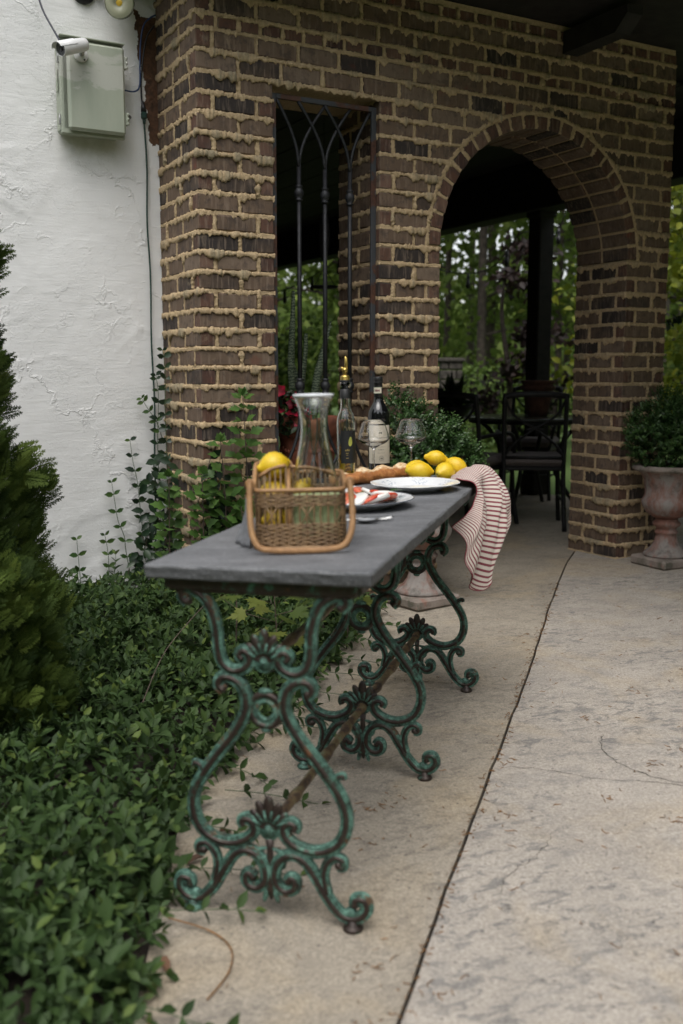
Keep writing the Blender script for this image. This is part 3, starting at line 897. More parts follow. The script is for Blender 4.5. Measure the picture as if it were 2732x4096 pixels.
# ================================================================== STUCCO WALL
sw = MB(); nu, nzv = 190, 250
ua, ub, za, zb = -5.2, -2.50, -.08, 3.3
V = []
for j in range(nzv + 1):
    z = za + (zb - za) * j / nzv
    for i in range(nu + 1):
        u = ua + (ub - ua) * i / nu
        p = Vector((u, 0, z))
        big = noise.noise(p * 2.1) * .003
        wv = p + Vector((noise.noise(p * 3.0) * .22, 0, noise.noise(p * 3.0 + Vector((5, 5, 5))) * .22))
        n = noise.noise(Vector((wv.x * 3.4, 2, wv.z * 5.5)))
        rdg = max(0, 1 - abs(n) * 16) ** 1.5 * .0055 * max(0, .25 + noise.noise(p * 1.9 + Vector((9, 1, 2))) * 1.6)
        n2 = noise.noise(Vector((wv.x * 2.2 + wv.z * 1.2, 7, wv.z * 2.6 - wv.x * 1.6)))
        stp = .0028 * (1 / (1 + math.exp(-n2 * 60))) * (.5 + noise.noise(p * 1.3))
        tr = noise.noise(Vector((u * 3.0 + z * 4.0, 3, z * 16 - u * 5))) * .0009 + max(0, noise.noise(Vector((u * 26, 1, z * 26))) * noise.noise(p * 3.3)) * .004
        V.append((u, .51 - big - rdg - stp - tr, z))
sw.add(V, [(j * (nu + 1) + i, j * (nu + 1) + i + 1, (j + 1) * (nu + 1) + i + 1, (j + 1) * (nu + 1) + i) for j in range(nzv) for i in range(nu)])
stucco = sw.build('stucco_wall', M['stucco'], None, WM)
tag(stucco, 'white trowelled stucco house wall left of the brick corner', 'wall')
m = MB(); m.box((-5.85, .56, 1.6), (1.3, .1, 3.4)); m.box((-3.85, .63, 1.6), (2.66, .2, 3.38))
m.build('wall_body', M['stucco'], stucco)

# ================================================================== PORCH ROOF, POST, ADDED BACK WALLS
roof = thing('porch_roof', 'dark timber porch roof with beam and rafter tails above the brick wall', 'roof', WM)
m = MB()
pl = [(-2.82, -.10), (-2.60, -.42), (-1.25, -.50), (-1.45, -1.2), (-1.60, -4.6), (5.0, -4.6), (5.0, 1.0), (1.72, 1.2), (1.72, 10.4), (-2.7, 10.4), (-2.82, .8)]  # front overhang extended out of view to shade the patio and pillar
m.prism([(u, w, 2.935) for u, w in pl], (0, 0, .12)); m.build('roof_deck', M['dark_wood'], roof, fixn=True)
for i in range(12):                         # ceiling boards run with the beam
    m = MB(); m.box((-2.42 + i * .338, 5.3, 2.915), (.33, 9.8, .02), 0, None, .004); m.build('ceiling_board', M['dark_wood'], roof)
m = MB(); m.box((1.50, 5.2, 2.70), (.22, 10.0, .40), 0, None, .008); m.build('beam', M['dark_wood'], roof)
for u in (-.46, .75):
    m = MB(); m.prism([(u - .05, .005, 2.79), (u - .05, .005, 2.90), (u - .05, -.46, 2.90), (u - .05, -.46, 2.86), (u - .05, -.38, 2.79)], (.10, 0, 0)); m.build('rafter_tail', M['dark_wood'], roof, fixn=True)
fas = [(-2.82, -.10), (-2.60, -.42), (-1.25, -.50), (-1.45, -1.2), (-1.60, -4.6), (5.0, -4.6)]
for p, q in zip(fas[:-1], fas[1:]):
    v = Vector((q[0] - p[0], q[1] - p[1], 0)); c = Vector(((p[0] + q[0]) / 2, (p[1] + q[1]) / 2, 2.975))
    m = MB(); m.box(c, (v.length + .01, .025, .20), 0, Matrix.Rotation(math.atan2(v.y, v.x), 3, 'Z')); m.build('fascia', M['dark_wood'], roof)
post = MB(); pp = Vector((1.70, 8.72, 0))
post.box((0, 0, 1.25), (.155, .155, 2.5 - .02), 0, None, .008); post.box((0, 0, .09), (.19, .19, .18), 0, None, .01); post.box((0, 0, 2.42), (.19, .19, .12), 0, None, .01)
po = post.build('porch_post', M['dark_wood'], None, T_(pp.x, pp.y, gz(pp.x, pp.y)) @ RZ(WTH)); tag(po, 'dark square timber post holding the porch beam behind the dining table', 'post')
m = MB(); m.box((-2.72, 5.4, 1.4), (.16, 9.6, 3.1)); m.box((-.65, 10.3, 1.4), (4.2, .16, 3.1))  # unseen walls added to keep the porch interior dark
M['dark_wall'] = simple('dark_unseen_wall', (.035, .032, .03), .9, 0, .2, 8, .2, .004)
tag(m.build('unseen_wall', M['dark_wall'], None, WM), 'unseen dark walls added to block light at the porch side and back', 'wall')

# ================================================================== WINDOW GRILLE
gr = thing('window_grille', 'wrought iron window grille with three knuckled bars and gothic arches', 'window grille', WM @ T_(0, .035, 0))
GZ0, GZ1 = .612, 2.392
m = MB()
m.box((UW0 + .015, 0, (GZ0 + GZ1) / 2), (.026, .016, GZ1 - GZ0), 0, None, .002)
m.box((UW1 - .015, 0, (GZ0 + GZ1) / 2), (.026, .016, GZ1 - GZ0), 0, None, .002)
m.build('side_frame', M['peeling'], gr)
m = MB(); m.box(((UW0 + UW1) / 2, 0, GZ1 - .011), (UW1 - UW0 - .058, .018, .022), 0, None, .002); m.build('top_frame', M['peeling'], gr)
m = MB(); m.box(((UW0 + UW1) / 2, 0, GZ0 + .011), (UW1 - UW0 - .058, .018, .022), 0, None, .002); m.build('bottom_frame', M['peeling'], gr)
bu = [-2.030, -1.894, -1.760]; xs_ = [UW0 + .03] + bu + [UW1 - .03]
for i, u in enumerate(bu):
    m = MB()
    m.tube([(u, 0, .93), (u, 0, 2.10)], .0105, 6, 0)
    for z0, z1, s in ((2.085, GZ1 - .022, 1), (.945, GZ0 + .022, -1)):
        for d in (-1, 1):
            tx = xs_[i + 1 + d]
            if abs(d) and (i + 1 + d) in (0, 4): tx -= d * .004
            pts = []
            for k in range(13):
                t = k / 12; x = u + (tx - u) * (1 - math.cos(t * PI / 2)) ** 1.0
                pts.append((x + d * .004, .004 * d, z0 + (z1 - z0) * math.sin(t * PI / 2 * .98) ** .92 if False else z0 + (z1 - z0) * t))
            m.tube(pts, .008, 6, 0)
    ob = m.build('bar', M['black_iron'], gr)
    for zc in (1.965, 1.08):
        m = MB(); m.lathe([(.0105, -.036), (.017, -.034), (.018, -.028), (.013, -.024), (.02, -.014), (.0235, 0), (.02, .014), (.013, .024), (.018, .028), (.017, .034), (.0105, .036)], 12, 0, T_(u, 0, zc))
        m.build('knuckle', M['black_iron'], ob)
# ================================================================== CABINET, CAMERA, LAMP, CABLES on the stucco
def painted_box():
    m, nt, b = new_mat('pale_green_cabinet_paint')
    p = coords(nt, 'Object')
    sep = N_(nt, 'ShaderNodeSeparateXYZ'); nt.links.new(p, sep.inputs[0])
    f = mathn(nt, 'ADD', mathn(nt, 'MULTIPLY', sep.outputs[2], 1.3), mathn(nt, 'MULTIPLY', noise_n(nt, mapping(nt, p, (1, 1, 2.2)), 9, 6, .65, .3), .62))
    g = ramp(nt, noise_n(nt, mapping(nt, p, (1, 1, .25)), 18, 4), [(.3, (.33, .365, .29)), (.7, (.385, .415, .335))])
    c = mixc(nt, mathn(nt, 'MULTIPLY', ramp(nt, f, [(.315, 0.0), (.345, 1.0)]), mathn(nt, 'SUBTRACT', 1.0, ramp(nt, f, [(.47, 0.0), (.52, 1.0)]))), g, (.47, .48, .425))
    setc(nt, b, c); b.inputs['Roughness'].default_value = .6
    bump(nt, b, noise_n(nt, p, 120, 4), .2, .001); return m
M['cabinet'] = painted_box()
M['steel'] = simple('stainless_steel', (.42, .42, .41), .28, 1.0, .1, 40, .05, .001)
BX0, BX1, BZ0, BZ1, BWF = -3.02, -2.733, 2.198, 2.603, .375
bt = thing('electrical_cabinet', 'pale green weathered electrical cabinet hung on the white stucco', 'electrical box', WM @ T_((BX0 + BX1) / 2, .5, (BZ0 + BZ1) / 2))
bw, bh = BX1 - BX0, BZ1 - BZ0
m = MB(); m.box((-.004, -.045, 0), (bw - .012, .10, bh - .02), 0, None, .012); m.box((0, -.088, 0), (bw, .014, bh), 0, None, .004); m.build('body', M['cabinet'], bt)
m = MB(); m.box((.012, -.113, 0), (bw - .03, .034, bh - .028), 0, None, .01); door = m.build('lid', M['cabinet'], bt)
m = MB(); m.box((0, -.098, bh / 2 + .004), (bw + .004, .05, .005), 0, None, .001); m.build('drip_edge', M['cabinet'], bt)
for z in (.128, -.115):
    m = MB(); m.box((bw / 2 + .004, -.108, z), (.012, .026, .055), 0, None, .003)
    for dz in (-.02, 0, .02): m.tube([(bw / 2 + .010, -.118, z + dz - .006), (bw / 2 + .010, -.118, z + dz + .006)], .005, 8)
    m.build('hinge', M['cabinet'], bt)
for z in (-.142, .12):
    m = MB(); m.box((-bw / 2 - .002, -.075, z), (.008, .022, .04), 0, None, .002)
    m.tube([(-bw / 2 - .008, -.075, z - .02), (-bw / 2 - .010, -.105, z - .018), (-bw / 2 - .010, -.105, z + .018), (-bw / 2 - .008, -.075, z + .02)], .0018, 6)
    m.build('latch', M['steel'], bt)
m = MB(); m.box((-bw / 2 - .004, -.05, .03), (.004, .02, .10), 0, None, .001); m.build('side_clip', M['cabinet'], bt)
# security camera
M['white_plastic'] = simple('white_plastic', (.74, .74, .74), .35, 0, .03, 20, 0)
M['black_plastic'] = simple('black_plastic', (.012, .012, .014), .3, 0, .1, 20, 0)
M['lens_glass'] = simple('dark_lens', (.02, .02, .025), .06, 0, .1, 20, 0)
M['lens_ring'] = simple('grey_lens_ring', (.10, .10, .11), .35, 0, .1, 60, 0)
sc_ = thing('security_camera', 'white bullet security camera screwed to the green cabinet', 'security camera', WM @ T_(-2.935, .366, 2.528) @ Matrix.Scale(1.0, 4))
# body axis: points out from the wall, left and down
axis = Vector((-.84, -.40, -.36)).normalized()
RMx = axis.to_track_quat('Z', 'X').to_matrix().to_4x4()
CM = T_(-.030, -.060, .018) @ RMx
m = MB(); m.lathe([(0, -.05), (.02, -.05), (.0265, -.046), (.029, -.036), (.03, .028), (.0302, .030), (.0296, .032), (.0302, .034), (.0305, .088), (.0305, .10), (.0285, .10), (.0285, .093)], 36, 0, CM)
body = m.build('body', M['white_plastic'], sc_)
m = MB()
for k in range(25):
    pass
m.lathe([(.0312, .02), (.0312, .118), (.0325, .118), (.0325, .02)], 20, 0, CM, math.radians(-75), math.radians(75)); m.build('sun_hood', M['white_plastic'], sc_)
m = MB(); m.lathe([(.0285, .094), (.026, .0945), (.012, .0935), (.0115, .090)], 32, 0, CM); m.build('face_ring', M['lens_ring'], sc_)
m = MB(); m.lathe([(.0115, .091), (.009, .0945), (.005, .096), (0, .0965)], 24, 0, CM); m.build('lens', M['lens_glass'], sc_)
for k in range(10):
    a = 2 * PI * k / 10
    m = MB(); m.lathe([(.0022, .0935), (.0018, .0955), (0, .096)], 8, 0, CM @ T_(.0195 * math.cos(a), .0195 * math.sin(a), 0)); m.build('infrared_diode', M['lens_glass'], sc_)
m = MB(); m.lathe([(0, 0), (.031, 0), (.031, .004), (.026, .008), (.01, .010), (0, .010)], 28, 0, RX(PI / 2)); m.build('mount_plate', M['white_plastic'], sc_)
m = MB(); m.ellipsoid((0, -.018, .004), (.013, .013, .013)); m.build('ball_joint', M['steel'], sc_)
m = MB(); m.tube([(0, -.018, .004), tuple(CM @ Vector((0, 0, -.045)))], .009, 10); m.build('arm', M['white_plastic'], sc_)
m = MB(); m.lathe([(0, 0), (.004, 0), (.004, .002), (0, .002)], 10, 0, T_(.014, -.008, -.02) @ RX(PI / 2)); m.build('screw', M['black_plastic'], sc_)
def cable(name, pts, r, mat, label, cat='cable', k=8):
    m = MB(); m.tube(smooth_path(pts, k), r, 8); o = m.build(name, mat, None, WM); tag(o, label, cat); return o
M['black_cable'] = simple('black_cable', (.012, .012, .013), .5, 0, .1, 40, 0)
M['navy_cable'] = simple('navy_cable', (.012, .014, .03), .45, 0, .1, 40, 0)
M['blue_cable'] = simple('blue_cable', (.02, .055, .16), .4, 0, .1, 40, 0)
M['green_cable'] = simple('dark_green_cable', (.012, .045, .035), .5, 0, .15, 40, 0)
cable('camera_cable', [(-3.13, .40, 2.98), (-3.115, .40, 2.82), (-3.095, .37, 2.70), (-3.065, .31, 2.60), (-3.045, .262, 2.535)], .0042, M['navy_cable'], 'dark cable running up the stucco from the white security camera')
cable('network_cable', [(BX1 - .004, .45, 2.436), (-2.70, .478, 2.436), (-2.655, .484, 2.44), (-2.632, .486, 2.47), (-2.628, .486, 2.56), (-2.622, .486, 2.66), (-2.605, .484, 2.74), (-2.575, .478, 2.775), (-2.55, .476, 2.79)], .0036, M['blue_cable'], 'thin blue cable from the green cabinet up past the bare brown patch')
cable('black_cord', [(-2.56, .474, 2.74), (-2.592, .480, 2.69), (-2.612, .484, 2.60), (-2.624, .488, 2.48), (-2.622, .49, 2.40), (-2.620, .486, 2.365)], .0042, M['black_cable'], 'black power cord hanging beside the brick above the green plug')
gc = thing('extension_cord', 'dark green extension cord hanging down the stucco beside the brick corner', 'extension cord', WM)
m = MB(); m.tube(smooth_path([(-2.615, .487, 2.315), (-2.606, .489, 2.1), (-2.612, .488, 1.85), (-2.602, .489, 1.6), (-2.606, .488, 1.3), (-2.598, .488, 1.0), (-2.604, .487, .78), (-2.61, .48, .4), (-2.63, .46, .12)], 8), .0044, 8); m.build('cord', M['green_cable'], gc)
m = MB(); m.box((-2.617, .478, 2.335), (.026, .026, .034), 0, None, .006); m.tube([(-2.616, .48, 2.318), (-2.615, .485, 2.298)], [.009, .006], 10); m.build('socket', M['green_cable'], gc)
m = MB(); m.tube([(-2.618, .478, 2.352), (-2.619, .48, 2.375), (-2.620, .485, 2.40)], [.014, .011, .005], 10); m.build('plug', M['black_plastic'], gc)
m = MB(); m.lathe([(0, 0), (.010, 0), (.009, .002), (.003, .002), (.0028, -.002), (0, -.002)], 14, 0, RX(PI / 2)); M['grey_wash'] = simple('grey_washer', (.16, .16, .155), .7)
tag(m.build('wall_anchor', M['grey_wash'], None, WM @ T_(-2.685, .488, 2.322)), 'small round grey anchor set in the stucco right of the cabinet', 'wall anchor')
# flood lamp
fl = thing('flood_lamp', 'round clear flood lamp pointing down at the top of the stucco wall', 'flood lamp', WM @ T_(-2.755, .36, 2.775) @ Matrix.Scale(1.12, 4))
FM = Vector((-.55, -.78, -.30)).normalized().to_track_quat('Z', 'X').to_matrix().to_4x4()
def lens_mat():
    m, nt, b = new_mat('ribbed_lamp_lens'); p = coords(nt)
    w = N_(nt, 'ShaderNodeTexWave'); w.inputs['Scale'].default_value = 160; nt.links.new(p, w.inputs['Vector'])
    setc(nt, b, (.60, .60, .44)); b.inputs['Roughness'].default_value = .12; b.inputs['Transmission Weight'].default_value = .25
    bump(nt, b, w.outputs['Fac'], .3, .001); return m
M['lamp_lens'] = lens_mat()
M['lamp_body'] = simple('lamp_reflector', (.32, .32, .27), .25, .6, .1, 20, 0)
M['yellow_led'] = simple('yellow_led', (.75, .48, .06), .35, 0, .1, 60, 0)
m = MB(); m.lathe([(0, -.10), (.018, -.10), (.02, -.075), (.03, -.055), (.052, -.012), (.060, 0), (.062, .004), (.060, .008), (.056, .008)], 40, 0, FM); m.build('bulb_body', M['lamp_body'], fl)
m = MB(); m.lathe([(.057, .006), (.045, .010), (.022, .012), (.0195, .006), (.013, .006)], 40, 0, FM); m.build('lens', M['lamp_lens'], fl)
m = MB(); m.lathe([(.0135, .005), (.011, .007), (0, .0075)], 24, 0, FM); m.build('emitter', M['yellow_led'], fl)
m = MB(); m.lathe([(.016, -.14), (.022, -.135), (.024, -.09), (.02, -.088)], 20, 0, FM); m.tube([tuple(FM @ Vector((0, 0, -.135))), (-.02, .10, .07), (-.09, .13, .06)], .012, 10); m.build('holder', M['black_metal'], fl)
m = MB(); m.lathe([(0, 0), (.05, 0), (.05, .02), (.03, .035), (0, .035)], 24, 0, T_(-.11, .14, .065) @ RX(PI / 2)); m.build('wall_plate', M['black_metal'], fl)

# ================================================================== PORCH THINGS
def urn(name, label, x, y, mats, s=1.0, rz=0.0):
    z = gz(x, y)
    t = thing(name, label, 'urn', T_(x, y, z) @ RZ(rz) @ Matrix.Scale(s, 4))
    m = MB(); m.box((0, 0, .0275), (.275, .275, .055), 0, None, .012); m.build('plinth', mats[1], t)
    flute = lambda r, z_, a: r * (1 + .035 * math.cos(a * 20) * (1 if .065 < z_ < .17 else 0))
    m = MB(); m.lathe([(0, .055), (.118, .056), (.122, .066), (.112, .078), (.085, .10), (.066, .13), (.056, .165), (.054, .178), (.063, .186), (.064, .194), (.055, .202), (.054, .215), (.076, .232), (.078, .243), (.062, .258), (.06, .27)], 60, 0, None, 0, 2 * PI, flute); m.build('foot', mats[1] if s != 1 else mats[0], t)
    gad = lambda r, z_, a: r * (1 + .022 * abs(math.cos(a * 11)) * (1 if .27 < z_ < .372 else 0))
    m = MB(); m.lathe([(.03, .268), (.075, .275), (.112, .30), (.137, .34), (.142, .365), (.134, .382), (.126, .40), (.127, .44), (.134, .485), (.152, .52), (.17, .535)], 66, 0, None, 0, 2 * PI, gad); m.build('bowl', mats[0], t)
    eggs = lambda r, z_, a: r * (1 + (.014 * math.cos(a * 44) if .535 < z_ < .56 and r > .17 else 0))
    m = MB(); m.lathe([(.165, .533), (.182, .535), (.194, .543), (.197, .552), (.19, .563), (.178, .568), (.16, .565), (.148, .545), (.145, .52), (.0, .515)], 88, 0, None, 0, 2 * PI, eggs); m.build('rim', mats[1], t)
    m = MB(); m.lathe([(.152, .535), (.08, .545), (0, .548)], 24); m.build('potting_soil', M['soil'], t)
    return t
urnR = urn('garden_urn', 'weathered terracotta urn on the patio beside the right brick pillar', 1.825, 5.53, (M['urn'], M['urn_foot']), 1.0, .45)
urnL = urn('garden_urn', 'mossy terracotta urn standing behind the table at the middle brick pier', .385, 4.72, (M['urn'], M['urn_foot']), 1.0, .62)
# window sill planter
pt = thing('terracotta_pot', 'wide terracotta pot on the window sill behind the iron grille', 'flower pot', WM @ T_(-1.885, .235, .607))
m = MB(); m.lathe([(0, 0), (.105, 0), (.128, .10), (.146, .205), (.149, .222), (.160, .226), (.163, .27), (.170, .285), (.172, .312), (.166, .32), (.155, .32), (.15, .29), (0, .285)], 56); m.build('pot_body', M['terracotta'], pt)
m = MB()
for k in range(40):
    a = 2 * PI * k / 40; m.ellipsoid((.140 * math.cos(a), .140 * math.sin(a), .165 - .014 * abs(math.sin(a * 5))), (.008, .008, .011), 6, 5)
m.build('garland', M['terracotta'], pt)
def snake_leaf_mat():
    m, nt, b = new_mat('banded_snake_plant'); p = coords(nt, 'Object')
    w = N_(nt, 'ShaderNodeTexWave'); w.bands_direction = 'Z'; w.inputs['Scale'].default_value = 22; w.inputs['Distortion'].default_value = 7; w.inputs['Detail'].default_value = 3; w.inputs['Detail Scale'].default_value = 3; nt.links.new(p, w.inputs['Vector'])
    c = ramp(nt, w.outputs['Fac'], [(.25, (.018, .035, .02)), (.5, (.07, .10, .06)), (.8, (.15, .18, .12))])
    setc(nt, b, c); b.inputs['Roughness'].default_value = .4; return m
M['snake'] = snake_leaf_mat()
sp = thing('snake_plant', 'snake plant with tall banded leaves growing in the window sill pot', 'plant', WM @ T_(-1.885, .235, .607))
def snake_leaf(x, y, h, lean, w, rz, bend):
    m = MB(); n = 12; vs = []
    for i in range(n + 1):
        t = i / n; ww = w * (.55 + .9 * t if t < .45 else max(.02, .955 * (1 - ((t - .45) / .55) ** 1.7)))
        z = .27 + h * t; ox = lean * t * t + bend * math.sin(t * 2.4)
        for k in (-1, -.35, .35, 1):
            vs.append((ox + ww * k * .5, .016 * k * k - .005 + .012 * math.sin(t * 5), z))
        for k in (1, .35, -.35, -1):
            vs.append((ox + ww * k * .5, .016 * k * k + .012 * math.sin(t * 5), z))
    fs = []
    for i in range(n):
        for k in range(8):
            fs.append((i * 8 + k, i * 8 + (k + 1) % 8, (i + 1) * 8 + (k + 1) % 8, (i + 1) * 8 + k))
    m.add(vs, fs); m.build('leaf', M['snake'], sp, T_(x, y, 0) @ RZ(rz))
snake_leaf(-.06, 0, .66, -.02, .05, .4, -.02); snake_leaf(.0, .03, .46, -.02, .045, .9, .01); snake_leaf(.02, -.02, .52, .08, .055, .0, .02); snake_leaf(-.02, .05, .36, -.05, .05, -.5, .0)
M['red_petal'] = simple('crimson_petals', (.33, .006, .03), .6, 0, .4, 30, 0)
rf = thing('red_flowers', 'dark crimson petunias spilling from the left of the sill pot', 'flowers', WM @ T_(-2.03, .17, .89))
fr_ = random.Random(5)
for k in range(9):
    m = MB(); vs = [(0, 0, 0)]; n = 15
    for i in range(n):
        a = 2 * PI * i / n; r = .030 * (1 + .18 * math.cos(a * 5)); vs.append((r * math.cos(a), r * math.sin(a), .016 + .003 * math.cos(a * 10)))
    m.add(vs, [(0, i + 1, (i + 1) % n + 1) for i in range(n)])
    m.build('bloom', M['red_petal'], rf, T_(fr_.uniform(-.05, .09), fr_.uniform(-.06, .05), fr_.uniform(.02, .17)) @ Euler((fr_.uniform(.4, 1.6), fr_.uniform(-.6, .6), fr_.uniform(-1, 1))).to_matrix().to_4x4())
M['dark_leaf'] = leaf_mat('dark_leaves', (.008, .018, .008), (.018, .035, .012), (.03, .055, .018))
tv, tf = leaf_template(.55)
n = 160; P = np.stack([rng.normal(.0, .045, n), rng.normal(0, .035, n), rng.uniform(-.06, .17, n)], 1)
dv = rng.normal(size=(n, 3)); me = scatter_mesh('foliage', tv, tf, frames(dv, rng.normal(size=(n, 3))), rng.uniform(.03, .055, n), P, M['dark_leaf'])
tag(link('foliage', me, rf), None, None, None, 'stuff')
# hanging feeder
hf = thing('hanging_feeder', 'black hanging dish on chains with an oval plaque, seen through the grille', 'hanging feeder', WM @ T_(-1.6, .6, 0))
def chain(m, p0, p1, r=.0045, w=.0011):
    p0, p1 = Vector(p0), Vector(p1); L = (p1 - p0).length; n = max(2, int(L / (r * 2.6))); d = (p1 - p0).normalized(); q = d.to_track_quat('Z', 'X').to_matrix()
    for i in range(n):
        c = p0 + d * (L * (i + .5) / n); pts = []
        for k in range(8):
            a = 2 * PI * k / 8; v = Vector((r * .6 * math.cos(a), 0, r * 1.5 * math.sin(a)))
            if i % 2: v = Vector((0, v.x, v.z))
            pts.append(c + q @ v)
        m.tube(pts, w, 4, 0, False, True)
m = MB(); chain(m, (0, 0, 2.92), (0, 0, 2.0)); chain(m, (0, 0, 1.73), (0, 0, 1.705))
for a in (0, 2.1, 4.2): chain(m, (0, 0, 1.705), (.062 * math.cos(a), .062 * math.sin(a), 1.61))
tag(m.build('chain', M['black_metal'], hf), None, None, None, 'stuff')
m = MB(); m.lathe([(0, -.006), (.066, -.006), (.072, 0), (.072, .006), (.066, .006), (.06, .0), (0, .0)], 32, 0, T_(0, 0, 1.6)); m.build('dish', M['black_metal'], hf)
m = MB(); m.ellipsoid((0, 0, 1.865), (.012, .055, .135), 16, 14); m.build('plaque', M['dark_wood'], hf)

# dining set
def chair(x, y, rz, label):
    t = thing('patio_chair', label, 'chair', T_(x, y, gz(x, y)) @ RZ(rz), 'black metal chairs round the patio table')
    b = M['black_metal']
    for s in (-1, 1):
        m = MB(); m.tube(smooth_path([(s * .215, -.25, 0), (s * .205, -.215, .22), (s * .2, -.2, .44), (s * .205, -.225, .7), (s * .205, -.265, .93)], 4), .016, 8); m.build('back_post', b, t)
        m = MB(); m.tube(smooth_path([(s * .22, .25, 0), (s * .205, .215, .2), (s * .2, .2, .42)], 4), .016, 8); m.build('leg', b, t)
        m = MB(); m.tube(smooth_path([(s * .2, -.215, .64), (s * .235, -.05, .66), (s * .24, .12, .655), (s * .225, .19, .56), (s * .2, .2, .43)], 5), .014, 8); m.build('arm', b, t)
        m = MB(); m.tube([(s * .204, -.2, .2), (s * .206, .2, .2)], .009, 6); m.build('stretcher', b, t)
    m = MB(); m.tube(smooth_path([(-.215, -.262, .915), (-.1, -.28, .93), (.1, -.28, .93), (.215, -.262, .915)], 5), .02, 8, 0, True, False, ((0, 1, 0), .6)); m.build('top_rail', b, t)
    m = MB(); m.tube([(-.2, -.205, .5), (.2, -.205, .5)], .011, 6); m.build('lower_rail', b, t)
    for s in (-1, 1):
        m = MB(); m.tube(smooth_path([(s * .2, -.255, .90), (s * .15, -.245, .80), (s * .03, -.235, .715), (-s * .06, -.23, .69)], 6), .009, 6); m.build('back_scroll', b, t)
        m = MB(); m.tube(smooth_path([(s * .195, -.21, .52), (s * .13, -.22, .60), (s * .0, -.232, .70)], 6), .009, 6); m.build('back_scroll', b, t)
    m = MB(); m.box((0, 0, .425), (.42, .42, .03), 0, None, .008); m.build('seat_frame', b, t)
    m = MB(); m.box((0, .01, .475), (.44, .44, .075), 0, None, .03); m.build('cushion', M['cushion'], t)
    return t
chair(1.335, 6.98, -.12, 'black metal chair with a taupe cushion, its back turned to the brick arch')
chair(.93, 7.05, -.75, 'black metal chair with a round-fronted cushion, half hidden by the potted shrub')
chair(1.62, 8.55, 2.75, 'black metal chair on the far side of the patio table')
tb_ = thing('patio_table', 'round dark patio table under the porch behind the arch', 'table', T_(1.48, 7.85, gz(1.48, 7.85)))
M['table_stone'] = simple('dark_glass_top', (.05, .055, .045), .18, 0, .2, 8, 0)
m = MB(); m.lathe([(0, .705), (.50, .705), (.525, .712), (.525, .722), (.50, .728), (0, .728)], 60); m.build('tabletop', M['table_stone'], tb_)
for k in range(4):
    a = PI / 4 + k * PI / 2 + .3
    m = MB(); c, s = math.cos(a), math.sin(a); m.tube(smooth_path([(.40 * c, .40 * s, .0), (.34 * c, .34 * s, .1), (.2 * c, .2 * s, .34), (.3 * c, .3 * s, .58), (.44 * c, .44 * s, .70)], 5), .017, 8); m.build('leg', M['black_metal'], tb_)
m = MB(); m.tube([(.47 * math.cos(2 * PI * k / 40), .47 * math.sin(2 * PI * k / 40), .692) for k in range(40)], .013, 6, 0, False, True); m.build('apron_ring', M['black_metal'], tb_)
M['dark_terracotta'] = simple('deep_brown_terracotta', (.09, .04, .028), .9, 0, .3, 16, .3, .003)  # darker, even terracotta tone for the table planter
tp = thing('table_planter', 'dark terracotta planter in the middle of the patio table', 'flower pot', T_(1.54, 7.87, gz(1.54, 7.87) + .729))
m = MB(); m.lathe([(0, 0), (.075, 0), (.09, .05), (.112, .17), (.118, .2), (.135, .205), (.137, .235), (.122, .238), (.12, .25), (.134, .256), (.134, .275), (.12, .278), (.11, .25), (0, .245)], 40); m.build('pot_body', M['dark_terracotta'], tp)
# string lights under the porch edge
sl = thing('string_lights', 'string of hanging bulbs looped along the porch edge', 'string lights', Matrix.Identity(4))
def pxp(px, py, y):
    x = (px - 1366) / 3984; yy = -(py - 2048) / 3984
    d = Vector((x, cp + yy * sp_, -sp_ + yy * cp)); t = y / d.y; return Vector((0, 0, CAM_Z)) + d * t
pts = [pxp(1090, 1175, 11.0), pxp(1200, 1135, 11.0), pxp(1300, 1075, 10.6), pxp(1420, 1010, 10.4), pxp(1600, 1000, 10.4), pxp(1780, 1085, 10.2), pxp(1960, 1075, 9.8), pxp(2090, 930, 9.2), pxp(2200, 960, 9.6), pxp(2260, 860, 9.4)]
m = MB(); Q = smooth_path(pts, 6); m.tube(Q, .006, 5); m.build('wire', M['black_cable'], sl)
for i in range(3, len(Q), 6):
    p = Q[i]; m = MB(); m.lathe([(0, -.15), (.018, -.142), (.024, -.115), (.018, -.08), (.014, -.075), (.016, -.04), (.012, 0), (0, 0)], 10, 0, T_(*p)); m.build('bulb', M['black_plastic'], sl)

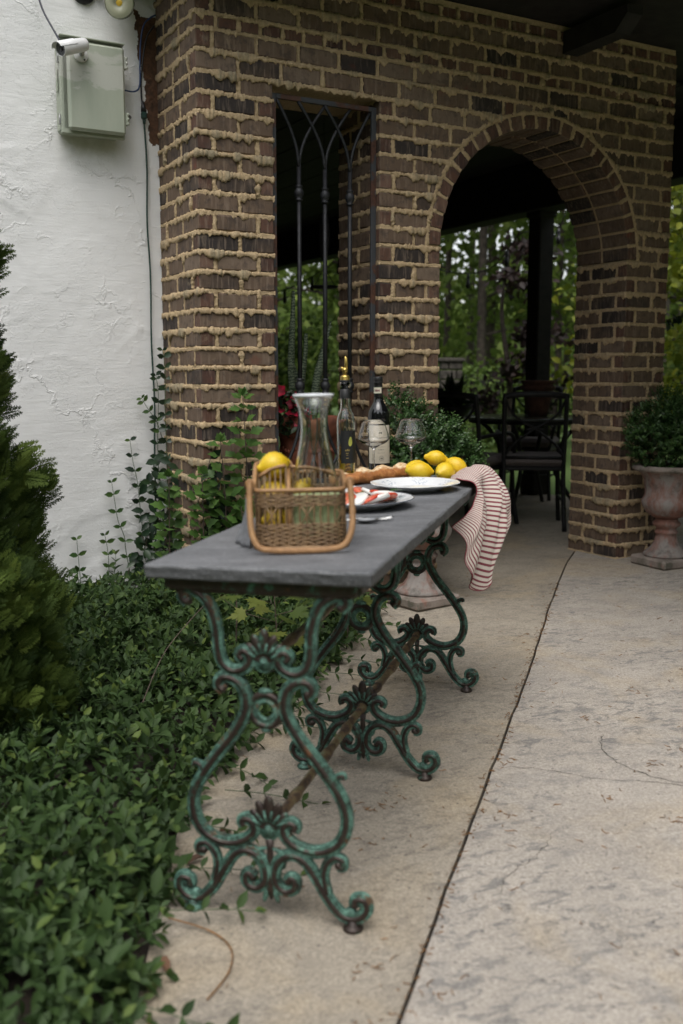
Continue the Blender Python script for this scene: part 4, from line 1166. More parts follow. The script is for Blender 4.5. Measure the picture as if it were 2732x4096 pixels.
# ================================================================== GARDEN BEYOND
M['tree_leaf'] = leaf_mat('spring_green_leaves', (.065, .10, .022), (.12, .18, .038), (.22, .28, .06), .6, .2, .5)
M['tree_leaf_y'] = leaf_mat('yellow_green_leaves', (.08, .11, .012), (.17, .20, .02), (.28, .29, .03), .55, .3, .4)
M['red_leaf'] = leaf_mat('dark_red_maple_leaves', (.014, .010, .009), (.028, .017, .015), (.045, .026, .022), .55, .3, .25)
gr_ = random.Random(17)
def tree(name, label, x, y, h, r, trunk_r, base, nleaf, mat, size, group=None, cat='tree', squash=1.0, lean=0.0):
    t = thing(name, label, cat, T_(x, y, max(-.1, gz(x, y) - .06)), group)
    m = MB()
    m.tube(smooth_path([(0, 0, -.1), (lean * .3 + gr_.uniform(-.05, .05), gr_.uniform(-.05, .05), h * .35), (lean * .7 + gr_.uniform(-.1, .1), 0, h * .7), (lean, 0, h * .97)], 5), [trunk_r * (1 - .8 * i / 15) for i in range(16)], 7)
    cl = []
    nb = max(5, int(9 * r))
    for k in range(nb):
        z0 = base + (h - base) * (k + .3) / nb; a = gr_.uniform(0, 2 * PI)
        rr = r * (.55 + .6 * math.sin(PI * min(1, .18 + .8 * (z0 - base) / (h - base)))) * gr_.uniform(.7, 1.1)
        e = Vector((rr * math.cos(a) + lean * z0 / h, rr * math.sin(a) * squash, min(h, z0 + gr_.uniform(.05, .3) * r)))
        m.tube([(lean * z0 / h, 0, z0), (e * .5 + Vector((lean * z0 / h, 0, z0)) * .5 + Vector((0, 0, .05))), e], [trunk_r * .3, trunk_r * .2, trunk_r * .06], 5)
        for q in range(3): cl.append(Vector((lean * z0 / h, 0, z0)).lerp(e, gr_.uniform(.35, 1.05)) + Vector((gr_.gauss(0, .18 * r), gr_.gauss(0, .18 * r), gr_.gauss(0, .12 * r))))
    m.build('trunk', M['bark'], t)
    C_ = np.array([tuple(c) for c in cl]); idx = rng.integers(0, len(C_), nleaf)
    sig = rng.uniform(.5, 1.1, len(C_))[idx][:, None] * r * .27
    P = C_[idx] + rng.normal(size=(nleaf, 3)) * sig * np.array([1, 1, .7])
    P[:, 2] = np.maximum(P[:, 2], base * .55)
    tv, tf = leaf_template(.7)
    me = scatter_mesh('crown', tv, tf, frames(rng.normal(size=(nleaf, 3)), rng.normal(size=(nleaf, 3)) + np.array([0, 0, 1.2])), rng.uniform(.7, 1.3, nleaf) * size, P, mat)
    tag(link('crown', me, t), None, None, None, 'stuff'); return t
# tall thin woodland trees seen through the openings
spots = [(-1.15, 17.5, 9, 1.6), (-.3, 21, 10, 1.9), (.35, 16, 8, 1.5), (1.95, 19, 10, 1.7), (2.45, 17.6, 9.5, 1.5), (3.0, 20.5, 10, 1.8), (3.9, 18, 9, 1.7), (4.9, 22, 10, 2.1), (5.4, 17, 8, 1.7), (1.1, 24, 10, 2.2), (6.6, 20, 9, 2.2), (3.3, 26, 11, 2.4), (-2.4, 22, 9, 2.2), (7.8, 24, 10, 2.6)]
def where(x, y):
    px = 1366 + 3984 * x / y
    return px
wt_labels = ['woodland tree seen left of the first grille bar in the window opening', 'woodland tree seen at the left edge of the window opening, farther back', 'woodland tree behind the middle grille bar of the window opening', 'slim woodland tree at the left edge of the arch view', 'nearest slim trunk in the left half of the arch view', 'tall woodland tree behind the porch post', 'woodland tree just right of the porch post in the arch', 'woodland tree hidden behind the right arch jamb', 'woodland tree beyond the right end of the brick wall', 'broad woodland tree behind the middle brick pier', 'woodland tree past the right picture edge behind the wall end', 'tallest and farthest tree seen through the arch', 'broad woodland tree hidden behind the left brick pier', 'broadest woodland tree far beyond the right end of the wall']
sh_labels = ['low shrub glimpsed at the left of the window opening', 'low shrub behind the snake plant, seen between the grille bars', 'low shrub at the lawn edge left of the porch post', 'low shrub behind the patio table and the porch post', 'low shrub beside the squat stone pier', 'low shrub between the porch post and the right arch jamb', 'rounded shrub beyond the right end of the brick wall']
for i, (x, y, h, r) in enumerate(spots):
    tree('woodland_tree', wt_labels[i], x, y, h, r, (.11 + .03 * (i % 3)) * .7, 1.0 + (i % 3) * .5, int(2100 * r / 1.7), M['tree_leaf'], .17, 'woodland trees beyond the lawn')
tree('red_maple', 'dark red leaved maple beyond the porch post', 1.93, 11.6, 2.6, .45, .05, .6, 900, M['red_leaf'], .09)
tree('red_maple_shrub', 'dark purple leaved shrub right of the porch post, seen through the arch', 2.62, 12.4, 1.3, .40, .05, .3, 500, M['red_leaf'], .09, None, 'shrub')
tree('yellow_green_tree', 'yellow green young tree right of the right brick pillar', 3.9, 11.0, 3.2, 1.0, .06, .5, 2600, M['tree_leaf_y'], .10)
tree('garden_tree', 'mid green tree beyond the right end of the brick wall', 4.6, 12.5, 5.2, 1.2, .09, .8, 3000, M['tree_leaf'], .13)
# shrubs in front of the woods
M['shrub_leaf'] = leaf_mat('shrub_green_leaves', (.06, .10, .025), (.11, .175, .04), (.19, .26, .06), .6, .2, .4)
for i, (x, y, h, r) in enumerate([(-.95, 13.5, 1.5, .9), (.4, 14.5, 1.3, .9), (2.2, 13.4, .75, .8), (3.1, 14.0, .8, .9), (1.35, 15.6, 1.0, .8), (4.1, 13.2, .9, .9), (5.2, 14.5, 1.2, 1.0)]):
    tree('garden_shrub', sh_labels[i], x, y, h, r, .04, .12, 1700, M['shrub_leaf'], .085, 'shrubs at the edge of the lawn', 'shrub')
# far wood closing the view
nf = 16000; P = np.stack([rng.uniform(-30, 45, nf), rng.uniform(33, 44, nf), rng.uniform(-.1, 1, nf) * 4.8], 1)
P[:, 2] *= .55 + .45 * np.sin(P[:, 0] * .7) * np.cos(P[:, 1] * .9) * .8 + .25
tv, tf = leaf_template(.8)
me = scatter_mesh('far_woods', tv, tf, frames(rng.normal(size=(nf, 3)), rng.normal(size=(nf, 3))), rng.uniform(.5, 1.0, nf), P, M['tree_leaf'])
far_o = link('far_woods', me)
nr = 13000; th_ = rng.uniform(math.radians(32), math.radians(328), nr); rd = rng.uniform(15, 21, nr); top = 8.0 + 2.2 * np.sin(th_ * 7) + 1.3 * np.sin(th_ * 17 + 1)  # leaf ring out of view, added to cut low sky light
P = np.stack([rd * np.sin(th_), rd * np.cos(th_), rng.uniform(0, 1, nr) ** .85 * top], 1)
me = scatter_mesh('added_woods', tv, tf, frames(rng.normal(size=(nr, 3)), rng.normal(size=(nr, 3))), rng.uniform(.7, 1.3, nr), P, M['tree_leaf'])
tag(link('added_woods', me), 'unseen leafy woods added behind and beside the patio to block low sky', 'woods', None, 'stuff')
tag(far_o, 'hazy green mass of woods closing the view behind the garden', 'woods', None, 'stuff')
# iron fence and stone pier
fn = thing('garden_fence', 'dark iron picket fence at the far side of the lawn', 'fence', T_(2.4, 15.2, gz(2.4, 15.2)))
m = MB(); m.box((.6, 0, .86), (5.2, .03, .035)); m.box((.6, 0, .2), (5.2, .03, .035)); m.build('rail', M['black_metal'], fn)
for k in range(40):
    m = MB(); x = -1.95 + k * .13; m.tube([(x, 0, 0), (x, 0, .92), (x, 0, .98)], [.011, .011, .002], 6); m.build('picket', M['black_metal'], fn)
M['pier_stone'] = simple('grey_field_stone', (.075, .066, .055), .9, 0, .35, 14, .5, .01)
sp2 = thing('stone_pier', 'squat grey stone garden pier left of the arch view', 'pier', T_(1.52, 14.0, gz(1.52, 14.0)))
for r in range(9):
    for c in range(2):
        m = MB(); off = .06 if r % 2 else -.05
        x0, x1 = (-.15, off) if c == 0 else (off + .012, .15)
        m.box(((x0 + x1) / 2, 0, .05 + r * .135), (x1 - x0, .30, .122), 0, None, .012); m.build('stone', M['pier_stone'], sp2)
m = MB(); m.box((0, 0, 1.20), (.36, .36, .05), 0, None, .01); m.build('cap', M['pier_stone'], sp2)
pl = thing('dark_planter', 'dark pedestal planter with spiky leaves at the edge of the porch', 'planter', T_(.985, 8.9, gz(.985, 8.9)))
m = MB(); m.lathe([(.14, 0), (.14, .03), (.05, .08), (.04, .5), (.07, .62), (.15, .72), (.19, .78), (.17, .78), (0, .76)], 28); m.build('pedestal_bowl', M['black_metal'], pl)
n = 120; P = np.tile(np.array([[0, 0, .76]]), (n, 1)) + rng.normal(size=(n, 3)) * .03
dv = rng.normal(size=(n, 3)) * .6 + np.array([0, 0, .9])
tv, tf = leaf_template(.12)
me = scatter_mesh('leaves', tv, tf, frames(dv, rng.normal(size=(n, 3))), rng.uniform(.15, .3, n), P, M['dark_leaf']); tag(link('leaves', me, pl), None, None, None, 'stuff')
# ================================================================== CAST IRON TABLE
table = thing('cast_iron_table', 'long grey slate-topped table on three verdigris cast iron scroll frames', 'table', TM)
TA0, TA1, TBH = -.045, 1.62, .236
m = MB(); TT = .030
# slab with chipped edge
nx_, ny_ = 40, 120; V = []; 
def edge_j(x, y, s): return noise.noise(Vector((x * 23 + s, y * 23, s))) * .0022 + noise.noise(Vector((x * 70, y * 70 + s, s))) * .0012
outl = []
for i in range(nx_): outl.append((-TBH + 2 * TBH * i / nx_, TA0))
for i in range(ny_): outl.append((TBH, TA0 + (TA1 - TA0) * i / ny_))
for i in range(nx_): outl.append((TBH - 2 * TBH * i / nx_, TA1))
for i in range(ny_): outl.append((-TBH, TA1 - (TA1 - TA0) * i / ny_))
NO = len(outl); cxm, cym = 0, (TA0 + TA1) / 2
rings = [(.0045, HT), (.0012, HT - .0022), (.0, HT - .006), (.0006, HT - .016), (.001, HT - .026), (.004, HT - TT)]
for ins, z in rings:
    for (x, y) in outl:
        j = edge_j(x, y, z * 300) - .001
        sx = ins if abs(abs(x) - TBH) < 1e-6 else 0; sy = ins if (abs(y - TA0) < 1e-6 or abs(y - TA1) < 1e-6) else 0
        X = x - math.copysign(sx - j * (1 if sx or abs(abs(x) - TBH) < 1e-6 else 0), x) if abs(abs(x) - TBH) < 1e-6 else x
        d = 1 if y > cym else -1
        Y = y - d * (sy - j) if (abs(y - TA0) < 1e-6 or abs(y - TA1) < 1e-6) else y
        V.append((X, Y, z + (.0008 * noise.noise(Vector((x * 40, y * 40, 3))) if z == HT else 0)))
F = [tuple(range(NO))]
for r in range(len(rings) - 1):
    for i in range(NO):
        j = (i + 1) % NO; F.append((r * NO + i, (r + 1) * NO + i, (r + 1) * NO + j, r * NO + j))
F.append(tuple((len(rings) - 1) * NO + i for i in range(NO))[::-1])
m.add(V, F, 0, False)
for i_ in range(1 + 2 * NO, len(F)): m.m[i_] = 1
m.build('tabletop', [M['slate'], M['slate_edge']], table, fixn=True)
# rails under the top
for b0 in (-1, 1):
    m = MB(); m.box((b0 * .195, (TA0 + TA1) / 2, HT - TT - .0125), (.028, TA1 - TA0 - .07, .025), 0, None, .003); m.build('side_rail', M['ridge'], table)
upR = [(.162, .672), (.174, .685), (.168, .699), (.147, .698), (.123, .682), (.108, .652), (.1005, .618), (.0985, .580), (.091, .551), (.072, .536), (.050, .5375), (.033, .551), (.031, .569), (.043, .5785), (.053, .569), (.046, .561)]
sR = [(.089, .492), (.1005, .503), (.093, .518), (.072, .5195), (.051, .505), (.041, .479), (.0445, .447), (.070, .402), (.108, .354), (.139, .312), (.160, .275), (.1675, .242), (.163, .210), (.147, .182), (.118, .165), (.085, .1615), (.055, .171), (.035, .188), (.032, .207), (.045, .2185), (.058, .213), (.054, .203)]
fR = [(.038, .089), (.046, .0985), (.0545, .091), (.051, .074), (.030, .0675), (.011, .0865), (.013, .119), (.033, .1435), (.0585, .1475), (.082, .132), (.107, .0925), (.131, .054), (.159, .028), (.1895, .0295), (.207, .0495), (.201, .070), (.183, .068), (.182, .053)]
kR = [(.147, .135), (.158, .1355), (.1585, .149), (.141, .1545), (.123, .1365), (.117, .108), (.124, .074)]
spR = [(.145, .299), (.1445, .321), (.160, .331), (.163, .323)]
def strap(m, pts, w, s, taper=0.0):
    w *= 1.16
    P = [(s * x, 0, z) for x, z in pts]
    Q = smooth_path(P, 5); n = len(Q)
    rr = [w * (1 - taper * (i / (n - 1))) for i in range(n)]
    m.tube(Q, rr, 10, 0, True, False, ((0, 1, 0), .62))
    for sy in (-1, 1):
        Q2 = [q + Vector((0, sy * w * .46, 0)) for q in Q]
        m.tube(Q2, [r * .43 for r in rr], 7, 1)
    # raised flanks
    for off in (-1, 1):
        for sy in (-1, 1):
            Q3 = []
            for i, q in enumerate(Q):
                t = (Q[min(i + 1, n - 1)] - Q[max(i - 1, 0)]).normalized(); nn = Vector((-t.z, 0, t.x))
                Q3.append(q + nn * off * rr[i] * .74 + Vector((0, sy * w * .34, 0)))
            m.tube(Q3, [r * .20 for r in rr], 5, 0)
def petal(m, cx, cz, ang, ln, w, dy=.006, mi=0):
    ca, sa = math.sin(ang), math.cos(ang)
    R = Matrix(((sa, 0, ca), (0, 1, 0), (-ca, 0, sa)))
    def fn(v):
        k = .45 + .75 * (v.z / ln + .5)
        return Vector((v.x * max(.25, k), v.y, v.z))
    c = Vector((cx, 0, cz)) + R @ Vector((0, 0, ln * .5))
    m.ellipsoid(c, (w, dy, ln * .52), 10, 8, mi, R, fn)
def palmette(parent, z, top, sc, name='palmette'):
    m = MB()
    for a, k, w in ((0, 1.04, .0135), (.40, .92, .0115), (-.40, .92, .0115), (.80, .80, .0105), (-.80, .80, .0105), (1.2, .66, .010), (-1.2, .66, .010)):
        petal(m, 0, z, a, (top - z) * k, w * sc, .0075)
    ob = m.build(name, M['ridge'], parent)
    m = MB()
    m.tube([(.0195 * sc * math.cos(2 * PI * k / 24), 0, z + .0195 * sc * math.sin(2 * PI * k / 24)) for k in range(24)], .0048, 8, 0, False, True)
    m.lathe([(0, -.006), (.018 * sc, -.005), (.018 * sc, .005), (0, .006)], 24, 0, T_(0, 0, z) @ RX(PI / 2))
    m.ellipsoid((0, 0, z), (.0085, .013, .0085), 12, 8)
    for a in (.21, -.21, .62, -.62, 1.02, -1.02):
        m.tube([(.02 * math.sin(a), -.006, z + .02 * math.cos(a)), ((top - z) * .62 * math.sin(a), -.007, z + (top - z) * .62 * math.cos(a))], [.0042, .0026], 6)
        m.tube([(.02 * math.sin(a), .006, z + .02 * math.cos(a)), ((top - z) * .62 * math.sin(a), .007, z + (top - z) * .62 * math.cos(a))], [.0042, .0026], 6)
    m.build('boss', M['verdigris'], ob)
proto_frame = None
IM = [M['verdigris'], M['ridge']]
def leg_frame():
    m = MB()
    for s in (-1, 1):
        strap(m, upR, .0115, s); strap(m, sR, .0122, s); strap(m, fR, .0118, s); strap(m, kR, .0095, s); strap(m, spR, .008, s, .3)
        # webs where the scrolls meet
        m.ellipsoid((s * .074, 0, .528), (.020, .006, .010), 10, 6)
        m.ellipsoid((s * .090, 0, .154), (.030, .006, .010), 10, 6)
        m.ellipsoid((s * .036, 0, .452), (.014, .006, .022), 10, 6)
        m.ellipsoid((s * .020, 0, .128), (.016, .006, .018), 10, 6)
        m.ellipsoid((s * .172, 0, .036), (.016, .009, .014), 10, 6)
        for (px, pz) in ((s * .162, .676), (s * .092, .496), (s * .182, .057), (s * .040, .090), (s * .148, .138)):
            m.ellipsoid((px, 0, pz), (.0095, .0115, .0095), 10, 8, 1)
    fr = m.build('leg_frame', IM, table)
    m = MB()
    for r, t, q in ((.0335, .0072, 1), (.0195, .0050, 0)):
        m.tube([(r * math.cos(2 * PI * k / 36), 0, .4545 + r * math.sin(2 * PI * k / 36)) for k in range(36)], t, 8, q, False, True)
    m.tube([(.0265 * math.cos(2 * PI * k / 36), 0, .4545 + .0265 * math.sin(2 * PI * k / 36)) for k in range(36)], .0058, 6, 0, False, True, ((0, 1, 0), .6))
    m.ellipsoid((0, 0, .494), (.016, .007, .008), 10, 6); m.ellipsoid((0, 0, .413), (.012, .007, .006), 10, 6)
    m.build('roundel', IM, fr)
    palmette(fr, .556, .622, 1.0); palmette(fr, .198, .268, 1.0)
    m = MB()
    m.tube([(0, 0, .178), (0, 0, .150), (0, 0, .11), (0, 0, .07), (0, 0, .044)], [.010, .007, .010, .013, .003], 10, 1, True, False, ((0, 1, 0), .65))
    for s in (-1, 1):
        petal(m, s * .004, .158, s * 1.9, .028, .006, .006); petal(m, s * .006, .092, s * 2.55, .042, .007, .006); petal(m, s * .004, .085, s * 2.9, .05, .007, .006)
    m.build('leaf_pendant', IM, fr)
    for s in (-1, 1):
        m = MB(); m.lathe([(0, 0), (.0195, 0), (.0215, .004), (.019, .009), (.012, .013), (.011, .026), (0, .028)], 20, 0, T_(s * .176, 0, .0)); m.build('foot_pad', M['ridge'] if s > 0 else M['verdigris'], fr)
    m = MB(); m.box((0, 0, .7135), (.40, .032, .028), 0, None, .004); m.box((0, 0, .6985), (.37, .02, .006)); m.build('cross_rail', M['ridge'], fr)
    return fr
f0 = leg_frame()
def copy_tree(o, parent):
    c = o.copy(); COL.objects.link(c); c.parent = parent
    for ch in list(o.children): copy_tree(ch, c)
    return c
for k in (1, 2):
    c = copy_tree(f0, table); c.location = (0, .774 * k, 0)
def rod(z, r):
    for k in range(2):
        m = MB(); a, b = .774 * k, .774 * (k + 1)
        prof = []; n = 4; L = b - a
        y = 0
        st = [(0, 1.25), (.03, 1.25), (.035, .95), (.13, .92), (.20, .95), (.205, 1.2), (.225, 1.32), (.245, 1.2), (.25, .95), (.36, .95), (.43, .98), (.435, 1.15), (.46, 1.3), (.50, 1.36), (.54, 1.3), (.565, 1.15), (.57, .98), (.64, .95), (.75, .95), (.755, 1.2), (.775, 1.32), (.795, 1.2), (.80, .95), (.97, .95), (.975, 1.25), (1, 1.25)]
        m.lathe([(r * q, a + L * t) for t, q in st], 16, 0, T_(0, 0, z) @ RX(-PI / 2)); m.build('tie_rod', M['rod'], table)
rod(.196, .0108); rod(.556, .0095)

# ================================================================== THINGS ON THE TABLE
def on(b, a, rz=0, dz=0.0): return TM @ T_(b, a, HT + dz) @ RZ(rz)
# --- wicker basket
def wicker_mat(name, c0, c1, c2):
    m, nt, b = new_mat(name); p = geopos(nt)
    f = noise_n(nt, p, 90, 4, .6); g = noise_n(nt, p, 14, 3)
    c = ramp(nt, mathn(nt, 'ADD', mathn(nt, 'MULTIPLY', f, .6), mathn(nt, 'MULTIPLY', g, .4)), [(.3, c0), (.5, c1), (.72, c2)])
    setc(nt, b, c); b.inputs['Roughness'].default_value = .5
    bump(nt, b, noise_n(nt, p, 260, 3), .4, .001); return m
M['wicker'] = wicker_mat('brown_wicker', (.095, .055, .028), (.22, .135, .066), (.35, .22, .105))
M['wicker_l'] = wicker_mat('honey_rattan', (.20, .105, .042), (.34, .185, .08), (.46, .27, .12))
bk = thing('wicker_basket', 'two-bay brown wicker caddy with its honey rattan handle folded down in front', 'basket', on(.030, .165, math.radians(18.5)))
BWd, BDp, BHt = .192, .20, .128     # width, depth, front height
def rrect(w, d, r, n=6):
    out = []
    for cx0, cy0, a0 in ((w / 2 - r, d / 2 - r, 0), (-w / 2 + r, d / 2 - r, PI / 2), (-w / 2 + r, -d / 2 + r, PI), (w / 2 - r, -d / 2 + r, 1.5 * PI)):
        for k in range(n): a = a0 + (PI / 2) * k / (n - 1); out.append((cx0 + r * math.cos(a), cy0 + r * math.sin(a)))
    return out
def perim(w, d, r, step):
    P = rrect(w, d, r); P.append(P[0]); out = []; acc = 0; nxt = 0
    for (x1, y1), (x2, y2) in zip(P[:-1], P[1:]):
        L = math.hypot(x2 - x1, y2 - y1)
        while nxt <= acc + L and L > 0:
            t = (nxt - acc) / L; out.append((x1 + (x2 - x1) * t, y1 + (y2 - y1) * t)); nxt += step
        acc += L
    return out
yc = BDp / 2
stakes = perim(BWd, BDp, .022, .0150)
if len(stakes) % 2 == 0: stakes = stakes[:-1]
def rim_h(x, y):      # front low, sides rise to the back
    t = (y + BDp / 2) / BDp
    return BHt + .0 * t + (.040 * max(0, math.sin(min(1, max(0, (t - .08) / .75)) * PI / 2)) if x < -.02 else .018 * max(0, math.sin(min(1, max(0, t)) * PI / 2)))
wr = random.Random(4)
m = MB(); NS = len(stakes)
rows = [.006 + i * .0044 for i in range(12)] + [.094 + i * .0042 for i in range(6)]
for i, z in enumerate(rows):
    pts = []
    for k, (x, y) in enumerate(stakes):
        nx0, ny0 = (x, y); l = math.hypot(x, y) or 1
        s = 1 if (k + i) % 2 else -1
        tx, ty = stakes[(k + 1) % NS][0] - stakes[k - 1][0], stakes[(k + 1) % NS][1] - stakes[k - 1][1]; tl = math.hypot(tx, ty) or 1
        ox, oy = ty / tl, -tx / tl
        pts.append((x + ox * s * .0020, y + yc + oy * s * .0020, z + wr.uniform(-.0009, .0009)))
    m.tube(pts, .0019 + wr.uniform(-.0003, .0003), 5, 0, False, True)
weave = m.build('weave', M['wicker'], bk); weave['kind'] = 'stuff'
m = MB()
for k, (x, y) in enumerate(stakes):
    h = rim_h(x, y); dx = wr.uniform(-.003, .003)
    if k % 5 == 2: 
        x2, y2 = stakes[(k + 2) % NS]; m.tube([(x, y + yc, .05), (x2, y2 + yc, .097)], .0018, 5)
        m.tube([(x2, y2 + yc, .05), (x, y + yc, .097)], .0018, 5)
    m.tube([(x, y + yc, .0), (x, y + yc, .055), (x + dx * (abs(y) > .09), y + yc, .075), (x, y + yc, .096), (x, y + yc, h)], .0021, 5)
tag(m.build('stake', M['wicker'], bk), None, None, None, 'stuff')
def wrap(m, pts, r, pitch=.0042):
    Q = smooth_path(pts, 14); L = [0]
    for a, b in zip(Q[:-1], Q[1:]): L.append(L[-1] + (b - a).length)
    n = int(L[-1] / pitch * 4); R_ = []; P_ = []
    j = 0
    for i in range(n + 1):
        s = L[-1] * i / n
        while j < len(L) - 2 and L[j + 1] < s: j += 1
        t = (s - L[j]) / max(1e-9, L[j + 1] - L[j]); P_.append(Q[j].lerp(Q[j + 1], t)); R_.append(r * (1 + .10 * math.cos(2 * PI * s / pitch)))
    m.tube(P_, R_, 9)
m = MB(); P = [(x, y + yc, rim_h(x, y)) for x, y in perim(BWd + .004, BDp + .004, .022, .012)]; m.tube(P + P[:1], .0048, 8, 0, False); m.build('rim', M['wicker_l'], bk)
m = MB(); P = [(x, y + yc, .004) for x, y in rrect(BWd + .006, BDp + .006, .024)]; m.tube(P, .004, 8, 0, False, True); m.build('base_ring', M['wicker'], bk)
m = MB(); P = rrect(BWd - .006, BDp - .006, .02); m.add([(x, y + yc, .004) for x, y in P], [tuple(range(len(P)))], 0, False); m.build('floor_mat', M['wicker'], bk)
# divider walls with arched tops
def divider(p0, p1, h0, h1, hz):
    p0, p1 = Vector(p0), Vector(p1); L = (p1 - p0).length; n = int(L / .0105); m = MB()
    top = []
    for i in range(n + 1):
        t = i / n; p = p0.lerp(p1, t); h = h0 + (h1 - h0) * t + hz * math.sin(PI * t); top.append((p.x, p.y, h)); m.tube([(p.x, p.y, .01), (p.x, p.y, h)], .0021, 5)
    for i in range(3):
        z = .094 + i * .006; m.tube([tuple(p0.lerp(p1, k / n) + Vector(((.002 if (k + i) % 2 else -.002), (.002 if (k + i) % 2 else -.002), z))) for k in range(n + 1)], .0022, 5)
    ob = m.build('divider', M['wicker'], bk)
    m = MB(); m.tube(top, .0042, 8); m.build('divider_rim', M['wicker_l'], ob)
divider((-.024, .006, 0), (-.024, BDp - .006, 0), .128, .165, .004)
divider((-BWd / 2 + .006, yc + .006, 0), (-.030, yc + .006, 0), .146, .170, .006)
divider((-BWd / 2 + .006, yc + .052, 0), (BWd / 2 - .006, yc + .052, 0), .150, .142, .016)
for (x, y, h) in ((-.024, .008, .13), (-.024, BDp - .008, .165), (-.026, yc + .054, .172)):
    m = MB(); m.tube([(x, y, .02), (x, y, h)], .0045, 8); m.build('post', M['wicker_l'], bk)
m = MB(); wrap(m, [(-.106, .006, .146), (-.107, -.004, .125), (-.106, -.024, .075), (-.102, -.040, .040), (-.088, -.052, .016), (-.06, -.055, .009), (0, -.056, .0075), (.06, -.055, .009), (.090, -.052, .018), (.105, -.040, .044), (.109, -.024, .078), (.107, -.004, .125), (.106, .006, .146)], .0068); m.build('handle', M['wicker_l'], bk)
for s in (-1, 1):
    m = MB(); m.tube([(s * .098, .012, .138 + .0), (s * .104, .004, .142), (s * .112, .004, .142)], .0045, 8); m.tube([(s * .106 + .008 * math.cos(2 * PI * k / 10), .006, .142 + .009 * math.sin(2 * PI * k / 10)) for k in range(10)], .003, 6, 0, False, True); m.build('handle_loop', M['wicker_l'], bk)
# --- glass
M['glass'] = glass_mat('clear_glass', (1.0, 1.0, 1.0))
M['green_glass'] = glass_mat('faint_green_glass', (.965, .99, .975))
def glass_wall(prof, th):
    """outer profile bottom->top; returns closed shell profile"""
    inner = []
    for i, (r, z) in enumerate(prof):
        inner.append((max(0.0, r - th), z))
    return inner
cf = thing('glass_carafe', 'clear glass carafe with a wide flared lip standing in the wicker basket', 'carafe', bk.matrix_world @ T_(.034, yc - .012, .006))
outer = [(0, 0), (.054, 0), (.060, .004), (.062, .015), (.0615, .05), (.057, .09), (.049, .135), (.039, .18), (.032, .215), (.0285, .24), (.0290, .265), (.0330, .290), (.0390, .306), (.0425, .312)]
rim = [(.0435, .3145), (.0435, .3175), (.0415, .319), (.0395, .3175)]
inner = [(.0370, .3085), (.031, .292), (.0267, .266), (.0262, .24), (.0297, .215), (.0367, .18), (.0467, .135), (.0547, .09), (.0591, .05), (.0595, .018), (.056, .009), (.04, .006), (0, .006)]
m = MB(); m.lathe(outer + rim + inner, 56); m.build('glass_body', M['green_glass'], cf, fixn=True)
M['white_rim'] = simple('opaque_white_lip', (.62, .64, .66), .25, 0, .02, 20, 0)  # opaque whitish ring along the carafe's lip
m = MB(); m.tube([(.0423 * math.cos(2 * PI * k / 48), .0423 * math.sin(2 * PI * k / 48), .3185) for k in range(48)], .0030, 8, 0, False, True); m.build('lip', M['white_rim'], cf)
# --- lemons
def lemon_mat():
    m, nt, b = new_mat('lemon_peel'); p = coords(nt)
    f = noise_n(nt, p, 22, 4); 
    c = ramp(nt, f, [(.3, (.62, .39, .010)), (.55, (.72, .50, .018)), (.75, (.76, .58, .05))])
    lo_ = N_(nt, 'ShaderNodeObjectInfo').outputs['Random']
    c = mixc(nt, mathn(nt, 'MULTIPLY', lo_, .30), c, (.66, .40, .02))
    blm = ramp(nt, noise_n(nt, p, 38, 5, .7), [(.63, 0.0), (.7, 1.0)])
    c = mixc(nt, mathn(nt, 'MULTIPLY', blm, .35), c, (.42, .34, .05))
    sep = N_(nt, 'ShaderNodeSeparateXYZ'); nt.links.new(p, sep.inputs[0])
    tipm = ramp(nt, mathn(nt, 'MULTIPLY', sep.outputs[2], -22.0), [(.78, 0.0), (1.0, 1.0)])
    c = mixc(nt, mathn(nt, 'MULTIPLY', tipm, .55), c, (.30, .32, .03))
    setc(nt, b, c); b.inputs['Roughness'].default_value = .38; b.inputs['Specular IOR Level'].default_value = .5
    b.inputs['Subsurface Weight'].default_value = .08; b.inputs['Subsurface Radius'].default_value = (.01, .006, .002)
    vo = N_(nt, 'ShaderNodeTexVoronoi'); vo.inputs['Scale'].default_value = 420; nt.links.new(p, vo.inputs['Vector'])
    bump(nt, b, mathn(nt, 'ADD', vo.outputs['Distance'], mathn(nt, 'MULTIPLY', noise_n(nt, p, 60, 3), 1.2)), .35, .0012); return m
M['lemon'] = lemon_mat()
M['pith'] = simple('lemon_flesh', (.72, .62, .28), .4, 0, .1, 60, .2, .001)
M['stem_end'] = simple('lemon_stem_end', (.12, .11, .03), .8)
def lemon_prof(r, L):
    return [(0, -L), (.004, -L + .0004), (.0075, -L + .002), (.009, -L + .006), (r * .42, -L * .74), (r * .70, -L * .55), (r * .90, -L * .30), (r, 0), (r * .95, L * .28), (r * .78, L * .55), (r * .50, L * .77), (.0085, L * .90), (.0075, L * .97), (.004, L), (0, L + .0005)]
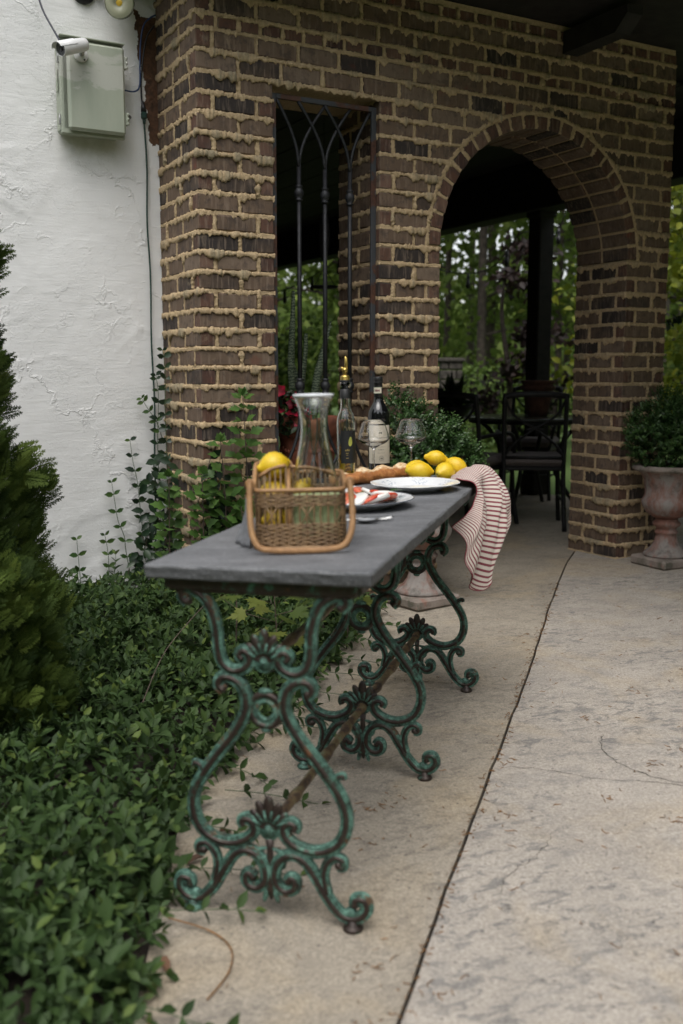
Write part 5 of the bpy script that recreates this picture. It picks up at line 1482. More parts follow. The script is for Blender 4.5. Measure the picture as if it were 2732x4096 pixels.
def lemon(mat, label, r=.031, L=.043, half=False):
    o = None
    m = MB(); sd = wr.random() * 9
    pr_ = lemon_prof(r, L)
    if half: pr_ = [q for q in pr_ if q[1] >= 0]
    lum = lambda rr, z, a: rr * (1 + .03 * math.sin(a * 2 + sd) + .02 * math.sin(a * 3 + z * 60 + sd))
    if half:
        t = thing('lemon_half', label, 'lemon', mat)
        m.lathe(pr_, 28, 0, None, 0, 2 * PI, lum); m.build('peel', M['lemon'], t, fixn=True)
        m = MB(); m.lathe([(r * .99, -.0005), (r * .9, -.0008), (0, -.0008)], 28, 0, None, 0, 2 * PI, lum); m.build('cut_face', M['pith'], t)
        return t
    t = thing('lemon', label, 'lemon', mat)
    m.lathe(pr_, 28, 0, None, 0, 2 * PI, lum); m.build('peel', M['lemon'], t, fixn=True)
    m = MB(); m.ellipsoid((0, 0, -L + .0006), (.0035, .0035, .0015), 8, 6); m.build('stem_end', M['stem_end'], t)
    return t
BM = bk.matrix_world
lemon(BM @ T_(-.058, .135, .168) @ RZ(.3) @ RY(math.radians(80)), 'lemon heaped highest in the left bay of the wicker basket', .0315, .039)
lemon(BM @ T_(-.046, .172, .132) @ RZ(1.2) @ RY(math.radians(70)), 'lemon tucked behind the topmost one in the wicker basket', .031, .040)
lemon(BM @ T_(-.060, .140, .106) @ RZ(-.6) @ RY(math.radians(80)), 'lemon under the topmost one, glimpsed through the basket divider', .031, .040)
lemon(BM @ T_(-.057, .150, .042) @ RZ(.5) @ RY(math.radians(88)), 'lemon at the bottom of the left basket bay behind the wicker', .031, .040)
lemon(BM @ T_(.0, .165, .10) @ RZ(.5) @ RY(math.radians(40)), 'lemon seen through the carafe in the back bay of the basket', .03, .041)
lemon(on(.034, 1.440, math.radians(14), .0325) @ RY(math.radians(94)), 'whole lemon behind the floral plate, its green tip facing left', .0325, .0490)
lemon(on(.122, 1.432, math.radians(62), .0325) @ RY(math.radians(86)), 'whole lemon nearest the striped towel, nipple pointing to the back', .0325, .0430)
lemon(on(.008, 1.512, math.radians(24), .032) @ RY(math.radians(88)), 'whole lemon at the back left of the lemon pile beside the bread', .032, .0470)
lemon(on(.078, 1.500, math.radians(12), .072) @ RY(math.radians(98)), 'small lemon lying on top of the lemon pile, its blunt end to the left', .0265, .0400)
lemon(on(.146, 1.500, math.radians(-14), .047) @ RY(math.radians(112)), 'tilted lemon at the back right of the pile by the towel', .0295, .0450)
# --- oil bottle
ob_ = thing('oil_bottle', 'slim olive oil bottle with a black label and brass pourer, half full', 'bottle', on(-.186, 1.319))
R_ = .0305
outer = [(0, 0), (.027, 0), (.0298, .003), (R_, .010), (R_, .200), (.0295, .216), (.025, .232), (.0195, .243), (.0170, .252), (.0165, .262), (.0163, .318), (.0185, .319), (.0185, .333), (.0170, .334)]
inner = [(.0135, .334), (.0135, .262), (.0145, .250), (.018, .239), (.0235, .228), (.0272, .214), (.0280, .200), (.0280, .012), (.025, .007), (0, .010)]
m = MB(); m.lathe(outer + inner, 48); m.build('glass_body', M['green_glass'], ob_, fixn=True)
M['oil'] = glass_mat('golden_oil', (.85, .52, .03), 0, 1.46)
m = MB(); m.lathe([(0, .0105), (.024, .0078), (.0274, .0125), (.0274, .165), (0, .165)], 40); m.build('oil', M['oil'], ob_, fixn=True)
M['sediment'] = simple('orange_peel_in_oil', (.55, .22, .02), .5, 0, .2, 60)
def band(m, r, z0, z1, a0, a1, n=24, mi=0):
    m.lathe([(r, z0), (r, z1)], n, mi, None, a0, a1)
M['black_label'] = simple('black_label', (.010, .010, .010), .5, 0, .2, 80, 0)
M['gold'] = simple('gold_print', (.42, .31, .10), .35, .6, .1, 60, 0)
M['olive_print'] = simple('olive_print', (.34, .34, .06), .5, 0, .15, 60, 0)
CAMDIR = -PI / 2 - 0.27 + .03     # local angle facing the camera on the table frame
m = MB(); band(m, R_ + .0003, .072, .178, CAMDIR - .10, CAMDIR + 2.0); lab = m.build('label', M['black_label'], ob_)
def disc_on(m, r, a, z, pts, mi=0):
    vs = [((r) * math.cos(a + x / r), (r) * math.sin(a + x / r), z + y) for x, y in pts]; m.add(vs, [tuple(range(len(vs)))], mi, False)
m = MB(); disc_on(m, R_ + .0007, CAMDIR + .98, .143, [(.0065 * math.cos(2 * PI * k / 20) * (1 - .25 * math.sin(2 * PI * k / 20)) + .001 * math.sin(2 * PI * k / 20), .0155 * math.sin(2 * PI * k / 20)) for k in range(20)]); m.build('olive_emblem', M['olive_print'], lab)
def text_mesh(body, size, font_shear=0.0):
    cu = bpy.data.curves.new('lettering', 'FONT'); cu.body = body; cu.size = size; cu.align_x = 'CENTER'; cu.shear = font_shear; cu.resolution_u = 2; cu.fill_mode = 'FRONT'
    to = bpy.data.objects.new('lettering', cu); COL.objects.link(to)
    dg = bpy.context.evaluated_depsgraph_get(); me = bpy.data.meshes.new_from_object(to.evaluated_get(dg))
    vs = [tuple(v.co) for v in me.vertices]; fs = [tuple(p.vertices) for p in me.polygons]
    bpy.data.objects.remove(to); bpy.data.curves.remove(cu); bpy.data.meshes.remove(me); return vs, fs
def text_on(m, body, size, r, a, z, shear=0.0, bold=0.0):
    vs, fs = text_mesh(body, size, shear)
    for dx in ((0,) if not bold else (-bold, 0, bold)):
        k = .00002 * (dx / bold if bold else 0)
        m.add([((r + k) * math.cos(a + (x + dx) / r), (r + k) * math.sin(a + (x + dx) / r), z + y) for x, y, _ in vs], fs, 0, False)
m = MB()
text_on(m, 'olio', .0105, R_ + .0007, CAMDIR + .62, .112, .4, .0003)
for z, w in ((.104, .010), (.098, .007), (.088, .009)):
    disc_on(m, R_ + .0007, CAMDIR + .62, z, [(-w / 2, 0), (w / 2, 0), (w / 2, .0018), (-w / 2, .0018)])
m.build('lettering', M['gold'], lab)
m = MB(); m.lathe([(.0172, .282), (.0172, .312), (.0165, .3125)], 32); m.lathe([(.0168, .281), (.0172, .282)], 32); m.build('neck_sleeve', M['black_label'], ob_)
M['brass'] = simple('brass', (.50, .36, .10), .3, .9, .12, 60, .05, .001)
M['dark_stopper'] = simple('dark_rubber', (.02, .022, .022), .5)
pr = MB(); pr.lathe([(0, .312), (.0128, .312), (.0132, .335), (.0165, .336), (.0165, .340), (0, .340)], 28); pr.build('stopper', M['dark_stopper'], ob_)
m = MB(); m.lathe([(0, .340), (.0155, .340), (.0155, .345), (.0145, .346), (.0155, .347), (.0155, .351), (.012, .356), (.006, .358), (.0055, .372), (0, .372)], 28)
m.tube([(0, 0, .358), (-.002, 0, .368), (-.001, 0, .372)], [.0065, .007, .006], 12)
pourer = m.build('pourer', M['brass'], ob_)
m = MB(); m.tube([(.0, -.009, .3725), (.0, .009, .3725)], .0085, 18); m.tube([(-.006, 0, .374), (-.010, 0, .379), (-.011, 0, .374)], [.006, .0065, .005], 10)
m.tube([(.002, 0, .372), (.005, 0, .392), (.004, 0, .410), (.001, 0, .418)], [.0065, .006, .0055, .002], 12); m.build('flip_cap', M['brass'], pourer)
# --- wine bottle
wb = thing('wine_bottle', 'dark red wine bottle with a cream label, behind the bread and a wine glass', 'bottle', on(-.148, 1.62) @ Matrix.Diagonal((1, 1, 1.075, 1)))
M['wine_glass_dark'] = simple('black_wine_bottle', (.006, .006, .007), .05, 0, .05, 10, 0, .001, .8)
RB = .0385
m = MB(); m.lathe([(0, .004), (.03, 0), (.037, .002), (RB, .008), (RB, .190), (.0375, .205), (.033, .218), (.0255, .230), (.0190, .240), (.0160, .252), (.0148, .268), (.0143, .29), (0, .29)], 56); m.build('bottle_body', M['wine_glass_dark'], wb, fixn=True)
M['foil'] = simple('black_foil', (.014, .014, .015), .42, .1, .2, 60, .1, .001)
m = MB(); m.lathe([(.0150, .2515), (.0158, .252), (.0152, .285), (.0150, .300), (.0163, .301), (.0163, .306), (.0158, .307), (.0163, .308), (.0163, .321), (.015, .3225), (0, .3225)], 36); m.build('capsule', M['foil'], wb)
M['cream'] = simple('cream_paper', (.60, .545, .44), .7, 0, .04, 60, .1, .0005)
M['ink'] = simple('black_ink', (.03, .028, .026), .7, 0, .05, 60, 0)
M['red_ink'] = simple('wine_red_ink', (.16, .05, .06), .7, 0, .05, 60, 0)
M['sage'] = simple('sage_ink', (.42, .45, .33), .7, 0, .05, 60, 0)
wa = CAMDIR + .02
m = MB(); band(m, RB + .0003, .040, .165, wa - .66, wa + 1.75, 40); wl_ = m.build('label', M['cream'], wb)
m = MB(); band(m, RB + .0003, .042, .166, wa - 1.55, wa - 1.02, 12); m.build('back_label', M['cream'], wb)
m = MB(); ta = wa + .66
text_on(m, 'CHIANTI', .0128, RB + .0007, ta + .05, .1135, 0, .00035)
text_on(m, 'RISERVA', .0056, RB + .0007, ta, .0835)
text_on(m, 'PRODOTTO IN ITALIA', .0027, RB + .0007, ta, .0735)
text_on(m, '98', .0082, RB + .0007, ta + .02, .0535, 0, .0002)
for rr in (.0085, .0072):
    vs, fs = [], []
    for k in range(28):
        a = 2 * PI * k / 28
        for q in (rr, rr - .0004): vs.append(((RB + .0007) * math.cos(ta + .02 + q * math.cos(a) / RB), (RB + .0007) * math.sin(ta + .02 + q * math.cos(a) / RB), .0565 + q * math.sin(a)))
    for k in range(28): j = (k + 1) % 28; fs.append((2 * k, 2 * k + 1, 2 * j + 1, 2 * j))
    m.add(vs, fs, 0, False)
text_on(m, '750 ml', .0024, RB + .0007, wa - .12, .053)
# small engraved house and trees above the name, and the signature line
disc_on(m, RB + .0007, ta - .02, .138, [(-.006, 0), (.006, 0), (.006, .0028), (.003, .0048), (0, .0032), (-.004, .0042), (-.006, .002)])
disc_on(m, RB + .0007, ta - .10, .1455, [(-.001, 0), (.001, 0), (0, .0035)])
def script(m, z, x0, x1, amp):
    vs, fs = [], []; n = 70
    for k in range(n + 1):
        t = k / n; x = x0 + (x1 - x0) * t; y = amp * (math.sin(t * 58) * .55 + math.sin(t * 23 + 1) * .45); 
        for q in (-.00028, .00028): vs.append(((RB + .0007) * math.cos(ta + x / RB), (RB + .0007) * math.sin(ta + x / RB), z + y + q))
    for k in range(n): fs.append((2 * k, 2 * k + 1, 2 * k + 3, 2 * k + 2))
    m.add(vs, fs, 0, False)
script(m, .1035, .004, .016, .0011); script(m, .0945, -.017, .017, .0016)
m.build('lettering', M['ink'], wl_)
m = MB(); band(m, .01585, .2685, .2885, CAMDIR - 1.3, CAMDIR + 1.3, 24); nb_ = m.build('neck_band', M['cream'], wb)
m = MB(); band(m, .0161, .2685, .2700, CAMDIR - 1.3, CAMDIR + 1.3, 24); band(m, .0161, .287, .2885, CAMDIR - 1.3, CAMDIR + 1.3, 24); m.build('band_edge', M['sage'], nb_)
m = MB(); text_on(m, '0000', .0095, .0163, CAMDIR + .25, .2745, 0, .0004); m.build('serial', M['red_ink'], nb_)
m = MB(); disc_on(m, .0161, CAMDIR - .55, .2785, [(.004 * math.cos(k * .5), .005 * math.sin(k * .5)) for k in range(12)]); m.build('emblem', M['sage'], nb_)
# --- wine glasses
def wine_glass(b, a, label):
    t = thing('wine_glass', label, 'wine glass', on(b, a), 'empty wine glasses on the table')
    o = [(0, 0), (.036, 0), (.0385, .001), (.0385, .0018), (.02, .0034), (.008, .007), (.0042, .014), (.0036, .03), (.0034, .07), (.0038, .098), (.0065, .106), (.016, .112), (.034, .120), (.046, .1275), (.0520, .1345), (.0545, .140), (.0530, .150), (.047, .170), (.041, .189), (.0372, .201)]
    i = [(.0368, .2016), (.0363, .201), (.040, .189), (.046, .170), (.052, .150), (.0534, .140), (.0509, .1353), (.046, .1315), (.033, .1227), (.015, .1140), (.004, .1105), (0, .1100)]
    m = MB(); m.lathe(o + i, 56); m.build('glass_body', M['glass'], t, fixn=True); return t
wine_glass(-.132, 1.475, 'empty wine glass in front of the cream wine label')
wine_glass(-.018, 1.553, 'empty wine glass in front of the potted boxwood, right of the wine bottle')
# --- baguette
def bread_mat():
    m, nt, b = new_mat('baguette_crust'); p = coords(nt)
    sep = N_(nt, 'ShaderNodeSeparateXYZ'); nt.links.new(p, sep.inputs[0])
    crust = ramp(nt, noise_n(nt, p, 45, 5, .65), [(.3, (.20, .065, .014)), (.55, (.40, .155, .04)), (.75, (.55, .27, .09))])
    crumb = ramp(nt, noise_n(nt, p, 75, 5, .7), [(.33, (.38, .19, .07)), (.47, (.66, .45, .24)), (.62, (.80, .66, .45))])
    f = mathn(nt, 'ADD', sep.outputs[2], mathn(nt, 'MULTIPLY', mathn(nt, 'SUBTRACT', noise_n(nt, p, 26, 4, .6), .5), .05))
    f2 = mathn(nt, 'ADD', f, mathn(nt, 'MULTIPLY', sep.outputs[1], .28))
    k = ramp(nt, mathn(nt, 'MULTIPLY', f2, 20.0), [(.62, 0.0), (.78, 1.0)])
    setc(nt, b, mixc(nt, k, crust, crumb)); b.inputs['Roughness'].default_value = .62
    bump(nt, b, mathn(nt, 'ADD', noise_n(nt, p, 110, 5, .7), mathn(nt, 'MULTIPLY', noise_n(nt, p, 30, 4), 1.0)), .7, .005); return m
M['bread'] = bread_mat()
m = MB(); n = 70; vs = []; K = 22; LB = .36
for i in range(n + 1):
    t = i / n; x = (t - .5) * LB
    rr = .037 * (max(0.02, 1 - abs(2 * t - 1) ** 7)) ** .5 * (1 + .10 * math.sin(t * 24 + .6) + .05 * noise.noise(Vector((t * 20, 0, 0))))
    for k in range(K):
        a = 2 * PI * k / K
        q = rr * (1 + .07 * noise.noise(Vector((x * 40, math.cos(a) * 2, math.sin(a) * 2))) )
        z = q * math.sin(a) * .72; z = z if z > 0 else z * .85
        if math.sin(a) > .5: z += .006 * math.sin(t * 24 + .6 + a) + .004 * noise.noise(Vector((x * 90, a * 3, 2)))
        vs.append((x, q * math.cos(a), z + .021))
fs = [(i * K + k, i * K + (k + 1) % K, (i + 1) * K + (k + 1) % K, (i + 1) * K + k) for i in range(n) for k in range(K)]
fs += [tuple(range(K))[::-1], tuple(n * K + k for k in range(K))]
m.add(vs, fs)
brd = m.build('baguette', M['bread'], None, on(-.095, 1.425, math.radians(59))); tag(brd, 'crusty split baguette lying behind the plates', 'bread')
# --- plates
M['china'] = simple('white_china', (.76, .765, .77), .12, 0, .02, 10, 0)
def floral_mat():
    m, nt, b = new_mat('blue_floral_china'); p = coords(nt)
    sep = N_(nt, 'ShaderNodeSeparateXYZ'); nt.links.new(p, sep.inputs[0])
    rad = mathn(nt, 'SQRT', mathn(nt, 'ADD', mathn(nt, 'MULTIPLY', sep.outputs[0], sep.outputs[0]), mathn(nt, 'MULTIPLY', sep.outputs[1], sep.outputs[1])))
    ang = N_(nt, 'ShaderNodeMath'); ang.operation = 'ARCTAN2'; nt.links.new(sep.outputs[1], ang.inputs[0]); nt.links.new(sep.outputs[0], ang.inputs[1])
    vo = N_(nt, 'ShaderNodeTexVoronoi'); vo.inputs['Scale'].default_value = 130; vo.inputs['Randomness'].default_value = 1; nt.links.new(p, vo.inputs['Vector'])
    nn = noise_n(nt, p, 70, 4, .6, 1.0)
    petals = ramp(nt, vo.outputs['Distance'], [(.28, 1.0), (.42, 0.0)])
    clus = mathn(nt, 'SINE', mathn(nt, 'MULTIPLY', ang.outputs[0], 6.0))
    clus = ramp(nt, mathn(nt, 'ADD', mathn(nt, 'MULTIPLY', clus, .35), mathn(nt, 'MULTIPLY', nn, .9)), [(.45, 0.0), (.58, 1.0)])
    ring = mathn(nt, 'MULTIPLY', mathn(nt, 'GREATER_THAN', rad, .083), mathn(nt, 'LESS_THAN', rad, .123))
    line = mathn(nt, 'MULTIPLY', mathn(nt, 'GREATER_THAN', rad, .0775), mathn(nt, 'LESS_THAN', rad, .0785))
    k = mathn(nt, 'MULTIPLY', mathn(nt, 'MULTIPLY', petals, clus), ring)
    k = mathn(nt, 'MAXIMUM', k, mathn(nt, 'MULTIPLY', line, .35))
    vine = ramp(nt, noise_n(nt, p, 60, 2, .5, 2.0), [(.485, 0.0), (.5, 1.0), (.515, 0.0)])
    k = mathn(nt, 'MAXIMUM', k, mathn(nt, 'MULTIPLY', mathn(nt, 'MULTIPLY', vine, ring), .5))
    c = mixc(nt, mathn(nt, 'MULTIPLY', k, .75), (.76, .77, .775), (.16, .23, .33))
    setc(nt, b, c); b.inputs['Roughness'].default_value = .13; return m
M['floral'] = floral_mat()
def plate(name, label, b, a, R, mat, scall, edge=None):
    t = thing(name, label, 'plate', on(b, a, .3))
    sc2 = lambda r, z, an: r * (1 + scall * abs(math.sin(an * 5.0)) ** .7 * max(0, (r / R - .7) / .3)) if scall else r
    prof = [(0, .003), (R * .50, .003), (R * .52, 0), (R * .56, 0), (R * .57, .003), (R * .68, .008), (R * .85, .0165), (R * .97, .0225), (R, .0245), (R * .995, .0262), (R * .96, .0255), (R * .84, .0200), (R * .68, .0130), (R * .60, .0075), (R * .55, .0062), (0, .0060)]
    m = MB(); m.lathe(prof, 90, 0, None, 0, 2 * PI, sc2); m.build('dish', mat, t, fixn=True)
    if edge:
        m = MB(); m.tube([(R * .997 * math.cos(2 * PI * k / 72), R * .997 * math.sin(2 * PI * k / 72), .0252) for k in range(72)], .0013, 6, 0, False, True); m.build('rim_line', edge, t)
    return t
plate('floral_plate', 'empty white scalloped plate with a blue floral border', .068, 1.195, .136, M['floral'], .035)
M['grey_rim'] = simple('grey_blue_rim_line', (.12, .14, .17), .25, 0, .3, 60, 0)
M['stripe_china'] = None
def swirl_mat():
    m, nt, b = new_mat('grey_brushed_china'); p = coords(nt)
    sep = N_(nt, 'ShaderNodeSeparateXYZ'); nt.links.new(p, sep.inputs[0])
    rad = mathn(nt, 'SQRT', mathn(nt, 'ADD', mathn(nt, 'MULTIPLY', sep.outputs[0], sep.outputs[0]), mathn(nt, 'MULTIPLY', sep.outputs[1], sep.outputs[1])))
    nn = noise_n(nt, p, 28, 4, .6, 1.2)
    k = mathn(nt, 'MULTIPLY', mathn(nt, 'GREATER_THAN', rad, .092), ramp(nt, nn, [(.48, 0.0), (.56, 1.0)]))
    c = mixc(nt, mathn(nt, 'MULTIPLY', k, .6), (.76, .765, .77), (.30, .35, .38))
    setc(nt, b, c); b.inputs['Roughness'].default_value = .15; return m
M['swirl'] = swirl_mat()
PB, PA = -.012, .812
cp_ = plate('caprese_plate', 'white plate with a thin dark rim holding sliced tomato and mozzarella', PB, PA, .152, M['swirl'], 0, M['grey_rim'])
M['mozz'] = simple('fresh_mozzarella', (.78, .765, .72), .35, 0, .03, 30, .15, .001)
def tomato_mat():
    m, nt, b = new_mat('tomato_flesh'); p = coords(nt)
    sep = N_(nt, 'ShaderNodeSeparateXYZ'); nt.links.new(p, sep.inputs[0])
    rad = mathn(nt, 'SQRT', mathn(nt, 'ADD', mathn(nt, 'MULTIPLY', sep.outputs[0], sep.outputs[0]), mathn(nt, 'MULTIPLY', sep.outputs[1], sep.outputs[1])))
    c = ramp(nt, mathn(nt, 'ADD', mathn(nt, 'MULTIPLY', rad, 22.0), mathn(nt, 'MULTIPLY', mathn(nt, 'SUBTRACT', noise_n(nt, p, 55, 4), .5), .5)), [(.2, (.66, .25, .15)), (.45, (.58, .10, .045)), (.62, (.68, .24, .14)), (.8, (.55, .05, .02))])
    setc(nt, b, c); b.inputs['Roughness'].default_value = .25; bump(nt, b, noise_n(nt, p, 80, 3), .3, .001); return m
M['tomato'] = tomato_mat()
M['basil'] = leaf_mat_obj('basil_green', (.015, .05, .01), (.03, .09, .015), (.05, .13, .02), .4, .15)
def slice_(name, label, cat, mat, x, y, z, r, th, rx, ry, rz, sq=1.0, group=None):
    m = MB(); sd = wr.random() * 7
    m.lathe([(0, 0), (r * .93, 0), (r, th * .3), (r, th * .7), (r * .93, th), (0, th)], 30, 0, None, 0, 2 * PI, lambda q, zz, a: q * (1 + .03 * math.sin(3 * a + sd) + .02 * math.sin(5 * a)))
    o = m.build(name, mat, None, cp_.matrix_world @ RZ(-.3) @ T_(x, y, z) @ Euler((rx, ry, rz)).to_matrix().to_4x4() @ Matrix.Diagonal((1, sq, 1, 1)))
    tag(o, label, cat, group); return o
GT, GMo = 'tomato slices on the caprese plate', 'mozzarella slices on the caprese plate'
seq = [(-.075, .050, 'm'), (-.058, .064, 't'), (-.030, .072, 'm'), (-.004, .074, 't'), (.022, .066, 'm'), (.046, .050, 't'), (.062, .026, 'm'), (.068, -.002, 't'), (.058, -.032, 'm'), (.036, -.052, 't'), (.010, -.064, 'm'), (-.025, -.060, 't'), (-.055, -.040, 'm')]
tl = ['tomato slice at the back left of the caprese ring, near the oil bottle', 'tomato slice at the back of the caprese ring between two mozzarella slices', 'tomato slice at the back right of the caprese ring', 'tomato slice at the right end of the caprese ring', 'tomato slice at the front right of the caprese ring', 'tomato slice at the front of the caprese ring beside the basket']
ml = ['mozzarella slice at the far left of the caprese ring', 'mozzarella slice at the back of the caprese ring, left of centre', 'mozzarella slice at the back of the caprese ring, right of centre', 'mozzarella slice at the right side of the caprese ring', 'mozzarella slice at the front right of the caprese ring', 'mozzarella slice at the front centre of the caprese ring', 'mozzarella slice at the front left of the caprese ring behind the basket']
it, im = 0, 0
for q, (x, y, k) in enumerate(seq):
    an = math.atan2(y, x); ti = .42
    rx, ry = ti * math.cos(an + PI / 2 + 1.57), ti * math.sin(an + PI / 2 + 1.57)
    x *= 1.08; y *= 1.08; z = .0225 + .0012 * (q % 2)
    if k == 't': slice_('tomato_slice', tl[it], 'tomato', M['tomato'], x, y, z, .037, .008, rx, ry, q, 1, GT); it += 1
    else: slice_('mozzarella_slice', ml[im], 'cheese', M['mozz'], x, y, z, .0375, .011, rx, ry, q, 1, GMo); im += 1
tv, tf = leaf_template(.62, .1, .15)
for q, (x, y, z, rz, lb) in enumerate([(-.10, .045, .034, 2.3, 'basil leaf at the back left of the caprese plate'), (-.045, .082, .042, .9, 'basil leaf tucked into the back of the caprese ring'), (.074, .052, .036, -.9, 'basil leaf at the right end of the caprese ring'), (-.06, -.065, .034, 2.8, 'basil leaf at the front left of the plate beside the basket'), (.0, .02, .03, .4, 'basil leaf in the middle of the caprese ring')]):
    m = MB(); m.add([(a_ * .045, b_ * .045, c_ * .045) for a_, b_, c_ in tv], tf)
    o = m.build('basil_leaf', M['basil'], None, cp_.matrix_world @ RZ(-.3) @ T_(x, y, z) @ RZ(rz) @ RX(.2)); tag(o, lb, 'basil leaf', 'basil leaves on the caprese plate')
# --- fork and spoon
def cutlery(kind, b, a, rz, label):
    t = thing(kind, label, kind, on(b, a, rz))
    m = MB(); m.tube([(-.11, 0, .004), (-.08, 0, .004), (-.03, 0, .0055), (.015, 0, .0085), (.032, 0, .0075)], [.0065, .0055, .0034, .003, .0035], 10, 0, True, False, ((0, 0, 1), .5)); m.build('handle', M['steel'], t)
    m = MB()
    if kind == 'spoon':
        vs, fs = [], []; n = 8; K = 20
        for i in range(n + 1):
            r = i / n
            for k in range(K): an = 2 * PI * k / K; vs.append((.060 + .030 * r * math.cos(an), .0195 * r * math.sin(an) * (1 - .15 * math.cos(an)), .0015 + .0085 * r * r + .001 * math.cos(an)))
        for i in range(n):
            for k in range(K): fs.append((i * K + k, i * K + (k + 1) % K, (i + 1) * K + (k + 1) % K, (i + 1) * K + k))
        m.add(vs, fs); m.build('bowl', M['steel'], t)
    else:
        m.tube([(.03, 0, .0075), (.045, 0, .0055), (.058, 0, .005)], [.004, .011, .0125], 12, 0, True, False, ((0, 0, 1), .18)); m.build('neck', M['steel'], t)
        for k in range(4):
            m = MB(); y = -.0099 + k * .0066; m.tube([(.055, y, .005), (.075, y, .0055), (.092, y, .0085), (.098, y, .011)], [.0021, .0019, .0015, .0006], 6); m.build('tine', M['steel'], t)
    return t
cutlery('spoon', .022, .520, math.radians(12), 'stainless spoon lying right of the wicker basket, nearer the table edge')
cutlery('fork', .044, .552, math.radians(20), 'stainless fork lying behind the spoon, tines to the right')
# --- pale green napkin in the front of the basket
M['green_linen'] = simple('pale_green_linen', (.36, .42, .22), .95, 0, .12, 120, .3, .001)
m = MB(); vs = []
for i in range(15):
    for j in range(11):
        x = -.016 + .100 * i / 14; z = .010 + .108 * j / 10
        vs.append((x, .0185 + .0022 * math.sin(i * 1.3 + j * .4) + .0012 * math.sin(j * 1.9), z))
m.add(vs, [(i * 11 + j, (i + 1) * 11 + j, (i + 1) * 11 + j + 1, i * 11 + j + 1) for i in range(14) for j in range(10)])
gn = m.build('napkin', M['green_linen'], None, bk.matrix_world); md = gn.modifiers.new('thick', 'SOLIDIFY'); md.thickness = .003; md.offset = 0
tag(gn, 'pale green cloth glimpsed through the open weave of the wicker basket', 'napkin')
# --- grey napkin at the left of the basket
M['grey_linen'] = simple('grey_linen', (.17, .175, .185), .95, 0, .15, 120, .3, .001)
m = MB(); vs = []; n, k_ = 12, 10
for i in range(n + 1):
    for j in range(k_ + 1):
        u, v = i / n, j / k_
        x = -.112 - .030 * (1 - u) * (v ** .8) + .004 * math.sin(v * 12 + u * 4); y = .02 + .13 * v * .6 + .03 * u; z = .105 * u * (1 - .25 * v) + .002
        vs.append((x, y, z))
m.add(vs, [(i * (k_ + 1) + j, i * (k_ + 1) + j + 1, (i + 1) * (k_ + 1) + j + 1, (i + 1) * (k_ + 1) + j) for i in range(n) for j in range(k_)])
nap = m.build('napkin', M['grey_linen'], None, bk.matrix_world); md = nap.modifiers.new('thick', 'SOLIDIFY'); md.thickness = .003
tag(nap, 'grey linen napkin slumped against the left side of the wicker basket', 'napkin')
# --- striped towel over the far right edge
def towel_mat():
    m, nt, b = new_mat('striped_cotton'); uv = N_(nt, 'ShaderNodeUVMap').outputs[0]
    sep = N_(nt, 'ShaderNodeSeparateXYZ'); nt.links.new(uv, sep.inputs[0])
    fr = mathn(nt, 'FRACT', mathn(nt, 'MULTIPLY', sep.outputs[1], 42.0))
    k = ramp(nt, fr, [(.0, 0.0), (.54, 0.0), (.57, 1.0), (.95, 1.0), (.98, 0.0)])
    p = mapping(nt, uv, (1, 1.3, 1))
    w = noise_n(nt, p, 320, 2, .5)
    c = mixc(nt, k, ramp(nt, w, [(.3, (.50, .44, .38)), (.7, (.70, .645, .57))]), ramp(nt, w, [(.3, (.14, .03, .042)), (.7, (.27, .065, .082))]))
    setc(nt, b, c); b.inputs['Roughness'].default_value = .95
    bump(nt, b, w, .35, .0015); return m
M['towel'] = towel_mat()
m = MB(); ns, nt_ = 120, 110; vs = []; uvs = []
h = HT
cols = [
 [(.150, 1.345, h + .006), (.195, 1.285, h + .008), (.2445, 1.245, h + .003), (.250, 1.215, .715), (.240, 1.175, .682), (.212, 1.135, .652)],
 [(.150, 1.40, h + .022), (.20, 1.345, h + .022), (.255, 1.30, h + .012), (.272, 1.26, .70), (.268, 1.20, .62), (.236, 1.150, .535)],
 [(.150, 1.46, h + .022), (.205, 1.41, h + .032), (.262, 1.38, h + .022), (.288, 1.33, .69), (.272, 1.27, .57), (.262, 1.232, .436)],
 [(.155, 1.52, h + .026), (.205, 1.48, h + .030), (.272, 1.45, h + .022), (.318, 1.40, .70), (.314, 1.36, .58), (.285, 1.31, .462)],
 [(.165, 1.575, h + .012), (.21, 1.55, h + .028), (.268, 1.53, h + .016), (.325, 1.46, .70), (.326, 1.42, .61), (.298, 1.39, .51)],
 [(.175, 1.608, h + .005), (.215, 1.60, h + .012), (.256, 1.585, h + .006), (.30, 1.53, .71), (.30, 1.48, .65), (.275, 1.44, .60)]]
edge_pts = {}
cs = [smooth_path(c, 24) for c in cols]          # each 121 points
def cm_(P, t):
    x = t * (len(P) - 1); i = min(int(x), len(P) - 2); f = x - i
    p0, p1, p2, p3 = P[max(i - 1, 0)], P[i], P[i + 1], P[min(i + 2, len(P) - 1)]
    return .5 * ((2 * p1) + (p2 - p0) * f + (2 * p0 - 5 * p1 + 4 * p2 - p3) * f * f + (3 * p1 - p0 - 3 * p2 + p3) * f ** 3)
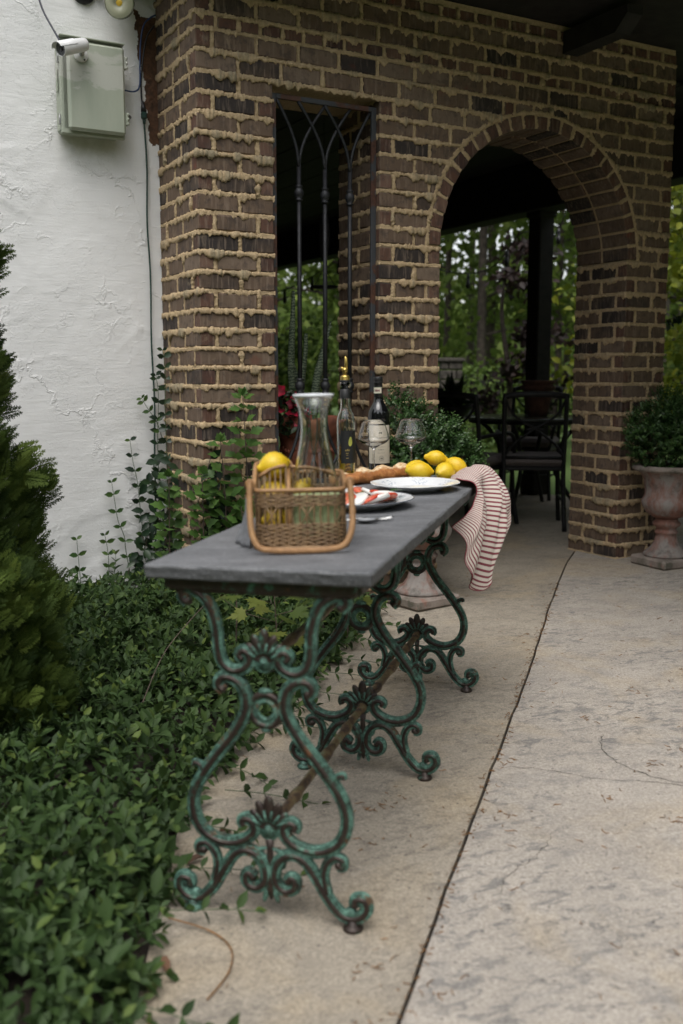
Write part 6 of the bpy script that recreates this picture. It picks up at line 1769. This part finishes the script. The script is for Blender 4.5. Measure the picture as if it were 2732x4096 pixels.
for i in range(ns + 1):
    s = i / ns; row = [c[i] for c in cs]
    for j in range(nt_ + 1):
        t = j / nt_; p = cm_(row, t)
        k = min(1, max(0, (s - .32) / .25)); k = k * k * (3 - 2 * k); k0 = min(1, s / .15)
        fw_ = t * 2 * PI * 2.5 + .6 - s * 1.4; fo = math.sin(fw_) * .8 + .35 * math.sin(2 * fw_ + .5); fo2 = math.sin(t * 2 * PI * 6.1 + s * 3.5 + 1)
        nz_ = noise.noise(Vector((t * 5, s * 6, 1)))
        p = p + Vector((k * (.017 * fo + .005 * fo2 + .009 * nz_), k * (.016 * math.cos(fw_)), (1 - k) * k0 * (.006 * (fo + 1) + .003 * (fo2 + 1) + .004 * (nz_ + .5))))
        if p.z > HT - .035: p.x = p.x if p.z > HT + .002 else max(p.x, .2415)
        vs.append(tuple(p)); uvs.append((t, s * .97 - .13 * t + .010 * math.sin(t * 7) + .2)); edge_pts[(i, j)] = p.copy()
m.add(vs, [(i * (nt_ + 1) + j, (i + 1) * (nt_ + 1) + j, (i + 1) * (nt_ + 1) + j + 1, i * (nt_ + 1) + j + 1) for i in range(ns) for j in range(nt_)])
tw = m.build('striped_towel', M['towel'], None, TM)
ul = tw.data.uv_layers.new(name='UVMap')
li = np.zeros(len(tw.data.loops), np.int32); tw.data.loops.foreach_get('vertex_index', li)
ul.data.foreach_set('uv', np.array(uvs, np.float32)[li].ravel())
md = tw.modifiers.new('thick', 'SOLIDIFY'); md.thickness = .0018; md.offset = 0
tag(tw, 'cream tea towel with thin wine red stripes draped over the table edge', 'towel')
m = MB()
m.tube([edge_pts[(ns, j)] for j in range(nt_ + 1)], .0016, 6); m.tube([edge_pts[(i, 0)] for i in range(0, ns + 1, 2)], .0016, 6); m.tube([edge_pts[(i, nt_)] for i in range(0, ns + 1, 2)], .0016, 6)
M['red_thread'] = simple('wine_red_thread', (.22, .03, .045), .9, 0, .2, 200, .3, .001)
m.build('hem', M['red_thread'], tw)
# ================================================================== PLANTS
M['vinca'] = leaf_mat('periwinkle_leaves', (.019, .042, .012), (.052, .095, .026), (.13, .18, .036), .6, .3, .22)
M['vine_leaf'] = leaf_mat_obj('climbing_vine_leaves', (.008, .022, .010), (.014, .036, .015), (.03, .06, .02), .4, .15)
M['vine_young'] = leaf_mat_obj('young_vine_leaves', (.03, .075, .015), (.05, .10, .02), (.075, .13, .03), .42, .2)
M['hibiscus'] = leaf_mat_obj('light_green_shrub_leaves', (.05, .11, .022), (.075, .155, .03), (.11, .20, .04), .5, .3)
M['maple'] = leaf_mat_obj('yellow_green_maple_leaves', (.06, .10, .018), (.10, .13, .022), (.15, .17, .03), .5, .3)
M['stem_green'] = simple('green_stem', (.05, .09, .03), .6, 0, .2, 40, 0)
M['stem_brown'] = simple('brown_stem', (.09, .065, .05), .8, 0, .3, 40, .2, .001)
# ---- periwinkle ground cover: shoots with opposite leaf pairs
vr = np.random.default_rng(3)
def bed_x(y): return bed_right(min(max(y, .45), 4.83))
LP, LF, LU, LS, LVv = [], [], [], [], []
SM = MB()
def shoot(x, y, z, L, d, nodes, size, young=0.0, stem=True, wob=.35):
    p = Vector((x, y, z)); d = Vector(d).normalized(); pts = [p.copy()]
    step = L / nodes; ph = vr.uniform(0, PI)
    for k in range(nodes):
        d = (d + Vector((vr.normal(0, wob * .3), vr.normal(0, wob * .3), vr.normal(0, wob * .15) - .03))).normalized()
        p = p + d * step; pts.append(p.copy())
        t = (k + 1) / nodes
        ax1 = d.orthogonal().normalized(); ax2 = d.cross(ax1)
        an = ph + k * PI / 2
        for s in (-1, 1):
            o = (ax1 * math.cos(an) + ax2 * math.sin(an)) * s
            f = (o * .8 + d * (.45 + .5 * (t > .9)) + Vector((0, 0, .12))).normalized()
            LP.append(p); LF.append(f); LU.append(Vector((0, 0, 1)) * .8 + d * .5 - o * .1 + Vector((vr.normal(0, .25), vr.normal(0, .25), 0)))
            LS.append(size * (1.0 if t < .85 else .75) * vr.uniform(.75, 1.15)); LVv.append(min(1, max(0, vr.normal(.34, .15) + young * t * t * .5 + (.25 if (t > .93 and vr.random() < .4) else 0))))
    if stem: SM.tube(pts, .0012, 3, 0, False)
def bed_h(x, y):     # height of the leaf mass
    e = bed_x(y) - x
    return .025 + .085 * min(1, max(0, e) / .35) + .03 * min(1, max(0, y - 3.2) / .8) * min(1, max(0, e) / .3) + .03 * noise.noise(Vector((x * 3, y * 3, 0)))
ns_ = 0
while ns_ < 3400:
    y = 1.15 + (4.75 - 1.15) * vr.random() ** 1.15; x = bed_x(y) - (.085 if y < 2.7 else .03) - vr.random() ** .9 * (1.75 if y < 3.2 else 1.5) + .02
    if x < -1.45 - .12 * y: continue
    pw = W(0, 0); q = WM.inverted() @ Vector((x, y, 0))
    if q.y > (.44 if q.x < -2.56 else -.06): continue
    h = bed_h(x, y); far = y > 3.0
    ed = bed_x(y) - x
    out = 1.0 if ed < .15 else .35
    d = (vr.normal(.15 + .45 * out, .55), vr.normal(-.25, .55), vr.uniform(.25, 1.1))
    z = gz(x, y) + max(.0, h * vr.uniform(.15, .85))
    shoot(x, y, z, vr.uniform(.06, .15), d, 4 if far else 5, vr.uniform(.034, .056), .5 if vr.random() < .45 else .1)
    ns_ += 1
# runners creeping over the slab edge
for (x, y, dx, dy, L) in [(-.25, 2.52, 1, -.1, .20), (-.31, 2.10, 1, .15, .22), (-.30, 1.93, 1, .1, .12), (-.20, 3.12, .9, -.4, .16), (-.10, 3.35, 1, -.25, .22), (-.02, 3.75, 1, -.4, .22), (.03, 4.05, 1, -.6, .2), (-.30, 1.62, .9, -.2, .16), (-.33, 2.33, 1, -.2, .12), (-.16, 3.02, 1, -.3, .14), (.08, 4.3, .8, -.8, .2), (-.28, 1.42, .8, .5, .12), (-.36, 2.75, 1, -.3, .2), (-.06, 3.55, 1, -.1, .18)]:
    shoot(x - .06, y, gz(x, y) + .035, L + .06, (dx, dy, .02), 5, .042, .5, True, .2)
for k in range(240):   # leaves lapping over the edge
    y = vr.uniform(1.2, 4.7); x = bed_x(y) - (.07 if y < 2.7 else 0) + vr.normal(0, .03)
    shoot(x, y, gz(x, y) + .012 + abs(vr.normal(0, .02)), vr.uniform(.04, .10), (1, vr.normal(-.2, .4), vr.uniform(-.1, .5)), 3, vr.uniform(.038, .054), .2)
tv, tf = leaf_template(.52, .10, .10)
P = np.array([tuple(p) for p in LP]); Fw = np.array([tuple(p) for p in LF]); Up = np.array([tuple(p) for p in LU])
me = scatter_mesh('periwinkle', tv, tf, frames(Fw, Up), np.array(LS), P, M['vinca'], np.array(LVv))
vin = link('periwinkle', me); tag(vin, 'dense periwinkle ground cover filling the bed left of the table', 'ground cover', None, 'stuff')
vs_o = SM.build('stem', M['stem_green'], vin); vs_o['kind'] = 'stuff'
# ---- arborvitae
arb = thing('arborvitae', 'dense green arborvitae at the left edge in front of the stucco wall', 'evergreen tree', T_(-1.385, 2.95, gz(-1.385, 2.95)))
m = MB(); m.tube([(0, 0, -.05), (.01, 0, 1.0), (0, .01, 2.4)], [.05, .035, .008], 8); m.build('trunk', M['bark'], arb)
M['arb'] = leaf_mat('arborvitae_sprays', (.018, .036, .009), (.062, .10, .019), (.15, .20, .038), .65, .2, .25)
# flat branching spray
sv, sf = [], []
def twig(x0, y0, ang, L, w, z=0.0, dz=0.0):
    o = len(sv); c, s = math.sin(ang), math.cos(ang); nx, ny = s, -c
    for t, k in ((0, .7), (.55, 1.0), (1, .15)):
        for q in (-1, 1): sv.append((x0 + c * L * t + nx * w * k * q, y0 + s * L * t + ny * w * k * q, z + dz * t * t + .004 * (1 if q > 0 else -1)))
    sf.extend([(o, o + 1, o + 3, o + 2), (o + 2, o + 3, o + 5, o + 4)])
def twig1(x0, y0, ang, L, w, z=0.0, dz=0.0):
    o = len(sv); c, s = math.sin(ang), math.cos(ang); nx, ny = s, -c
    for t, k in ((0, .6), (.7, 1.0), (1, .1)):
        if t == .7:
            for q in (-1, 1): sv.append((x0 + c * L * t + nx * w * k * q, y0 + s * L * t + ny * w * k * q, z + dz * t * t))
        else: sv.append((x0 + c * L * t, y0 + s * L * t, z + dz * t * t))
    sf.append((o, o + 2, o + 3, o + 1))
twig1(0, 0, 0, 1.0, .030)
for i, t in enumerate((.14, .26, .38, .50, .62, .74, .86)):
    L = .50 * (1 - t * .62)
    for s in (-1, 1):
        a_ = s * (.62 + .1 * (i % 2))
        twig1(0, t, a_, L, .024, 0, .05)
        for q in (.38, .68):
            twig1(math.sin(a_) * L * q, t + math.cos(a_) * L * q, a_ + .5, L * .42, .020, .02, .03)
            twig1(math.sin(a_) * L * q, t + math.cos(a_) * L * q, a_ - .5, L * .42, .020, .02, .03)
n = 9500
zz = vr.random(n) ** 1.15 * 2.15 + .0; th = vr.uniform(-PI * .98, PI * .55, n)
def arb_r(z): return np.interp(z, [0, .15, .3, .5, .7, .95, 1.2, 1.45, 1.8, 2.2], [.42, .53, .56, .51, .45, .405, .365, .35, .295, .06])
lob = 1 + .10 * np.sin(th * 5 + zz * 9) + .09 * np.sin(zz * 17 + th * 3)
rr = arb_r(zz) * lob * (1 - np.abs(vr.normal(0, .13, n))) - .05
P = np.stack([rr * np.cos(th), rr * np.sin(th), zz], 1)
od = np.stack([np.cos(th), np.sin(th), np.zeros(n)], 1)
fw = od * .8 + np.array([0, 0, .75]) + vr.normal(0, .35, (n, 3))
tg = np.stack([-np.sin(th), np.cos(th), np.zeros(n)], 1)
upv = tg * vr.choice([-1, 1], n)[:, None] + od * .6 + vr.normal(0, .5, (n, 3))
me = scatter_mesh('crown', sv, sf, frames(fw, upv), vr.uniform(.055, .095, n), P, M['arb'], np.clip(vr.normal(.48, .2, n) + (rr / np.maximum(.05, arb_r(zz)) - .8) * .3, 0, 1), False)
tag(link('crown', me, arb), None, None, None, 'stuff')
# ---- climbing vine with single leaves
def leaf_mesh(name, mat, w, fold, curl):
    m = MB(); a, b = leaf_template(w, fold, curl); m.add(a, b); return m.mesh(name, mat)
vl = [leaf_mesh('leaf', M['vine_leaf'], w, .09, c) for w, c in ((.62, .06), (.56, .12), (.66, .02))]
vy = [leaf_mesh('leaf', M['vine_young'], w, .09, c) for w, c in ((.60, .06), (.54, .1))]
def put_leaf(parent, me, p, f, up, s):
    o = link('leaf', me, parent); R = frames(np.array([tuple(f)]), np.array([tuple(up)]))[0]
    MM = Matrix([list(r) for r in R]).to_4x4(); MM = Matrix.Translation(p) @ MM @ Matrix.Scale(s, 4); o.matrix_local = MM; return o
def sprig(name, label, pts, size, leaves, mats, step=.05, group=None, cat='vine', r=.002, nrm=(0, -1, 0)):
    t = thing(name, label, cat, WM, group); Q = smooth_path(pts, 8)
    m = MB(); m.tube(Q, [r * (1.15 - .6 * i / len(Q)) for i in range(len(Q))], 6); m.build('stem', M['stem_green'], t)
    acc = 0; k = 0; last = 0
    for i in range(1, len(Q)):
        acc += (Q[i] - Q[i - 1]).length
        if acc - last >= step or i == len(Q) - 1:
            last = acc; d = (Q[i] - Q[i - 1]).normalized()
            side = d.cross(Vector(nrm)).normalized()
            for s in (-1, 1):
                f = side * s + d * random.uniform(.1, .7) + Vector(nrm) * random.uniform(.05, .5)
                up = Vector(nrm) + Vector((random.uniform(-.4, .4), 0, random.uniform(0, .6)))
                put_leaf(t, random.choice(mats), Q[i], f, up, size * random.uniform(.8, 1.2) * (1 if i < len(Q) - 3 else .7))
            k += 1
    return t
G1 = 'vine shoots climbing the stucco and the brick corner'
sprig('climbing_vine', 'tallest vine shoot climbing the side of the brick corner', [(-2.575, .40, .05), (-2.57, .41, .4), (-2.565, .42, .70), (-2.572, .41, .97), (-2.565, .41, 1.13), (-2.578, .41, 1.25)], .047, 20, vl, .048, G1)
sprig('climbing_vine', 'second vine shoot beside the tallest one at the brick corner', [(-2.60, .46, .1), (-2.595, .455, .5), (-2.60, .45, .8), (-2.59, .45, 1.02), (-2.60, .45, 1.13)], .045, 20, vl, .055, G1)
sprig('climbing_vine', 'short vine shoot forking left across the green extension cord', [(-2.57, .45, .80), (-2.60, .45, .90), (-2.64, .455, .965), (-2.672, .46, 1.02)], .042, 10, vy, .05, G1)
sprig('climbing_vine', 'upright vine shoot on the stucco, second tallest, left of the cord', [(-2.66, .47, .1), (-2.68, .475, .38), (-2.69, .475, .5), (-2.70, .475, .62), (-2.718, .475, .714), (-2.73, .475, .82)], .046, 12, vy + vl, .075, G1)
sprig('climbing_vine', 'vine shoot on the stucco between two shorter shoots', [(-2.73, .47, .05), (-2.765, .475, .27), (-2.772, .475, .35), (-2.80, .475, .43), (-2.813, .475, .518), (-2.826, .475, .62)], .044, 12, vy, .075, G1)
sprig('climbing_vine', 'leftmost vine shoot standing alone against the white stucco', [(-2.995, .47, .03), (-2.993, .475, .15), (-2.998, .475, .25), (-3.003, .475, .355)], .046, 8, vy, .075, G1)
sprig('climbing_vine', 'low vine shoot just right of the leftmost one on the stucco', [(-2.85, .47, .03), (-2.853, .475, .16), (-2.855, .475, .28), (-2.868, .475, .365)], .042, 8, vy, .055, G1)
vm = thing('vine_thicket', 'dark tangled mass of vine leaves at the foot of the brick corner', 'vine', WM)
poly = [(-2.72, .03), (-2.80, .20), (-2.74, .40), (-2.70, .60), (-2.66, .74), (-2.56, .78), (-2.47, .74), (-2.46, .42), (-2.48, .03)]
def inpoly(x, y):
    c = False
    for (x1, y1), (x2, y2) in zip(poly, poly[1:] + poly[:1]):
        if (y1 > y) != (y2 > y) and x < (x2 - x1) * (y - y1) / (y2 - y1) + x1: c = not c
    return c
cnt = 0; LPos = []
while cnt < 285:
    u, z = random.uniform(-2.82, -2.44), random.uniform(.02, .80)
    if not inpoly(u, z): continue
    w = random.uniform(.30, .475) if u < -2.545 else random.uniform(-.07, -.02)
    f = Vector((random.uniform(-1, 1), random.uniform(-.5, -.05), random.uniform(-.9, .5))); up = Vector((random.uniform(-.6, .3), -1, random.uniform(.1, .9)))
    put_leaf(vm, random.choice(vl), Vector((u, w, z)), f, up, random.uniform(.048, .070)); cnt += 1; LPos.append((u, w, z))
m = MB()
for k in range(26):
    a = Vector(random.choice(LPos)); b = a + Vector((random.uniform(-.12, .12), random.uniform(-.03, .02), -random.uniform(.1, .35))); b.z = max(.0, b.z)
    mid = (a + b) / 2 + Vector((random.uniform(-.05, .05), random.uniform(-.04, .0), 0)); m.tube(smooth_path([a, mid, b], 5), .0015, 4)
tag(m.build('twig', M['stem_brown'], vm), None, None, None, 'stuff')
# ---- light green shrub shoots in front of the brick pier
def lobed_leaf(mat, name='leaf'):
    m = MB(); out = [(0, 0), (.20, .16), (.42, .30), (.50, .46), (.30, .52), (.34, .70), (.17, .76), (0, 1.02)]
    vs = [(0, 0, 0), (0, .5, -.05)]; ring = out + [(-x, y) for x, y in out[1:-1]][::-1]
    vs += [(x, y, .10 * abs(x) * 1.4 - .10 * y * y) for x, y in ring]
    n = len(ring); m.add(vs, [(1, 2 + i, 2 + (i + 1) % n) for i in range(n)]); return m.mesh(name, mat)
hl = [lobed_leaf(M['hibiscus']), lobed_leaf(M['hibiscus'])]
def sapling(label, pts, size, step, rbase=.004):
    t = thing('shrub_shoot', label, 'shrub', WM, 'light green shrub shoots at the brick corner'); Q = smooth_path(pts, 8); nQ = len(Q)
    m = MB(); m.tube(Q, [rbase * (1.1 - .75 * i / nQ) for i in range(nQ)], 6); m.build('stem', M['stem_brown'], t)
    acc = 0; last = 0; an = random.uniform(0, 6)
    for i in range(1, nQ):
        acc += (Q[i] - Q[i - 1]).length
        if acc - last > step:
            last = acc; an += 2.4
            for q in range(4):
                a2 = an + q * 1.6; o = Vector((math.cos(a2), math.sin(a2) * .8, .25)); base = Q[i] + o * .012 * random.uniform(.5, 4 * (1 - .5 * i / nQ))
                put_leaf(t, random.choice(hl), base, o + Vector((0, 0, random.uniform(-.3, .5))), Vector((0, -.6, 1)) + o * .2, size * 1.2 * random.uniform(.7, 1.15) * (1 if i < nQ * .8 else .75))
    for q in range(4):
        put_leaf(t, hl[0], Q[-1], Vector((random.uniform(-.5, .5), random.uniform(-.5, .2), .9)), Vector((random.uniform(-1, 1), -1, .3)), size * .75)
    return t
sapling('tallest light green shrub shoot, in front of the pier left of the window', [(-2.36, -.12, .02), (-2.365, -.13, .33), (-2.38, -.14, .62), (-2.395, -.15, .84), (-2.405, -.15, 1.04)], .058, .036)
sapling('light green shrub shoot left of the tallest one', [(-2.48, -.12, .02), (-2.487, -.14, .42), (-2.496, -.15, .62), (-2.513, -.15, .84)], .060, .034)
sapling('light green shrub shoot in front of the edge of the brick corner', [(-2.58, -.10, .02), (-2.588, -.12, .42), (-2.590, -.12, .70)], .058, .034)
sapling('light green shrub shoot rising from the dark vine thicket', [(-2.71, .02, .02), (-2.706, .0, .36), (-2.701, .0, .68)], .056, .036)
sapling('low light green shrub shoot close behind the table corner', [(-2.43, -.2, .02), (-2.42, -.22, .3), (-2.45, -.22, .56)], .056, .034)
# ---- maple seedlings under the table
def maple_leaf(mat):
    m = MB(); h = [(0, 0), (.10, .02), (.34, -.06), (.28, .06), (.56, .12), (.42, .22), (.62, .46), (.40, .40), (.36, .52), (.24, .44), (.22, .68), (.12, .64), (0, 1.0)]
    ring = h + [(-x, y) for x, y in h[1:-1]][::-1]
    vs = [(0, .28, -.02)] + [(x, y, .06 * abs(x) - .12 * y * y) for x, y in ring]; n = len(ring)
    m.add(vs, [(0, 1 + i, 1 + (i + 1) % n) for i in range(n)]); return m.mesh('leaf', mat)
mlf = maple_leaf(M['maple'])
for (x, y, h, n, lb) in [(-.40, 3.62, .52, 9, 'maple seedling with large leaves at the left table corner'), (-.10, 3.72, .44, 13, 'yellow green maple seedling under the middle of the table'), (.02, 3.95, .40, 11, 'maple seedling growing behind the near right table leg'), (-.24, 3.45, .36, 9, 'low maple seedling in front of the others beneath the table')]:
    t = thing('maple_seedling', lb, 'seedling', T_(x, y, gz(x, y)), 'maple seedlings under the table')
    m = MB(); m.tube(smooth_path([(0, 0, 0), (.01, 0, h * .5), (0, .01, h)], 5), [.003] * 6 + [.002] * 5, 6); 
    for k in range(n):
        z = h * (.45 + .55 * k / n); a = k * 2.4; o = Vector((math.cos(a), math.sin(a), .35)); e = Vector((0, 0, z)) + o * random.uniform(.04, .10)
        m.tube([(0, 0, z), e], .0011, 4)
        put_leaf(t, mlf, e, o + Vector((0, 0, -.5)), Vector((0, -.5, 1)) + o * .3, random.uniform(.055, .085))
    m.build('stem', M['stem_brown'], t)
# ---- boxwoods in the urns
M['box'] = leaf_mat('boxwood_leaves', (.016, .044, .012), (.045, .098, .026), (.10, .17, .045), .4, .45, .18)
def boxwood(label, loc, blobs, n, size):
    t = thing('potted_boxwood', label, 'shrub', loc); C_ = np.array([b[:3] for b in blobs]); Rr = np.array([b[3] for b in blobs])
    wts = Rr ** 2 / (Rr ** 2).sum(); nt2 = n // 9
    idx = vr.choice(len(blobs), nt2, p=wts); dv = vr.normal(size=(nt2, 3)); dv /= np.linalg.norm(dv, axis=1, keepdims=True)
    base = C_[idx] + dv * Rr[idx][:, None] * np.array([1, 1, .95]) * vr.uniform(.72, 1.08, nt2)[:, None]
    dirs = dv * .8 + np.array([0, 0, .55]) + vr.normal(0, .3, (nt2, 3)); dirs /= np.linalg.norm(dirs, axis=1, keepdims=True)
    LPb, LFb, LUb, LSb, Vb = [], [], [], [], []
    for k in range(nt2):
        d = dirs[k]; o1 = np.cross(d, [.3, .2, .9]); o1 /= np.linalg.norm(o1) + 1e-6; o2 = np.cross(d, o1); vv = vr.random()
        for q in range(9):
            a = q * 2.0; o = o1 * math.cos(a) + o2 * math.sin(a); LPb.append(base[k] + d * .0065 * q - d * .01); LFb.append(o * .8 + d * .65); LUb.append(d + o * .1); LSb.append(size * (1.05 - .04 * q) * vr.uniform(.8, 1.2)); Vb.append(min(1, max(0, .18 + .3 * vv + .045 * q)))
    tv, tf = leaf_template(.58, .06, .04)
    me = scatter_mesh('foliage', tv, tf, frames(np.array(LFb), np.array(LUb)), np.array(LSb), np.array(LPb), M['box'], np.array(Vb)); tag(link('foliage', me, t), None, None, None, 'stuff')
    m = MB()
    for b in blobs: m.tube(smooth_path([(0, 0, -.03), (b[0] * .4, b[1] * .4, b[2] * .5), b[:3], (b[0] * 1.05, b[1] * 1.05, b[2] + b[3] * .5)], 4), .004, 5)
    m.build('stems', M['stem_brown'], t); return t
xL, yL = .385, 4.72; xR, yR = 1.825, 5.53
boxwood('green boxwood with one tall shoot in the urn behind the table', T_(xL, yL, gz(xL, yL) + .55), [(0, 0, .10, .15), (-.10, -.03, .12, .12), (.14, -.02, .10, .13), (.05, -.05, .20, .14), (-.06, .0, .27, .11), (-.105, -.02, .37, .07), (-.13, -.02, .44, .045), (.19, -.03, .16, .08), (.02, .08, .2, .13), (.10, .0, .27, .09), (-.03, -.02, .36, .06)], 15000, .0205)
boxwood('rounded dark boxwood filling the urn by the right pillar', T_(xR, yR, gz(xR, yR) + .56), [(0, 0, .10, .16), (-.12, -.05, .13, .12), (.14, 0, .13, .14), (0, -.08, .20, .14), (-.13, -.02, .24, .10), (.08, .02, .28, .13), (-.02, .0, .32, .11), (.2, -.02, .24, .12), (-.2, -.05, .19, .06), (.14, -.1, .2, .12)], 15000, .0205)
# ---- vine leaves reaching round the right end of the wall
rv = thing('trailing_branch', 'dark leafy branch reaching in at the right end of the brick wall', 'branch', WM)
m = MB(); m.tube(smooth_path([(.75, .25, 1.50), (.58, .22, 1.47), (.42, .15, 1.44), (.335, .08, 1.40)], 5), .003, 6); m.build('stem', M['stem_brown'], rv)
for k in range(16):
    t = random.random(); p = Vector((.75 - .42 * t, .25 - .17 * t, 1.50 - .10 * t)); put_leaf(rv, random.choice(vl), p, Vector((random.uniform(-1, .4), random.uniform(-.8, .3), random.uniform(-.7, .5))), Vector((0, -1, .8)), random.uniform(.05, .075))
# ---- catkins, dry leaves and grit on the slabs
M['catkin'] = simple('dry_brown_catkins', (.20, .10, .035), .9, 0, .4, 60, 0)
cm = MB(); cr_ = random.Random(31)
def catkin(x, y, L, r):
    a = cr_.uniform(0, 2 * PI); cv = cr_.uniform(-1.6, 1.6); p = Vector((x, y, 0)); pts = []
    for k in range(5):
        pts.append((p.x, p.y, gz(p.x, p.y) + .004 + r + .0015 * math.sin(k * 1.7))); a += cv * .35; p = p + Vector((math.cos(a), math.sin(a), 0)) * L / 4
    cm.tube(pts, [r * .5, r, r, r * .9, r * .3], 5)
k = 0
while k < 380:
    y = 1.35 + cr_.random() ** 1.3 * 4.2; x = cr_.uniform(-.40, 1.9)
    if x < bed_x(y): continue
    catkin(x, y, cr_.uniform(.006, .034), cr_.uniform(.0005, .0013)); k += 1
for k in range(260):
    y = 1.5 + cr_.random() * 3.6; catkin(joint_x(y) + cr_.gauss(0, .009), y, cr_.uniform(.006, .022), cr_.uniform(.0007, .0014))
for k in range(26):   # little heaps of catkins
    y = 1.5 + cr_.random() * 2.6; x = cr_.uniform(-.1, 1.3)
    if x < bed_x(y) + .05: continue
    for q in range(6): catkin(x + cr_.gauss(0, .018), y + cr_.gauss(0, .018), cr_.uniform(.01, .03), .0011)
tag(cm.build('fallen_catkins', M['catkin']), 'dry brown catkins scattered over the patio slabs', 'catkins', None, 'stuff')
M['dry_leaf'] = leaf_mat_obj('dry_brown_leaves', (.06, .03, .018), (.10, .05, .03), (.16, .08, .04), .8, .1)
dl = leaf_mesh('dry_leaf', M['dry_leaf'], .55, .2, .3)
for i, (x, y) in enumerate([(-.335, 2.02), (-.32, 2.20), (-.355, 1.80), (-.30, 2.32), (-.34, 2.12)]):
    o = link('dry_leaf', dl, None, T_(x, y, gz(x, y) + .012) @ RZ(i * 1.9) @ Matrix.Scale(.045, 4))
    tag(o, ['dry brown leaf at the slab edge beside the near left table foot', 'curled dry leaf at the bed edge behind the near left table foot', 'dry leaf on the slab edge nearest the camera', 'dry leaf under the periwinkle fringe, farthest along the slab edge', 'dry leaf between two others along the slab edge'][i], 'dry leaf', 'dry leaves along the edge of the bed')
# thin dead stalk lying on the slab and one leaning in the periwinkle
m = MB(); m.tube(smooth_path([(-.36, 1.93, gz(-.36, 1.93) + .02), (-.27, 1.90, gz(-.27, 1.9) + .008), (-.22, 1.84, gz(-.22, 1.84) + .006), (-.215, 1.76, gz(-.215, 1.76) + .006), (-.245, 1.68, gz(-.245, 1.68) + .005)], 8), .0018, 6); tag(m.build('dead_stalk', M['catkin']), 'thin curved brown stalk lying on the beige slab by the periwinkle', 'stalk')
m = MB(); m.tube(smooth_path([(-.60, 2.9, gz(-.6, 2.9) + .15), (-.56, 3.1, .26), (-.46, 3.35, .36)], 6), .0016, 6); tag(m.build('dead_stalk', M['stem_brown']), 'thin reddish stalk leaning over the periwinkle left of the table leg', 'stalk')
